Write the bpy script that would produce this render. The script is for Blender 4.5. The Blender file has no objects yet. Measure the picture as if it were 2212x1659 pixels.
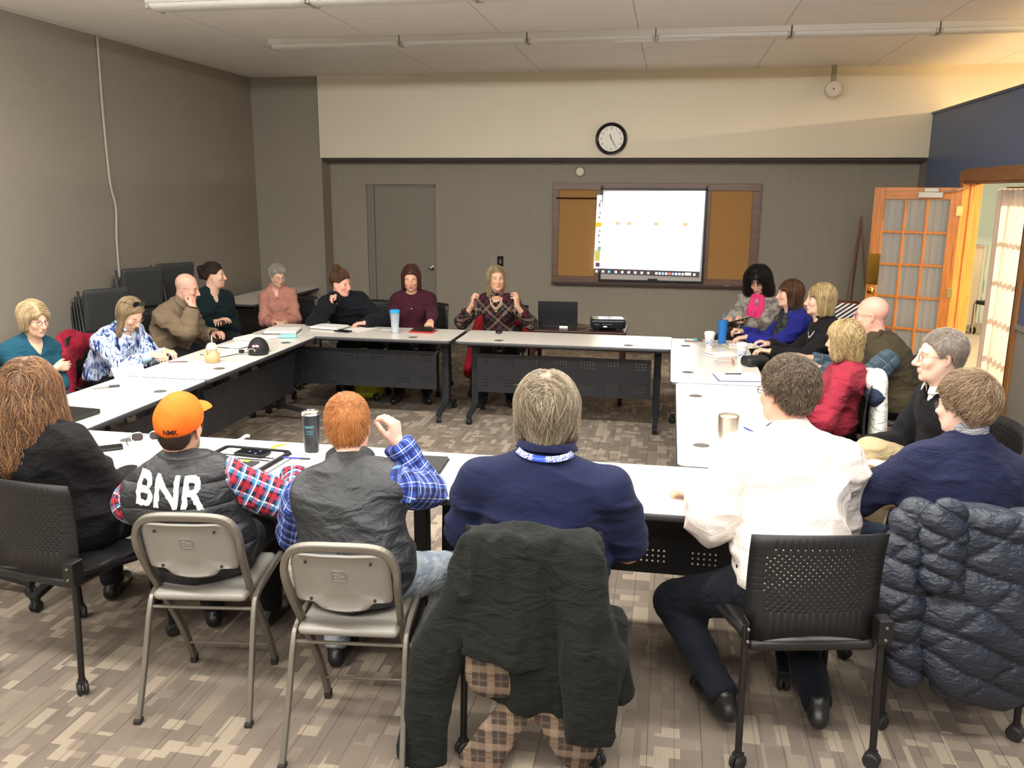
import bpy, math, random
import numpy as np
from mathutils import Vector, Matrix, Euler
R = math.radians
col = bpy.context.scene.collection
sc = bpy.context.scene

# ------------------------------------------------------------------ camera
cam_d = bpy.data.cameras.new('camera')
cam = bpy.data.objects.new('camera', cam_d)
col.objects.link(cam)
cam_d.sensor_width = 36.0
cam_d.lens = 36.0 * 1857.45 / 2212.0
cam_d.clip_start = 0.05
cam_d.clip_end = 100
_pi, _ya, _ro = 0.2194, 0.1783, 0.0066
_f = Vector((-math.sin(_ya) * math.cos(_pi), math.cos(_ya) * math.cos(_pi), -math.sin(_pi)))
_r = _f.cross(Vector((0, 0, 1))).normalized()
_u = _r.cross(_f)
_r2 = math.cos(_ro) * _r + math.sin(_ro) * _u
_u2 = -math.sin(_ro) * _r + math.cos(_ro) * _u
cam.matrix_world = Matrix(((_r2.x, _u2.x, -_f.x, 0), (_r2.y, _u2.y, -_f.y, 0), (_r2.z, _u2.z, -_f.z, 1.9716), (0, 0, 0, 1)))
sc.camera = cam

# ------------------------------------------------------------------ world, lights, exposure
sc.view_settings.view_transform = 'Standard'
sc.view_settings.look = 'None'
sc.view_settings.gamma = 1.0
sc.view_settings.use_curve_mapping = False
sc.view_settings.exposure = 0.15
w = bpy.data.worlds.new('world'); sc.world = w
w.use_nodes = True
w.node_tree.nodes['Background'].inputs[0].default_value = (1.0, 0.93, 0.85, 1)
w.node_tree.nodes['Background'].inputs[1].default_value = 0.05

def area(name, loc, size, power, color=(1, 1, 1), rot=(0, 0, 0), spread=180):
    l = bpy.data.lights.new(name, 'AREA'); l.shape = 'RECTANGLE'
    l.size, l.size_y = size; l.energy = power; l.color = color; l.spread = R(spread)
    o = bpy.data.objects.new(name, l); col.objects.link(o)
    o.location = loc; o.rotation_euler = rot
    return o
# fluorescent rows that are switched on: (y, strength), over the near end of the room and behind the camera
# (their glowing lenses are built with the fixtures; strength and colour are set here)
ROWS = ((4.3, 74.0), (1.5, 56.0), (-1.3, 60.0))
WARM = (1.0, 0.975, 0.93)
area('hall_lamp', (5.4, 7.9, 3.12), (0.5, 0.5), 760, (1.0, 0.80, 0.55))
area('corridor_lamp', (4.1, 12.2, 2.9), (1.2, 1.2), 85, (1.0, 0.97, 0.9))
# ------------------------------------------------------------------ helpers: objects and labels
def tag(o, label=None, cat=None, group=None, kind=None):
    if label: o['label'] = label
    if cat: o['category'] = cat
    if group: o['group'] = group
    if kind: o['kind'] = kind
    return o

def empty(name, loc=(0, 0, 0), rz=0.0, label=None, cat=None, group=None, kind=None):
    o = bpy.data.objects.new(name, None); col.objects.link(o)
    o.empty_display_size = 0.05
    o.location = loc; o.rotation_euler = (0, 0, rz)
    return tag(o, label, cat, group, kind)

def copy_tree(o, parent=None, loc=None, rz=None, label=None):
    c = o.copy(); col.objects.link(c); c.parent = parent
    for ch in list(o.children): copy_tree(ch, c)
    if loc is not None: c.location = loc
    if rz is not None: c.rotation_euler = (0, 0, rz)
    if label: c['label'] = label
    return c

def mesh_obj(name, V, F, mat=None, parent=None, smooth=True):
    me = bpy.data.meshes.new(name)
    V = np.asarray(V, dtype=np.float32)
    if isinstance(F, np.ndarray) and F.ndim == 2:
        nf, k = F.shape
        me.vertices.add(len(V)); me.vertices.foreach_set('co', V.ravel())
        me.loops.add(nf * k); me.loops.foreach_set('vertex_index', F.astype(np.int32).ravel())
        me.polygons.add(nf)
        me.polygons.foreach_set('loop_start', np.arange(0, nf * k, k, dtype=np.int32))
        try: me.polygons.foreach_set('loop_total', np.full(nf, k, dtype=np.int32))
        except Exception: pass
        me.update(calc_edges=True)
    else:
        me.from_pydata([tuple(map(float, v)) for v in V], [], [tuple(map(int, f)) for f in F]); me.update()
    if smooth: me.polygons.foreach_set('use_smooth', np.ones(len(me.polygons), dtype=bool))
    me.validate()
    if mat: me.materials.append(mat)
    o = bpy.data.objects.new(name, me); col.objects.link(o)
    if parent: o.parent = parent
    return o

def add_attr(o, name, arr):
    arr = np.asarray(arr, dtype=np.float32)
    if arr.ndim == 1:
        a = o.data.attributes.new(name, 'FLOAT', 'POINT'); a.data.foreach_set('value', arr)
    else:
        a = o.data.attributes.new(name, 'FLOAT_VECTOR', 'POINT'); a.data.foreach_set('vector', arr.ravel())

class MB:
    """collects boxes, prisms, tubes and lathes into ONE mesh"""
    def __init__(s): s.v = []; s.f = []
    def add(s, V, F, M=None):
        n = len(s.v)
        for v in V:
            v = Vector(v)
            s.v.append(tuple(M @ v if M is not None else v))
        s.f += [tuple(i + n for i in f) for f in F]
        return s
    def box(s, c, d, rot=None):
        x, y, z = d[0] / 2, d[1] / 2, d[2] / 2
        V = [(-x, -y, -z), (x, -y, -z), (x, y, -z), (-x, y, -z), (-x, -y, z), (x, -y, z), (x, y, z), (-x, y, z)]
        M = Matrix.Translation(c) @ (Euler(rot).to_matrix().to_4x4() if rot else Matrix.Identity(4))
        return s.add(V, [(0, 3, 2, 1), (4, 5, 6, 7), (0, 1, 5, 4), (1, 2, 6, 5), (2, 3, 7, 6), (3, 0, 4, 7)], M)
    def box2(s, a, b):
        return s.box([(a[i] + b[i]) / 2 for i in range(3)], [abs(b[i] - a[i]) for i in range(3)])
    def prism(s, pts, z0, z1, M=None):
        n = len(pts)
        V = [(p[0], p[1], z0) for p in pts] + [(p[0], p[1], z1) for p in pts]
        F = [tuple(range(n - 1, -1, -1)), tuple(range(n, 2 * n))] + [(i, (i + 1) % n, n + (i + 1) % n, n + i) for i in range(n)]
        return s.add(V, F, M)
    def tube(s, pts, r, n=8, flat=None, closed=False, cap=True):
        """sweep; r number or list; flat=(w,h) gives a rectangular bar"""
        P = [Vector(p) for p in pts]; m = len(P); base = len(s.v); up = None
        rr = r if isinstance(r, (list, tuple)) else [r] * m
        for i in range(m):
            if closed: t = (P[(i + 1) % m] - P[i - 1]).normalized()
            else: t = (P[min(i + 1, m - 1)] - P[max(i - 1, 0)]).normalized()
            if up is None:
                up = Vector((0, 0, 1)) if abs(t.z) < 0.9 else Vector((0, 1, 0))
            up = (up - t * up.dot(t)).normalized(); sd = t.cross(up)
            if flat:
                prof = [(-flat[0] / 2, -flat[1] / 2), (flat[0] / 2, -flat[1] / 2), (flat[0] / 2, flat[1] / 2), (-flat[0] / 2, flat[1] / 2)]
                for a, b in prof: s.v.append(tuple(P[i] + sd * a + up * b))
            else:
                for j in range(n):
                    a = 2 * math.pi * j / n
                    s.v.append(tuple(P[i] + (sd * math.cos(a) + up * math.sin(a)) * rr[i]))
        k = 4 if flat else n
        for i in range(m if closed else m - 1):
            for j in range(k):
                a = base + i * k + j; b = base + i * k + (j + 1) % k
                c = base + ((i + 1) % m) * k + (j + 1) % k; d = base + ((i + 1) % m) * k + j
                s.f.append((a, b, c, d))
        if cap and not closed:
            s.f.append(tuple(base + j for j in range(k - 1, -1, -1)))
            s.f.append(tuple(base + (m - 1) * k + j for j in range(k)))
        return s
    def lathe(s, prof, n=24, M=None, cap=True):
        V = []; F = []; m = len(prof)
        for i, (r, z) in enumerate(prof):
            for j in range(n):
                a = 2 * math.pi * j / n; V.append((r * math.cos(a), r * math.sin(a), z))
        for i in range(m - 1):
            for j in range(n):
                F.append((i * n + j, i * n + (j + 1) % n, (i + 1) * n + (j + 1) % n, (i + 1) * n + j))
        if cap:
            F.append(tuple(range(n - 1, -1, -1))); F.append(tuple((m - 1) * n + j for j in range(n)))
        return s.add(V, F, M)
    def build(s, name, mat, parent=None, smooth=False, bevel=0, seg=2, angle=40):
        o = mesh_obj(name, s.v, s.f, mat, parent, smooth)
        if smooth:
            try: o.data.set_sharp_from_angle(angle=R(angle))
            except Exception: pass
        if bevel:
            b = o.modifiers.new('b', 'BEVEL'); b.width = bevel; b.segments = seg; b.limit_method = 'ANGLE'; b.angle_limit = R(35)
        return o

def rrect(w, h, r, n=5, cx=0, cy=0):
    pts = []
    for (sx, sy, a0) in ((1, 1, 0), (-1, 1, 90), (-1, -1, 180), (1, -1, 270)):
        for i in range(n + 1):
            a = R(a0 + 90 * i / n)
            pts.append((cx + sx * (w / 2 - r) + r * math.cos(a), cy + sy * (h / 2 - r) + r * math.sin(a)))
    return pts

def smooth_path(pts, k=6):
    P = [Vector(p) for p in pts]; out = []
    for i in range(len(P) - 1):
        p0 = P[max(i - 1, 0)]; p1 = P[i]; p2 = P[i + 1]; p3 = P[min(i + 2, len(P) - 1)]
        for j in range(k):
            t = j / k
            out.append(0.5 * ((2 * p1) + (p2 - p0) * t + (2 * p0 - 5 * p1 + 4 * p2 - p3) * t * t + (-p0 + 3 * p1 - 3 * p2 + p3) * t ** 3))
    out.append(P[-1]); return out

# ------------------------------------------------------------------ helpers: materials
def lin(c):
    """sRGB 0-255 to linear"""
    o = []
    for x in c[:3]:
        x = x / 255.0
        o.append(x / 12.92 if x <= 0.04045 else ((x + 0.055) / 1.055) ** 2.4)
    return tuple(o)

class NT:
    def __init__(s, name):
        s.m = bpy.data.materials.new(name); s.m.use_nodes = True
        s.t = s.m.node_tree; s.n = s.t.nodes; s.l = s.t.links
        s.b = s.n['Principled BSDF']
    def node(s, typ, **kw):
        n = s.n.new(typ)
        for k, v in kw.items():
            if k.startswith('i_'):
                key = k[2:]; n.inputs[int(key) if key.isdigit() else key].default_value = v
            else: setattr(n, k, v)
        return n
    def link(s, a, b): s.l.new(a, b)
    def math(s, op, a, b=None, c=None):
        n = s.n.new('ShaderNodeMath'); n.operation = op
        for i, x in enumerate((a, b, c)):
            if x is None: continue
            if isinstance(x, (int, float)): n.inputs[i].default_value = x
            else: s.link(x, n.inputs[i])
        return n.outputs[0]
    def mix(s, f, a, b, blend='MIX'):
        n = s.n.new('ShaderNodeMix'); n.data_type = 'RGBA'; n.blend_type = blend
        for i, x in ((0, f), (6, a), (7, b)):
            if isinstance(x, (int, float)): n.inputs[i].default_value = x
            elif isinstance(x, tuple): n.inputs[i].default_value = (*x[:3], 1)
            else: s.link(x, n.inputs[i])
        return n.outputs[2]
    def ramp(s, fac, stops, interp='LINEAR'):
        n = s.n.new('ShaderNodeValToRGB'); n.color_ramp.interpolation = interp
        e = n.color_ramp.elements
        while len(e) > 1: e.remove(e[-1])
        e[0].position = stops[0][0]; e[0].color = (*stops[0][1], 1)
        for p, c in stops[1:]:
            x = e.new(p); x.color = (*c, 1)
        s.link(fac, n.inputs[0]); return n.outputs[0]
    def coord(s, kind='Object'): return s.node('ShaderNodeTexCoord').outputs[kind]
    def attr(s, name):
        n = s.node('ShaderNodeAttribute'); n.attribute_name = name; return n
    def noise(s, vec, scale, detail=3, rough=0.5, dist=0.0):
        n = s.node('ShaderNodeTexNoise', i_Scale=scale, i_Detail=detail, i_Roughness=rough, i_Distortion=dist)
        if vec is not None: s.link(vec, n.inputs['Vector'])
        return n.outputs['Fac']
    def mapping(s, vec, scale=(1, 1, 1), rot=(0, 0, 0), loc=(0, 0, 0)):
        n = s.node('ShaderNodeMapping'); n.inputs['Scale'].default_value = scale
        n.inputs['Rotation'].default_value = rot; n.inputs['Location'].default_value = loc
        s.link(vec, n.inputs['Vector']); return n.outputs[0]
    def bump(s, h, strength=0.3, dist=0.01, normal=None):
        n = s.node('ShaderNodeBump', i_Strength=strength, i_Distance=dist); s.link(h, n.inputs['Height'])
        if normal is not None: s.link(normal, n.inputs['Normal'])
        s.link(n.outputs[0], s.b.inputs['Normal']); return n.outputs[0]
    def base(s, c, rough=0.6, metal=0.0, spec=None):
        if isinstance(c, tuple): s.b.inputs['Base Color'].default_value = (*c[:3], 1)
        else: s.link(c, s.b.inputs['Base Color'])
        if isinstance(rough, (int, float)): s.b.inputs['Roughness'].default_value = rough
        else: s.link(rough, s.b.inputs['Roughness'])
        s.b.inputs['Metallic'].default_value = metal
        if spec is not None: s.b.inputs['Specular IOR Level'].default_value = spec
        return s.m

_mc = {}
def plain(name, c, rough=0.55, metal=0.0, var=0.06, scale=30, bump=0.0, spec=None):
    """painted, moulded or woven surface with slight mottling"""
    if name in _mc: return _mc[name]
    t = NT(name); L = lin(c); v = t.coord()
    n = t.noise(v, scale, 3)
    k = t.mix(n, tuple(x * (1 - var) for x in L), tuple(min(1, x * (1 + var)) for x in L))
    t.base(k, rough, metal, spec)
    if bump: t.bump(t.noise(v, scale * 4, 4), bump, 0.004)
    _mc[name] = t.m; return t.m

def emit(name, c, s=1.0):
    if name in _mc: return _mc[name]
    t = NT(name); t.b.inputs['Emission Color'].default_value = (*lin(c), 1); t.b.inputs['Emission Strength'].default_value = s
    t.b.inputs['Base Color'].default_value = (*lin(c), 1); _mc[name] = t.m; return t.m

def fabric(name, c, rough=0.85, weave=900, wr=0.6, wscale=12, c2=None, spec=0.18, sheen=0.03, quilt=None, wd=0.03):
    """cloth: broad wrinkles, fine weave; quilt=period in metres gives stitched channels"""
    if name in _mc: return _mc[name]
    t = NT(name); L = lin(c); v = t.coord()
    n = t.noise(v, 14, 4, 0.6)
    L2 = lin(c2) if c2 else tuple(x * 1.12 for x in L)
    k = t.mix(n, tuple(x * 0.88 for x in L), L2) if not c2 else t.mix(t.ramp(n, [(0.42, (0, 0, 0)), (0.6, (1, 1, 1))]), L, L2)
    t.base(k, rough, 0, spec)
    t.b.inputs['Sheen Weight'].default_value = sheen
    big = t.noise(t.mapping(v, (1, 1, 1.9)), wscale, 3, 0.55, 0.6)
    h = t.math('MULTIPLY', big, 1.0)
    fine = t.math('MULTIPLY', t.noise(v, weave, 1), 0.03)
    h = t.math('ADD', h, fine)
    if quilt:
        a = t.attr('limb'); sx = t.node('ShaderNodeSeparateXYZ'); t.link(a.outputs['Vector'], sx.inputs[0])
        q = t.math('ADD', t.math('DIVIDE', sx.outputs[1], quilt), t.math('MULTIPLY', t.noise(v, 5, 1), 0.35))
        q = t.math('ABSOLUTE', t.math('SINE', t.math('MULTIPLY', q, math.pi)))
        q = t.math('POWER', q, 0.45)
        h = t.math('ADD', h, t.math('MULTIPLY', q, 0.9))
    t.bump(h, wr, wd)
    _mc[name] = t.m; return t.m

def plaid(name, basec, ustripes, vstripes, rough=0.85, wr=0.5, diag=False):
    """woven check laid along the limb coordinates (metres around, metres along)"""
    if name in _mc: return _mc[name]
    t = NT(name); a = t.attr('limb'); sx = t.node('ShaderNodeSeparateXYZ'); t.link(a.outputs['Vector'], sx.inputs[0])
    c = t.mix(0.0, lin(basec), lin(basec)); ax_ = [sx.outputs[0], sx.outputs[1]]
    if diag: ax_ = [t.math('MULTIPLY', t.math('ADD', sx.outputs[0], sx.outputs[1]), .707), t.math('MULTIPLY', t.math('SUBTRACT', sx.outputs[0], sx.outputs[1]), .707)]
    for ax, ss in ((0, ustripes), (1, vstripes)):
        for (period, off, width, colr, al) in ss:
            q = t.math('FRACT', t.math('ADD', t.math('DIVIDE', ax_[ax], period), off + 50))
            m = t.math('MULTIPLY', t.math('LESS_THAN', q, width), al)
            c = t.mix(m, c, lin(colr))
    t.base(c, rough, 0, 0.25); t.b.inputs['Sheen Weight'].default_value = 0.02
    v = t.coord()
    h = t.math('ADD', t.noise(t.mapping(v, (1, 1, 1.7)), 11, 3, 0.5, 0.5), t.math('MULTIPLY', t.noise(v, 800, 1), 0.03))
    t.bump(h, wr, 0.015)
    _mc[name] = t.m; return t.m

def hairmat(name, c1, c2, c3=None, rough=0.45):
    if name in _mc: return _mc[name]
    t = NT(name); a = t.attr('hv').outputs['Fac']; v = t.coord()
    n = t.math('ADD', t.math('MULTIPLY', a, 0.7), t.math('MULTIPLY', t.noise(v, 16, 3), 0.45))
    st = [(0.2, lin(c1)), (0.62, lin(c2))]
    if c3: st.append((0.9, lin(c3)))
    t.base(t.ramp(n, st), rough, 0, 0.35)
    fine = t.noise(t.mapping(v, (1, 1, 0.15)), 350, 2)
    t.bump(fine, 0.35, 0.003)
    _mc[name] = t.m; return t.m

def skinmat(name, c, browc=(90, 70, 55), lipc=(170, 95, 85), stub=None):
    if name in _mc: return _mc[name]
    t = NT(name); L = lin(c); v = t.coord()
    n = t.noise(v, 22, 4, 0.6)
    k = t.mix(n, tuple(x * 0.9 for x in L), tuple(min(1, x * 1.08) for x in L))
    red = t.attr('flush').outputs['Fac']
    k = t.mix(t.math('MULTIPLY', red, 0.45), k, (L[0] * 0.95, L[1] * 0.55, L[2] * 0.5))
    k = t.mix(t.math('MULTIPLY', t.attr('lip').outputs['Fac'], 0.75), k, lin(lipc))
    if stub: k = t.mix(t.math('MULTIPLY', t.attr('stubble').outputs['Fac'], t.math('MULTIPLY', t.noise(v, 400, 2), 1.3)), k, lin(stub))
    k = t.mix(t.math('MULTIPLY', t.attr('brow').outputs['Fac'], 0.8), k, lin(browc))
    k = t.mix(t.math('MULTIPLY', t.attr('lash').outputs['Fac'], 0.7), k, lin((60, 42, 35)))
    t.base(k, 0.5, 0, 0.4)
    t.b.inputs['Subsurface Weight'].default_value = 0.12
    t.b.inputs['Subsurface Radius'].default_value = (0.012, 0.005, 0.003)
    t.bump(t.noise(v, 300, 3), 0.12, 0.002)
    _mc[name] = t.m; return t.m

def glass(name, c=(235, 240, 240), rough=0.02, alpha=0.25, ior=1.45):
    if name in _mc: return _mc[name]
    t = NT(name); t.base(lin(c), rough); t.b.inputs['Alpha'].default_value = alpha
    t.b.inputs['Transmission Weight'].default_value = 0.0
    _mc[name] = t.m; return t.m

# ------------------------------------------------------------------ helpers: implicit surfaces
def A(*p): return np.array(p, dtype=float)
def nrm(v):
    v = np.asarray(v, float); n = np.linalg.norm(v); return v / n if n > 1e-9 else v

class Pr:
    """one implicit shape; op add/sub/int blended with radius k"""
    def __init__(s, fn, lo, hi, op='add', k=0.02): s.fn = fn; s.lo = np.array(lo, float); s.hi = np.array(hi, float); s.op = op; s.k = k
def cone(a, b, ra, rb, k=0.02, op='add', flat=False, sq=None):
    """round cone a->b; flat: cut square at b; sq=(axis, factor): squashed along axis"""
    a = np.array(a, float); b = np.array(b, float); ba = b - a; L2 = max(ba @ ba, 1e-9)
    def fn(P):
        pa = P - a; t = (pa @ ba) / L2; tc = np.clip(t, 0, 1)
        q = pa - tc[:, None] * ba
        if sq is not None:
            ax, fc = sq; q = q + np.outer(q @ ax, ax) * (1 / fc - 1)
        d = np.sqrt((q * q).sum(1)) - (ra + (rb - ra) * tc)
        if sq is not None: d = d * min(1, sq[1] * 1.2)
        if flat: d = np.maximum(d, (t - 1) * math.sqrt(L2))
        return d
    m = max(ra, rb) * (1 if sq is None else max(1, sq[1]))
    return Pr(fn, np.minimum(a, b) - m, np.maximum(a, b) + m, op, k)
def ell(c, r, M=None, k=0.02, op='add'):
    c = np.array(c, float); r = np.array(r, float); M = np.eye(3) if M is None else np.array(M, float)
    def fn(P):
        q = (P - c) @ M          # columns of M are the axes
        k0 = np.sqrt(((q / r) ** 2).sum(1)); k1 = np.sqrt(((q / r ** 2) ** 2).sum(1))
        return k0 * (k0 - 1) / np.maximum(k1, 1e-6)
    m = np.abs(M) @ r
    return Pr(fn, c - m, c + m, op, k)
def rbox(c, h, rad, M=None, k=0.01, op='add'):
    c = np.array(c, float); h = np.array(h, float); M = np.eye(3) if M is None else np.array(M, float)
    def fn(P):
        q = np.abs((P - c) @ M) - (h - rad)
        return np.sqrt((np.maximum(q, 0) ** 2).sum(1)) + np.minimum(q.max(1), 0) - rad
    m = np.abs(M) @ h
    return Pr(fn, c - m, c + m, op, k)
def plane(p, n, k=0.004, op='int'):
    """keeps the side the normal points away from"""
    p = np.array(p, float); n = nrm(n)
    return Pr(lambda P: (P - p) @ n, [-9] * 3, [9] * 3, op, k)
def fnp(f, op='int', k=0.004, lo=(-9,) * 3, hi=(9,) * 3): return Pr(f, lo, hi, op, k)

def comb(D, d, op, k):
    if op == 'add':
        h = np.maximum(k - np.abs(D - d), 0) / k; return np.minimum(D, d) - h * h * k * 0.25
    e = -d if op == 'sub' else d
    h = np.maximum(k - np.abs(D - e), 0) / k; return np.maximum(D, e) + h * h * k * 0.25
def sdf(prims, P):
    D = np.full(len(P), 1.0)
    for p in prims: D = comb(D, p.fn(P), p.op, max(p.k, 1e-4))
    return D
def polygonise(prims, vox, off=0.0, pad=0.02):
    """surface nets over the implicit shapes -> verts, quads"""
    adds = [p for p in prims if p.op == 'add']
    lo = np.min([p.lo for p in adds], axis=0) - off - pad; hi = np.max([p.hi for p in adds], axis=0) + off + pad
    n = np.ceil((hi - lo) / vox).astype(int) + 1
    ax = [lo[i] + vox * np.arange(n[i]) for i in range(3)]
    D = np.full(tuple(n), 0.2)
    for p in prims:
        mg = off + max(p.k, 0) + 3 * vox
        s = [slice(max(0, int((p.lo[i] - mg - lo[i]) / vox)), min(n[i], int((p.hi[i] + mg - lo[i]) / vox) + 2)) for i in range(3)]
        if any(x.start >= x.stop for x in s): continue
        G = np.stack(np.meshgrid(ax[0][s[0]], ax[1][s[1]], ax[2][s[2]], indexing='ij'), -1)
        sh = G.shape[:3]
        d = p.fn(G.reshape(-1, 3)).reshape(sh)
        D[s[0], s[1], s[2]] = comb(D[s[0], s[1], s[2]], d, p.op, max(p.k, 1e-4))
    D = D - off
    I = D < 0
    c = [D[a:a + n[0] - 1 if a else n[0] - 1, b:b + n[1] - 1 if b else n[1] - 1, e:e + n[2] - 1 if e else n[2] - 1]
         for a in (0, 1) for b in (0, 1) for e in (0, 1)]
    c = [D[a:n[0] - 1 + a, b:n[1] - 1 + b, e:n[2] - 1 + e] for a in (0, 1) for b in (0, 1) for e in (0, 1)]
    cnt = sum((x < 0).astype(np.int8) for x in c)
    cell = (cnt > 0) & (cnt < 8)
    ids = np.full(cell.shape, -1, dtype=np.int64); idx = np.argwhere(cell); ids[cell] = np.arange(len(idx))
    cv = np.stack([x[cell] for x in c], 1)
    offs = np.array([(a, b, e) for a in (0, 1) for b in (0, 1) for e in (0, 1)], float)
    acc = np.zeros((len(idx), 3)); w_ = np.zeros(len(idx))
    for i in range(8):
        for j in range(i + 1, 8):
            if np.abs(offs[i] - offs[j]).sum() != 1: continue
            a, b = cv[:, i], cv[:, j]; m = (a < 0) != (b < 0)
            t = np.where(m, a / np.where(m, a - b, 1), 0)
            acc += np.where(m[:, None], offs[i] + t[:, None] * (offs[j] - offs[i]), 0); w_ += m
    V = lo + vox * (idx + acc / w_[:, None])
    Q = []
    for d in range(3):
        u, v = (d + 1) % 3, (d + 2) % 3
        sl = [slice(None)] * 3; sl2 = [slice(None)] * 3
        sl[d] = slice(0, n[d] - 1); sl2[d] = slice(1, n[d])
        m = I[tuple(sl)] != I[tuple(sl2)]
        e = np.argwhere(m)
        e = e[(e[:, u] > 0) & (e[:, v] > 0) & (e[:, u] < n[u] - 1) & (e[:, v] < n[v] - 1)]
        du = np.zeros(3, int); du[u] = 1; dv = np.zeros(3, int); dv[v] = 1
        q = [ids[tuple((e - x).T)] for x in (du + dv, dv, 0 * du, du)]
        q = np.stack(q, 1)
        s = I[tuple(e.T)]
        q = np.where(s[:, None], q, q[:, ::-1]); Q.append(q)
    Q = np.concatenate(Q); Q = Q[(Q >= 0).all(1)]
    return V, Q

def vnoise(P, seed=0):
    P = np.asarray(P, float); i = np.floor(P).astype(np.int64); f = P - i; f = f * f * (3 - 2 * f)
    def h(ix, iy, iz):
        x = (ix * 374761393 + iy * 668265263 + iz * 2147483647 + seed * 974634777) & 0xffffffff
        x = ((x ^ (x >> 13)) * 1274126177) & 0xffffffff; x = (x ^ (x >> 16)) & 0xffff
        return x / 65535.0
    r = 0
    for a in (0, 1):
        for b in (0, 1):
            for c in (0, 1):
                w_ = (f[:, 0] if a else 1 - f[:, 0]) * (f[:, 1] if b else 1 - f[:, 1]) * (f[:, 2] if c else 1 - f[:, 2])
                r = r + w_ * h(i[:, 0] + a, i[:, 1] + b, i[:, 2] + c)
    return r
def vnormals(V, Q):
    a = V[Q[:, 2]] - V[Q[:, 0]]; b = V[Q[:, 3]] - V[Q[:, 1]]; n = np.cross(a, b)
    N = np.zeros_like(V)
    for j in range(4):
        for c in range(3): N[:, c] += np.bincount(Q[:, j], n[:, c], len(V))
    return N / np.maximum(np.linalg.norm(N, axis=1), 1e-12)[:, None]
def relax(V, Q, it=2, f=0.5):
    for _ in range(it):
        S = np.zeros_like(V); c = np.zeros(len(V))
        for j in range(4):
            a, b = Q[:, j], Q[:, (j + 1) % 4]
            for x in range(3): S[:, x] += np.bincount(a, V[b, x], len(V)) + np.bincount(b, V[a, x], len(V))
            c += np.bincount(a, minlength=len(V)) + np.bincount(b, minlength=len(V))
        V = V + f * (S / np.maximum(c, 1)[:, None] - V)
    return V
def folds(V, N, amp, scale=(9, 9, 17), seed=1):
    """soft cloth folds pushed along the normal"""
    s = np.array(scale, float)
    wv = np.stack([vnoise(V * 4 + 7 * i, seed + i) for i in range(3)], 1) * 1.2
    n1 = vnoise(V * s + wv, seed); n2 = vnoise(V * s * 2.1 + wv * 1.5, seed + 9)
    r = (1 - np.abs(2 * n1 - 1)) ** 1.6 * 0.75 + (1 - np.abs(2 * n2 - 1)) * 0.25
    return V + N * (amp * (r - 0.45))[:, None]
# ------------------------------------------------------------------ people
def rotm(yaw=0, pitch=0, roll=0):
    """columns right, forward, up; yaw left +, pitch down +, roll (head to its right shoulder) +"""
    return np.array(Euler((0, 0, R(yaw))).to_matrix() @ Euler((-R(pitch), 0, 0)).to_matrix() @ Euler((0, R(roll), 0)).to_matrix())

FING = {'relaxed': [(28, 32, 18), (32, 36, 20), (36, 40, 22), (38, 42, 24), (20, 18)],
        'fist': [(78, 88, 50), (80, 90, 52), (82, 90, 52), (82, 88, 50), (38, 45)],
        'flat': [(6, 8, 5), (7, 9, 6), (8, 10, 6), (10, 12, 7), (8, 8)],
        'pen': [(48, 52, 22), (54, 60, 30), (62, 72, 40), (66, 76, 42), (42, 30)],
        'cup': [(50, 50, 30), (52, 52, 30), (55, 55, 32), (58, 56, 34), (15, 25)],
        'open': [(14, 22, 12), (20, 26, 14), (28, 34, 18), (34, 38, 20), (2, 6)]}
def hand_prims(W, d, n, side, pose='relaxed', s=1.0):
    y = nrm(d); n = np.array(n, float); z = -nrm(n - y * (n @ y)); x = np.cross(y, z)
    T = lambda p: W + s * (p[0] * x + p[1] * y + p[2] * z)
    M = np.stack([x, y, z], 1); cur = FING[pose] if isinstance(pose, str) else pose
    xs = [-side * .029, -side * .0095, side * .0095, side * .027]; ky = [.083, .087, .083, .076]
    ln = [(.042, .025, .020), (.046, .029, .021), (.042, .027, .020), (.032, .020, .018)]
    P = [ell(T((0, .045, .0)), A(.040, .050, .0145) * s, M, .012), ell(T((0, .006, 0)), A(.027, .03, .018) * s, M, .015),
         ell(T((-side * .024, .034, -.009)), A(.016, .032, .014) * s, M, .015)]
    for i in range(4):
        a = T((xs[i], ky[i], .001)); P.append(cone(T((xs[i] * .6, .02, .002)), a, .011 * s, .0105 * s, .01))
        ang = 0; sp = xs[i] / .03 * (.09 if pose != 'open' else .2)
        for j in range(3):
            ang += R(cur[i][j]); L = ln[i][j]
            b = a + s * L * (y * math.cos(ang) * math.cos(sp) + x * math.sin(sp) * math.cos(ang) - z * math.sin(ang))
            P.append(cone(a, b, (.0093 - .0009 * j) * s, (.0086 - .0010 * j) * s, .003)); a = b
    a = T((-side * .022, .015, -.006)); b = T((-side * .046, .045, -.018)); P.append(cone(a, b, .0145 * s, .0115 * s, .012))
    t1, t2 = R(cur[4][0]), R(cur[4][1]); dr = nrm(-side * x * .55 * math.cos(t1) + y * .8 - z * .35 + side * x * math.sin(t1) * .8)
    c = b + s * .033 * dr; P.append(cone(b, c, .0112 * s, .0098 * s, .004))
    dr2 = nrm(dr + side * x * math.sin(t2) * .9 - z * .15); P.append(cone(c, c + s * .026 * dr2, .0098 * s, .0082 * s, .004))
    return P

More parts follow.
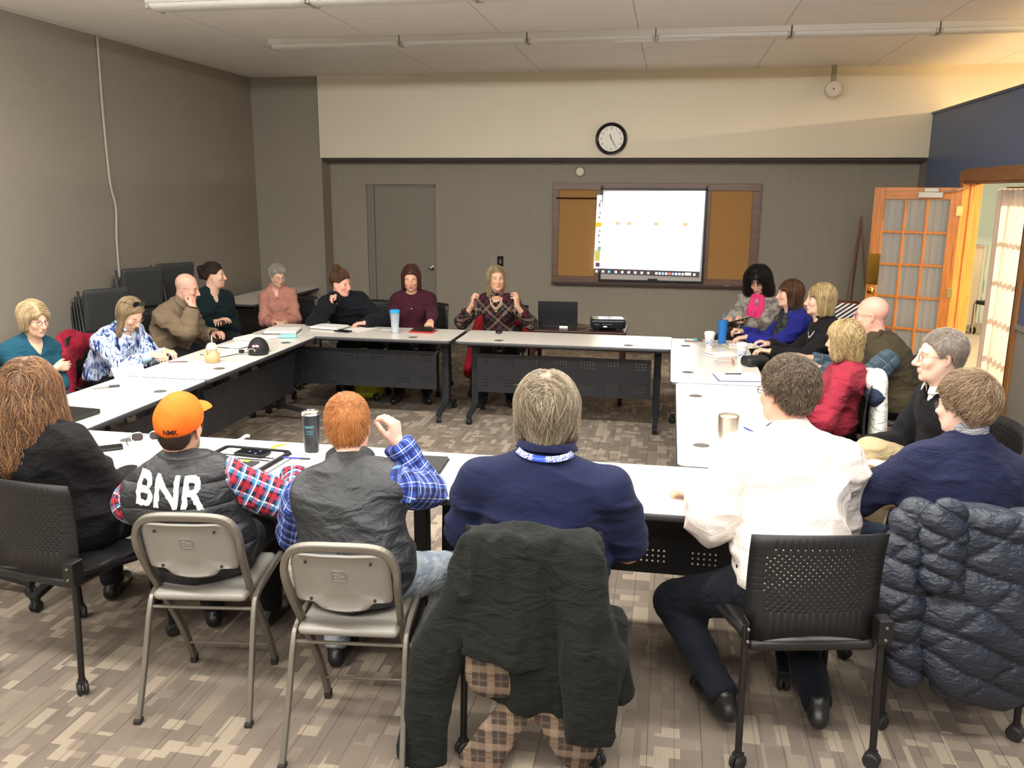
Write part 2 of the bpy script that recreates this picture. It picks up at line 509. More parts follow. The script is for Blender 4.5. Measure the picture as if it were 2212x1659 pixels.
def head_prims(H, M, s, male=True, lids='open', nose=1.0, jaw=1.0, neck=None, nr=.056, fat=0.0):
    T = lambda p: H + M @ (np.array(p, float) * s)
    E = lambda c, r, k=.012, op='add', Mx=None: ell(T(c), np.array(r, float) * s, M if Mx is None else M @ Mx, k * s, op)
    C = lambda a, b, ra, rb, k=.01, op='add': cone(T(a), T(b), ra * s, rb * s, k * s, op)
    P = [E((0, -.014, .032), (.074, .094, .086), .02), E((0, .034, -.032), (.061 + fat, .058, .084), .03),
         E((0, .040, -.080), (.046 * jaw + fat, .044, .036), .03), E((0, .078, -.106), (.020 * jaw, .014, .014), .022)]
    if fat: P.append(E((0, .035, -.112), (.045, .04, .022), .03))
    for q in (-1, 1):
        P += [E((q * .038, .066, -.030), (.023 + fat * .6, .018, .022), .022), C((q * .050, .002, -.045), (q * .034 * jaw, .045, -.092), .020, .018, .03),
              C((q * .014, .085, .022), (q * .046, .074, .020), .0068 if male else .0040, .0055 if male else .0035, .014),
              E((q * .032, .101, -.001), (.020, .018, .014), .012, 'sub'),
              E((q * .031, .0705, .0), (.0172, .0150, .0135), .004)]
        if lids == 'open': P.append(E((q * .031, .092, -.0005), (.0128, .016, .0050), .002, 'sub'))
        elif lids == 'half': P.append(E((q * .031, .092, -.0025), (.0125, .016, .0028), .002, 'sub'))
        Me = rotm(q * 22, 0, 0) @ rotm(0, -12, 0)
        P += [E((q * .077, -.008, -.012), (.0055, .019, .030), .006, 'add', Me), E((q * .083, -.004, -.010), (.004, .010, .018), .005, 'sub', Me)]
    nz = nose if male else nose * .8
    P += [C((0, .088, .010), (0, .106 + .006 * nz, -.032), .0075, .0105 * nz, .014), E((0, .108 + .004 * nz, -.037), (.0125 * nz, .0115, .0105), .01),
          E((.0115 * nz, .099, -.041), (.0085, .010, .0075), .007), E((-.0115 * nz, .099, -.041), (.0085, .010, .0075), .007),
          E((0, .092, -.062), (.024, .010, .0055), .010), E((0, .0905, -.0735), (.020, .010, .0065), .010),
          E((0, .1035, -.0675), (.020, .006, .0013), .003, 'sub')]
    if neck is not None:
        nb = np.array(neck, float); P.append(cone(T((0, -.022, -.065)), nb, nr * s, (nr + .008) * s, .035))
        P.append(cone(T((0, .015, -.095)), nb + (nb - T((0, -.022, -.065))) * .1 + M @ A(0, .02, 0) * s, .03 * s, .045 * s, .03))
    return P, T

EYE = None
def eye_mat(iris):
    nm = 'eyeball_%d_%d_%d' % iris
    if nm in _mc: return _mc[nm]
    t = NT(nm); v = t.coord(); sx = t.node('ShaderNodeSeparateXYZ'); t.link(v, sx.inputs[0])
    r = t.math('SQRT', t.math('ADD', t.math('POWER', sx.outputs[0], 2.0), t.math('POWER', sx.outputs[2], 2.0)))
    fr = t.math('GREATER_THAN', sx.outputs[1], 0.0)
    c = t.mix(t.math('LESS_THAN', r, .0062), lin((228, 218, 210)), lin(iris))
    c = t.mix(t.math('LESS_THAN', r, .0028), c, lin((12, 10, 10)))
    t.base(c, 0.12, 0, .5); _mc[nm] = t.m; return t.m

def lathe_sphere(r, n=16, m=10):
    mb = MB(); prof = [(max(1e-5, r * math.sin(math.pi * i / m)), -r * math.cos(math.pi * i / m)) for i in range(m + 1)]
    mb.lathe(prof, n, cap=False); return mb

# hair: shell from implicit shapes in head space plus thousands of tapered strands combed over it
def hair_build(name, parent, H, M, s, prims, mat, flow, n=1200, steps=8, step=.012, width=.0016, lift=.002, wave=0.0, wfreq=60, seed=1, vox=.005, shell=True, rough=0.15, keep=None, noise=.004, nscale=(55, 55, 14)):
    rng = np.random.default_rng(seed)
    V, Q = polygonise(prims, vox, 0.0, .012)
    V = relax(V, Q, 2, .5)
    N = vnormals(V, Q)
    Vs = V + N * (noise * (vnoise(V * np.array(nscale), seed) - .5))[:, None]
    vv = [Vs] if shell else []; qq = [Q] if shell else []; hv = [0.25 + .4 * vnoise(V * np.array((60, 60, 15)), seed + 3)] if shell else []
    base = len(Vs) if shell else 0
    idx = rng.integers(0, len(V), n); q_ = ((V - H) @ M / s)[:, 2]; tops = np.flatnonzero(q_ > .085)
    if len(tops): idx[:n // 4] = tops[rng.integers(0, len(tops), n // 4)]
    P = V[idx] + rng.normal(0, .002, (n, 3))
    if keep is not None: P = P[keep(P)]
    n = len(P)
    rv = rng.random(n); lf = lift * (0.3 + rng.random(n)); ph = rng.random(n) * 6.28; am = wave * (.5 + rng.random(n)); jit = rng.normal(0, rough, (n, 3))
    LN = rng.uniform(.6, 1.0, n)
    pts = [P.copy()]; nrms = []
    e = .004
    def grad(X):
        g = np.stack([sdf(prims, X + np.eye(3)[i] * e) - sdf(prims, X - np.eye(3)[i] * e) for i in range(3)], 1)
        return g / np.maximum(np.linalg.norm(g, axis=1), 1e-9)[:, None]
    X = P.copy(); g = grad(X)
    for k in range(steps):
        nrms.append(g)
        d = flow(X) + jit
        d = d - g * (d * g).sum(1)[:, None] * .85
        d = d / np.maximum(np.linalg.norm(d, axis=1), 1e-9)[:, None]
        sd_ = np.cross(g, d)
        X = X + d * (step * LN)[:, None] + sd_ * (am * np.sin(wfreq * .1 * k + ph))[:, None]
        g = grad(X); D = sdf(prims, X)
        tgt = lf * (1 + .35 * k / steps)
        X = X + g * np.clip(tgt - D, -.02, .02)[:, None] * .8
        pts.append(X.copy())
    nrms.append(g)
    m = steps + 1
    allv = np.zeros((n, m, 3, 3)); 
    for k in range(m):
        t = pts[min(k + 1, m - 1)] - pts[max(k - 1, 0)]; t = t / np.maximum(np.linalg.norm(t, axis=1), 1e-9)[:, None]
        sd_ = np.cross(nrms[k], t); wd = width * (1 - (k / (m - 1)) ** 2 * .85) * (.6 + .8 * rv)
        allv[:, k, 0] = pts[k] - sd_ * wd[:, None]; allv[:, k, 1] = pts[k] + sd_ * wd[:, None]; allv[:, k, 2] = pts[k] + nrms[k] * (wd * .7)[:, None]
    SV = allv.reshape(-1, 3)
    b = (np.arange(n) * m * 3)[:, None, None] + (np.arange(m - 1) * 3)[None, :, None]
    f = []
    for (a, c) in ((0, 2), (2, 1), (1, 0)):
        f.append(np.stack([b[..., 0] + a, b[..., 0] + c, b[..., 0] + 3 + c, b[..., 0] + 3 + a], -1).reshape(-1, 4))
    SQ = np.concatenate(f) + base
    vv.append(SV); qq.append(SQ); hv.append(np.repeat(rv, m * 3))
    o = mesh_obj(name, np.concatenate(vv), np.concatenate(qq), mat, parent)
    add_attr(o, 'hv', np.concatenate(hv)); return o

def cap_prims(T, M, s, t=.010, fore=.070, ear=-.012, nape=-.075, slope=None, front_y=.082, side_drop=0.0, temple=.02, k=.02):
    """skull cap of hair: t thickness; fore = height of the front hairline"""
    P = [ell(T((0, -.016 - t * .45, .034)), (A(.074, .094, .086) + t) * s, M, k), ell(T((0, -.03, -.02)), (A(.066, .068, .07) + t * .6) * s, M, k)]
    H = T((0, 0, 0))
    def f(X):
        q = (X - H) @ M / s; y = q[:, 1]; z = q[:, 2]; x = np.abs(q[:, 0])
        zl = np.where(y > temple, ear + .012 + (fore - ear - .012) * np.clip((y - temple) / (front_y - temple - x * .35), 0, 1.2),
                      np.where(y > -.03, ear + .012 + 0 * y, ear + .012 + (nape - ear) * np.clip((-.03 - y) / .035, 0, 1)))
        return (zl - z) * s * .7
    P.append(fnp(f, 'int', .004)); return P

def person(label, loc, yaw, head, hrot=(0, 0, 0), s=1.0, hs=None, male=True, w=1.0, belly=1.0, bust=0.0, twist=0, bow=.03, roll=0,
           L=None, Rr=None, feet=None, legs=True, top=None, skin=None, hair=None, face={}, eyes=(70, 60, 50), neck_r=.056, top_extra=None, pants=None, pelvis_z=.555, shrug=0.0, sw=None, shoes=(25, 24, 25), vox=.009, voxh=.0032, group=None, knees=None, shin_short=False):
    root = empty('person', (loc[0], loc[1], 0), R(yaw), label, 'person', group)
    Rw = np.array(Euler((0, 0, R(yaw))).to_matrix()); o3 = A(loc[0], loc[1], 0)
    loc_ = lambda p: (np.array(p, float) - o3) @ Rw      # world -> person space
    hs = hs or (1.0 if male else .94) * s
    H = loc_(head); M = rotm(*hrot); Pv = A(0, 0, pelvis_z)
    N = H + M @ A(0, -.028, -.105) * hs + A(0, -.010, -.070) * s
    mid = (Pv + N) / 2 + A(0, -bow, 0)
    cur = lambda t: (1 - t) ** 2 * Pv + 2 * t * (1 - t) * mid + t * t * N
    tan = lambda t: nrm(2 * (1 - t) * (mid - Pv) + 2 * t * (N - mid))
    def frame(t):
        u = tan(t); r = np.array(Euler((0, R(roll * t), R(twist * t))).to_matrix()) @ A(1, 0, 0); r = nrm(r - u * (r @ u)); return np.stack([r, np.cross(u, r), u], 1)
    fs = frame(.95); S = cur(.90); sw = (sw or (.180 if male else .158)) * s * w ** .5
    tor = [ell(Pv + A(0, -.01, .01), A(.172, .135, .115) * s * A(w, belly ** .5, 1), frame(0), .05),
           ell(cur(.30) + frame(.3)[:, 1] * .015 * belly, A(.150 * w * belly ** .5, .122 * belly, .15) * s, frame(.3), .06),
           ell(cur(.62), A(.158 * w, .118 * (.5 + belly / 2), .17) * s, frame(.62), .06),
           ell(cur(.80), A(.150 * w, .104, .11) * s, frame(.8), .06)]
    if bust:
        for q in (-1, 1): tor.append(ell(cur(.66) + frame(.66) @ A(q * .068 * w, .095, -.01) * s, A(.062, .05, .065) * s * bust, frame(.66), .04))
    J = {}
    for q in (-1, 1):
        J[q] = S + fs @ A(q * sw, 0, -.042 * s + shrug) ; tor.append(cone(N + fs @ A(q * .02, -.012, .0), J[q] * .85 + S * .15 + fs @ A(0, -.004, .008), .041 * s, .043 * s, .05))
    tor.append(cone(J[-1] * .88 + S * .12, J[1] * .88 + S * .12, .054 * s, .054 * s, .05))
    arms = {}; hands = []
    l1, l2 = .285 * s, .245 * s
    for q, a in ((-1, L), (1, Rr)):
        if a is None: a = dict(w=None)
        Wd = a.get('w')
        Wt = A(*a['lw']) if 'lw' in a else (loc_(Wd) if Wd is not None else J[q] + A(q * .03, .25, -.38))
        v = Wt - J[q]; Ld = np.linalg.norm(v)
        if Ld > (l1 + l2) * .985: Wt = J[q] + v / Ld * (l1 + l2) * .985; v = Wt - J[q]; Ld = np.linalg.norm(v)
        if Ld < abs(l1 - l2) + .12: Ld = abs(l1 - l2) + .12; Wt = J[q] + nrm(v) * Ld; v = Wt - J[q]
        ca = (l1 * l1 + Ld * Ld - l2 * l2) / (2 * l1 * Ld); h_ = l1 * math.sqrt(max(0, 1 - ca * ca))
        hint = np.array(a.get('el', (q * .5, -.2, -1)), float); hint = nrm(hint - nrm(v) * (hint @ nrm(v)))
        El = J[q] + nrm(v) * l1 * ca + hint * h_
        arms[q] = (J[q], El, Wt)
        fd = np.array(a['d'], float) @ Rw if 'd' in a else (A(*a['ld']) if 'ld' in a else nrm(Wt - El)); fn_ = np.array(a['n'], float) @ Rw if 'n' in a else (A(*a['ln']) if 'ln' in a else A(0, 0, -1))
        if a.get('show', True): hands.append((Wt, fd, fn_, q, a.get('pose', 'relaxed')))
    aw = s * (1.0 if male else .88) * w ** .4
    arm_sk = lambda e=0.0, e2=None: [c for q in (-1, 1) for c in (cone(arms[q][0], arms[q][1], (.050 * aw + e), (.041 * aw + e), .035), cone(arms[q][1], arms[q][2], .042 * aw + e, .0255 * aw + (e if e2 is None else e2), .02))]
    # ---- skin: torso, arms, neck (coarse) + head (fine) + hands (fine) in one mesh
    hp, T = head_prims(H, M, hs, male, face.get('lids', 'open'), face.get('nose', 1.0), face.get('jaw', 1.0 if male else .88), N, neck_r, face.get('fat', 0))
    body = [Pr(p.fn, p.lo, p.hi, p.op, p.k) for p in tor] + arm_sk() + [cone(H + M @ A(0, -.022, -.07) * hs, N, neck_r * hs * .98, (neck_r + .006) * hs, .03)]
    V1, Q1 = polygonise(body, vox, -.004); V1 = relax(V1, Q1, 2)
    V2, Q2 = polygonise(hp, voxh); V2 = relax(V2, Q2, 2, .35)
    Vs = [V1, V2]; Qs = [Q1, Q2 + len(V1)]; nb = len(V1) + len(V2)
    for (Wt, fd, fn_, q, ps) in hands:
        hpz = hand_prims(Wt, fd, fn_, q, ps, s * (1.0 if male else .9)) + [cone(arms[q][1] * .35 + arms[q][2] * .65, arms[q][2], .032 * aw, .0255 * aw, .015)]
        V3, Q3 = polygonise(hpz, .0034); V3 = relax(V3, Q3, 1, .4); Vs.append(V3); Qs.append(Q3 + nb); nb += len(V3)
    V = np.concatenate(Vs); sk = mesh_obj('body', V, np.concatenate(Qs), skin, root)
    q3 = (V2 - H) @ M / hs; x, y, z = q3.T; ax_ = np.abs(x); full = lambda a: np.concatenate([np.zeros(len(V1)), a, np.zeros(nb - len(V1) - len(V2))])
    gs = lambda u: np.exp(-u)
    lip = gs(((x / .021) ** 2 + ((z + .068) / .0085) ** 2) ** 2) * (y > .07)
    br = gs((((ax_ - .032) / .018) ** 2 + ((z - .0235 + (ax_ - .03) ** 2 * 6) / .0048) ** 2) ** 2) * (y > .05)
    fl = np.clip(gs(((ax_ - .04) / .02) ** 2 + ((z + .03) / .02) ** 2) * (y > .03) + gs((x / .014) ** 2 + ((z + .038) / .016) ** 2) * (y > .09) + 1.0 * (ax_ > .078), 0, 1)
    stb = (y > .0) * (z < -.045) * np.clip((-.045 - z) / .015, 0, 1) * (z > -.14) * (1 - lip) if face.get('beard') else 0 * x
    lash = gs(((ax_ - .031) / .015) ** 4 + ((z - .0052) / .0022) ** 2) * (y > .07) if face.get('lids', 'open') != 'closed' else gs(((ax_ - .031) / .015) ** 4 + ((z + .006) / .002) ** 2) * (y > .07)
    if face.get('scalp'): stb = np.clip(stb + face['scalp'] * (z > -.03 - (y < -.03) * .06) * (z < .052 + .0 * y) * (y < .02) * np.clip((.055 - z) / .012, 0, 1), 0, 1)
    for nm, a in (('lip', lip), ('brow', br), ('flush', fl), ('stubble', stb), ('lash', lash)): add_attr(sk, nm, full(a))
    if face.get('lids', 'open') != 'closed' and face.get('eyes', True):
        for q in (-1, 1):
            mb = lathe_sphere(.0128 * hs); e_ = mb.build('eye', eye_mat(eyes), root, True)
            g = face.get('gaze', (0, 0)); Me = Matrix(M.tolist()) @ Euler((R(g[1]), 0, R(g[0]))).to_matrix()
            e_.matrix_local = Matrix.Translation(T((q * .031, .0712, 0))) @ Me.to_4x4()
    # ---- clothes
    ctx = dict(root=root, H=H, M=M, N=N, S=S, J=J, arms=arms, cur=cur, frame=frame, tor=tor, s=s, hs=hs, T=T, fs=fs, w=w, aw=aw, Pv=Pv, male=male, loc_=loc_, arm_sk=arm_sk, Rw=Rw)
    if legs:
        kn = {}; an = {}
        for q in (-1, 1):
            fpos = loc_(feet[0 if q < 0 else 1]) if feet else A(q * .13, .42, 0)
            hip = Pv + A(q * .09 * s, 0.02, -.02); ank = fpos + A(0, -.0, .09)
            lt, lsn = .43 * s, .42 * s; v = ank - hip; Ld = min(np.linalg.norm(v), (lt + lsn) * .98); v = nrm(v) * Ld; ank = hip + v
            ca = (lt * lt + Ld * Ld - lsn * lsn) / (2 * lt * Ld); h_ = lt * math.sqrt(max(0, 1 - ca * ca))
            hint = np.array((knees or {}).get(q, (q * .12, .6, 1)), float); hint = nrm(hint - nrm(v) * (hint @ nrm(v))); kn[q] = hip + nrm(v) * lt * ca + hint * h_; an[q] = ank
            an[q] = ank
        pm = pants or fabric('trousers_black', (30, 30, 34))
        pp = [ell(Pv + A(0, -.01, .0), A(.182, .145, .115) * s * A(w, belly ** .5, 1), None, .05), ell(Pv + A(0, .0, .07), A(.168, .135, .10) * s * A(w * belly ** .4, belly ** .8, 1), None, .05)]
        for q in (-1, 1):
            hip = Pv + A(q * .085 * s, .01, -.015)
            pp += [cone(hip, kn[q], .098 * s * w ** .5, .072 * s, .05), cone(kn[q], an[q] + A(0, 0, -.01), .072 * s, .052 * s, .03, flat=True)]
        Vp, Qp = polygonise(pp, .010); Vp = relax(Vp, Qp, 2); Vp = folds(Vp, vnormals(Vp, Qp), .012 * s, (9, 9, 12), 5)
        tr = mesh_obj('trousers', Vp, Qp, pm, root)
        a4 = np.zeros((len(Vp), 3)); a4[:, 0] = Vp[:, 0]; a4[:, 1] = Vp[:, 1] - Vp[:, 2]; add_attr(tr, 'limb', a4)
        for q in (-1, 1):
            f = an[q]; fd = A(q * .25, 1, 0); fd = nrm(fd)
            tip = (knees or {}).get('tip', 0)
            dz = A(0, 0, -1) if not tip else nrm(A(0, -tip, -1)); fw = nrm(fd - dz * (fd @ dz)); 
            sp = [cone(f + dz * .045 - fw * .03, f + dz * .052 + fw * .15 * s, .035, .033, .02), cone(f, f + dz * .04 + fw * .05, .042, .036, .03), cone(f + dz * .055 - fw * .035, f + dz * .06 + fw * .16 * s, .03, .03, .02)]
            sp.append(plane(f + dz * .088, dz, .006))
            Vq, Qq = polygonise(sp, .007); Vq = relax(Vq, Qq, 1); mesh_obj('shoe', Vq, Qq, plain('shoe_%d_%d_%d' % tuple(shoes), shoes, .35, 0, .1), root)
    for c in (top or []): garment(ctx, **c)
    if hair: hair(ctx)
    return ctx

def garment(ctx, name='shirt', mat=None, off=.012, sleeve=1.0, sl_off=None, amp=.008, neck='round', vdepth=.12, nrad=.062, nside=None, fscale=(8, 8, 15), seed=3, hem=0.0, armhole=None, vox=.0085, cuff=None, cuff_mat=None, belt=None, open_front=None, puff=0.0, neckup=.03, extra=None, coll=None, coll_mat=None, wide=0.0, collh=.035, collr=.066, collz=.040):
    root, cur, frame, arms, s, aw, N, fs = (ctx[k] for k in ('root', 'cur', 'frame', 'arms', 's', 'aw', 'N', 'fs'))
    P = [Pr(p.fn, p.lo, p.hi, p.op, p.k) for p in ctx['tor']]
    P.append(ell(cur(.12), A(.172 * ctx['w'] + wide, .135 + wide, .13) * s, frame(.1), .05))
    P.append(cone(N, N + fs[:, 2] * neckup, .058, .050, .03))
    bones = [('t', None, None)]
    so = off if sl_off is None else sl_off
    if armhole is None:
        for q in (-1, 1):
            J_, E_, W_ = arms[q]
            e = so - off
            if sleeve > 1:      # past the elbow: 2 = to the wrist
                P.append(cone(J_, E_, .052 * aw + e, .044 * aw + e, .035))
                fr = min(1.0, sleeve - 1); Wc = E_ + (W_ - E_) * fr
                P.append(cone(E_, Wc, .045 * aw + e, (.045 + (.030 - .045) * fr) * aw + e, .02, flat=True))
            else:
                Ec = J_ + (E_ - J_) * sleeve
                P.append(cone(J_, Ec, .054 * aw + e, .052 * aw + e, .035, flat=True))
    # neck opening
    up = fs[:, 2]; fw = fs[:, 1]; rt = fs[:, 0]
    if neck in ('round', 'v', 'scoop'):
        P.append(cone(N + up * .02, N + up * .14, nrad * .8, nrad, .01, 'sub'))
        if neck == 'round': P.append(ell(N + fw * .035 + up * .03, A(nrad, .055, .04), fs, .01, 'sub'))
        if neck == 'scoop': P.append(ell(N + fw * .07 + up * .0, A(nrad * 1.15, .07, vdepth), fs, .01, 'sub'))
        if neck == 'v': P.append(cone(N + fw * .05 + up * .04, N + fw * .13 - up * vdepth, nrad * .95, .006, .006, 'sub'))
    if open_front:          # jackets: a wedge cut down the front
        P.append(cone(N + fw * .06 + up * .03, N + fw * .2 - up * open_front, nrad * .9, .035, .006, 'sub')); P.append(cone(N + fw * .2 - up * open_front, ctx['Pv'] + A(0, .28, 0), .035, .05, .006, 'sub'))
    if armhole is not None:
        for q in (-1, 1):
            J_ = ctx['J'][q]; dr = nrm(rt * q + up * .12); P.append(plane(J_ - rt * q * armhole, dr, .02))
    zc = ctx['Pv'][2] + hem
    P.append(plane(A(0, 0, zc), A(0, 0, -1), .01))
    V, Q = polygonise(P, vox, off); V = relax(V, Q, 2)
    Nn = vnormals(V, Q)
    # limb coordinates
    d = [np.abs(sdf([p for p in ctx['tor']], V))]; C = [np.stack([(V - cur(.5)) @ fs[:, 0], (V - cur(.5)) @ A(0, 0, 1), 0 * V[:, 0]], 1)]
    for q in (-1, 1):
        J_, E_, W_ = arms[q]; acc = 0
        for (a, b, r) in ((J_, E_, .05 * aw), (E_, W_, .04 * aw)):
            ba = b - a; L = np.linalg.norm(ba); u = ba / L; t = np.clip((V - a) @ u, 0, L); qv = (V - a) - t[:, None] * u
            dist = np.linalg.norm(qv, axis=1) - r; ref = nrm(np.cross(u, A(0, 0, 1) if abs(u[2]) < .8 else A(0, 1, 0))); r2 = np.cross(u, ref)
            ang = np.arctan2(qv @ ref, qv @ r2); d.append(np.abs(dist) - .006); C.append(np.stack([ang * .058, acc + (V - a) @ u, 0 * ang + 1], 1)); acc += L
    k = np.argmin(np.stack(d, 1), 1); Cc = np.stack(C, 1)[np.arange(len(V)), k]
    V = folds(V, Nn, amp * 1.5, fscale, seed)
    if puff:
        V = V + Nn * (puff * np.abs(np.sin((Cc[:, 1] + .02 * vnoise(V * 9, 4)) / .062 * math.pi)) ** .5)[:, None]
    o = mesh_obj(name, V, Q, mat, root); add_attr(o, 'limb', Cc)
    if cuff:
        for q in (-1, 1):
            J_, E_, W_ = arms[q]; u = nrm(W_ - E_); a = W_ - u * cuff; mb = MB()
            r0 = .034 * aw + so + .002
            mb.tube([a, a + u * cuff * .5, W_ + u * .006], [r0 * 1.08, r0 * 1.0, r0 * .95], 20); mb.build('cuff', cuff_mat or mat, root, True)
    if coll:       # folded or standing collar round the neck
        V_ = []; n = 40; F_ = []
        hp = [(1.0, 0, .0), (1.02, 1.0, .0), (1.10, 1.02, 0), (1.30, .25, 0)] if coll == 'fold' else [(1.05, -.2, 0), (1.0, 1.0, 0), (1.07, 1.03, 0), (1.14, -.2, 0)]
        for i in range(n):
            a = R(-90 + 18) + (2 * math.pi - R(36)) * i / (n - 1) + math.pi   # open at the front
            for (rr, hh, _) in hp:
                c = N + up * (collz + collh * hh) + fw * (.012 + .01 * (hh < .5)) + (rt * math.cos(a) * 1.06 + fw * math.sin(a)) * (collr * rr); V_.append(c - up * (.018 * (math.sin(a) * .5 + .5)))
        m = len(hp)
        for i in range(n - 1):
            for j in range(m - 1): F_.append((i * m + j, (i + 1) * m + j, (i + 1) * m + j + 1, i * m + j + 1))
        oc = mesh_obj('collar', V_, F_, coll_mat or mat, root); add_attr(oc, 'limb', np.array([(i // m * .012, (i % m) * .02, 0) for i in range(len(V_))], float))
        sd = oc.modifiers.new('s', 'SOLIDIFY'); sd.thickness = .004; sb = oc.modifiers.new('ss', 'SUBSURF'); sb.levels = sb.render_levels = 1
    return o

def glasses(ctx, c=(40, 30, 28), w=.0011, lens=True, up=0.0, fw=0.0, dark=False, pitch=0, h=.013, wd=.021):
    T, root, hs, M = ctx['T'], ctx['root'], ctx['hs'], ctx['M']
    g = empty('glasses'); g.parent = root
    Mx = Matrix(M.tolist()).to_4x4(); Mx.translation = Vector(T((0, fw, up))); g.matrix_local = Mx @ Euler((R(pitch), 0, 0)).to_matrix().to_4x4()
    fm = plain('frame_%d_%d_%d' % c, c, .3, 0, .02); mb = MB(); ll = []
    for q in (-1, 1):
        pts = [(q * .033 + p[0], .098 - abs(q * .033 + p[0]) * .12, p[1] - .002) for p in rrect(wd * 2, h * 2, h * .75, 5)]
        mb.tube(pts, w, 6, closed=True)
        ll.append(pts)
        mb.tube([(q * (.033 + wd), .093, .004), (q * .075, .075, .006), (q * .081, .02, .006), (q * .082, -.008, .002), (q * .080, -.022, -.014)], w * .9, 6)
    mb.tube([(-.013, .098, .002), (0, .1, .005), (.013, .098, .002)], w, 6)
    mb.build('spectacle_frame', fm, g, True)
    for pts in ll: MB().add(pts, [tuple(range(len(pts)))]).build('lens', plain('dark_lens', (18, 16, 18), .08) if dark else glass('clear_lens', (240, 245, 245), .03, .12), g)
    g.scale = (hs, hs, hs)
    return g
# ------------------------------------------------------------------ the setting
XL, XR, YB, ZC, YF = -5.3, 2.8, 10.92, 3.36, -3.4

def carpet_mat():
    t = NT('patchwork_carpet'); v = t.coord()
    sx = t.node('ShaderNodeSeparateXYZ'); t.link(v, sx.inputs[0])
    def brick(w, h, off, rot, loc, mortar=0.0, freq=2, sq=1.0):
        m = t.mapping(v, (1, 1, 1), (0, 0, rot), loc)
        b = t.node('ShaderNodeTexBrick', i_Scale=1.0); b.offset = off; b.offset_frequency = freq; b.squash = sq
        b.inputs['Color1'].default_value = (0, 0, 0, 1); b.inputs['Color2'].default_value = (1, 1, 1, 1)
        b.inputs['Mortar'].default_value = (0.5, .5, .5, 1); b.inputs['Mortar Size'].default_value = mortar
        b.inputs['Brick Width'].default_value = w; b.inputs['Row Height'].default_value = h; b.inputs['Mortar Smooth'].default_value = 0
        t.link(m, b.inputs[0]); return b
    a = brick(.125, .047, .37, math.pi / 2, (0, 0, 0), freq=2)
    b = brick(.20, .074, .61, math.pi / 2, (.31, .17, 0), freq=3)
    c = brick(.095, .06, .43, 0, (.07, .41, 0))
    big = brick(.34, .17, .5, math.pi / 2, (.2, .1, 0))
    sel = t.math('GREATER_THAN', t.math('FRACT', t.math('MULTIPLY', big.outputs[0], 7.31)), .55)
    k = t.mix(sel, a.outputs[0], b.outputs[0])
    sel2 = t.math('GREATER_THAN', t.math('FRACT', t.math('MULTIPLY', b.outputs[0], 5.17)), .66)
    k = t.mix(sel2, k, c.outputs[0])
    pal = t.ramp(k, [(0, lin((120, 109, 98))), (.2, lin((134, 122, 110))), (.40, lin((124, 113, 102))), (.56, lin((158, 145, 128))), (.68, lin((138, 126, 113))), (.80, lin((184, 170, 150)))], 'CONSTANT')
    # fine ribs along the pile and dark run lines
    rib = t.math('SINE', t.math('MULTIPLY', sx.outputs[0], 2 * math.pi / .0062))
    rib = t.math('MULTIPLY', t.math('ADD', rib, 1.0), .5)
    bars = t.math('GREATER_THAN', k, .56)
    f = t.math('MULTIPLY', t.math('MULTIPLY', rib, bars), .55)
    col_ = t.mix(f, pal, lin((66, 56, 48)))
    ln = t.math('LESS_THAN', t.math('FRACT', t.math('ADD', t.math('DIVIDE', sx.outputs[0], .0975), t.math('MULTIPLY', t.noise(v, 1.3, 1), 0.02))), .045)
    col_ = t.mix(t.math('MULTIPLY', ln, t.math('MULTIPLY', t.noise(t.mapping(v, (6, 1, 1)), 2.2, 1), .95)), col_, lin((62, 52, 44)))
    col_ = t.mix(t.math('MULTIPLY', t.noise(v, 260, 2), .35), col_, lin((84, 74, 64)))
    t.base(col_, .95, 0, .1)
    t.bump(t.math('ADD', t.math('MULTIPLY', rib, .5), t.noise(v, 500, 1)), .35, .003)
    return t.m

def wall_mat(name, c, block=None, groove=None, rough=.6, var=.05):
    t = NT(name); v = t.coord(); L = lin(c)
    n = t.noise(v, 1.6, 4, .6); k = t.mix(n, tuple(x * (1 - var) for x in L), tuple(x * (1 + var) for x in L))
    if block:      # painted concrete block: faint joints
        m = t.mapping(v, (1, 1, 1), (math.pi / 2, 0, 0) if block == 'x' else (math.pi / 2, 0, math.pi / 2))
        sx = t.node('ShaderNodeSeparateXYZ'); t.link(v, sx.inputs[0]); cb = t.node('ShaderNodeCombineXYZ')
        t.link(sx.outputs[0 if block == 'x' else 1], cb.inputs[0]); t.link(sx.outputs[2], cb.inputs[1])
        b = t.node('ShaderNodeTexBrick', i_Scale=1.0); b.offset = .5; b.inputs['Brick Width'].default_value = .406; b.inputs['Row Height'].default_value = .203
        b.inputs['Mortar Size'].default_value = .004; b.inputs['Mortar Smooth'].default_value = .6; t.link(cb.outputs[0], b.inputs[0])
        k = t.mix(t.math('MULTIPLY', b.outputs['Fac'], .08), k, tuple(x * .6 for x in L))
        h = t.math('ADD', t.math('MULTIPLY', b.outputs['Fac'], -1.0), t.math('MULTIPLY', t.noise(v, 60, 3), .25)); t.bump(h, .18, .005)
    elif groove:   # grooved plywood panelling with uneven board widths
        sx = t.node('ShaderNodeSeparateXYZ'); t.link(v, sx.inputs[0]); x = sx.outputs[0]
        gl = None
        for (per, off) in ((.4064, .0), (.4064, .37), (.4064, .62)):
            q = t.math('LESS_THAN', t.math('FRACT', t.math('ADD', t.math('DIVIDE', x, per), off + 20)), .014)
            gl = q if gl is None else t.math('MAXIMUM', gl, q)
        k = t.mix(t.math('MULTIPLY', gl, .26), k, tuple(y * .45 for y in L))
        t.bump(t.math('MULTIPLY', gl, -1.0), .2, .003)
    else: t.bump(t.noise(v, 90, 3), .08, .004)
    t.base(k, rough, 0, .35); return t.m

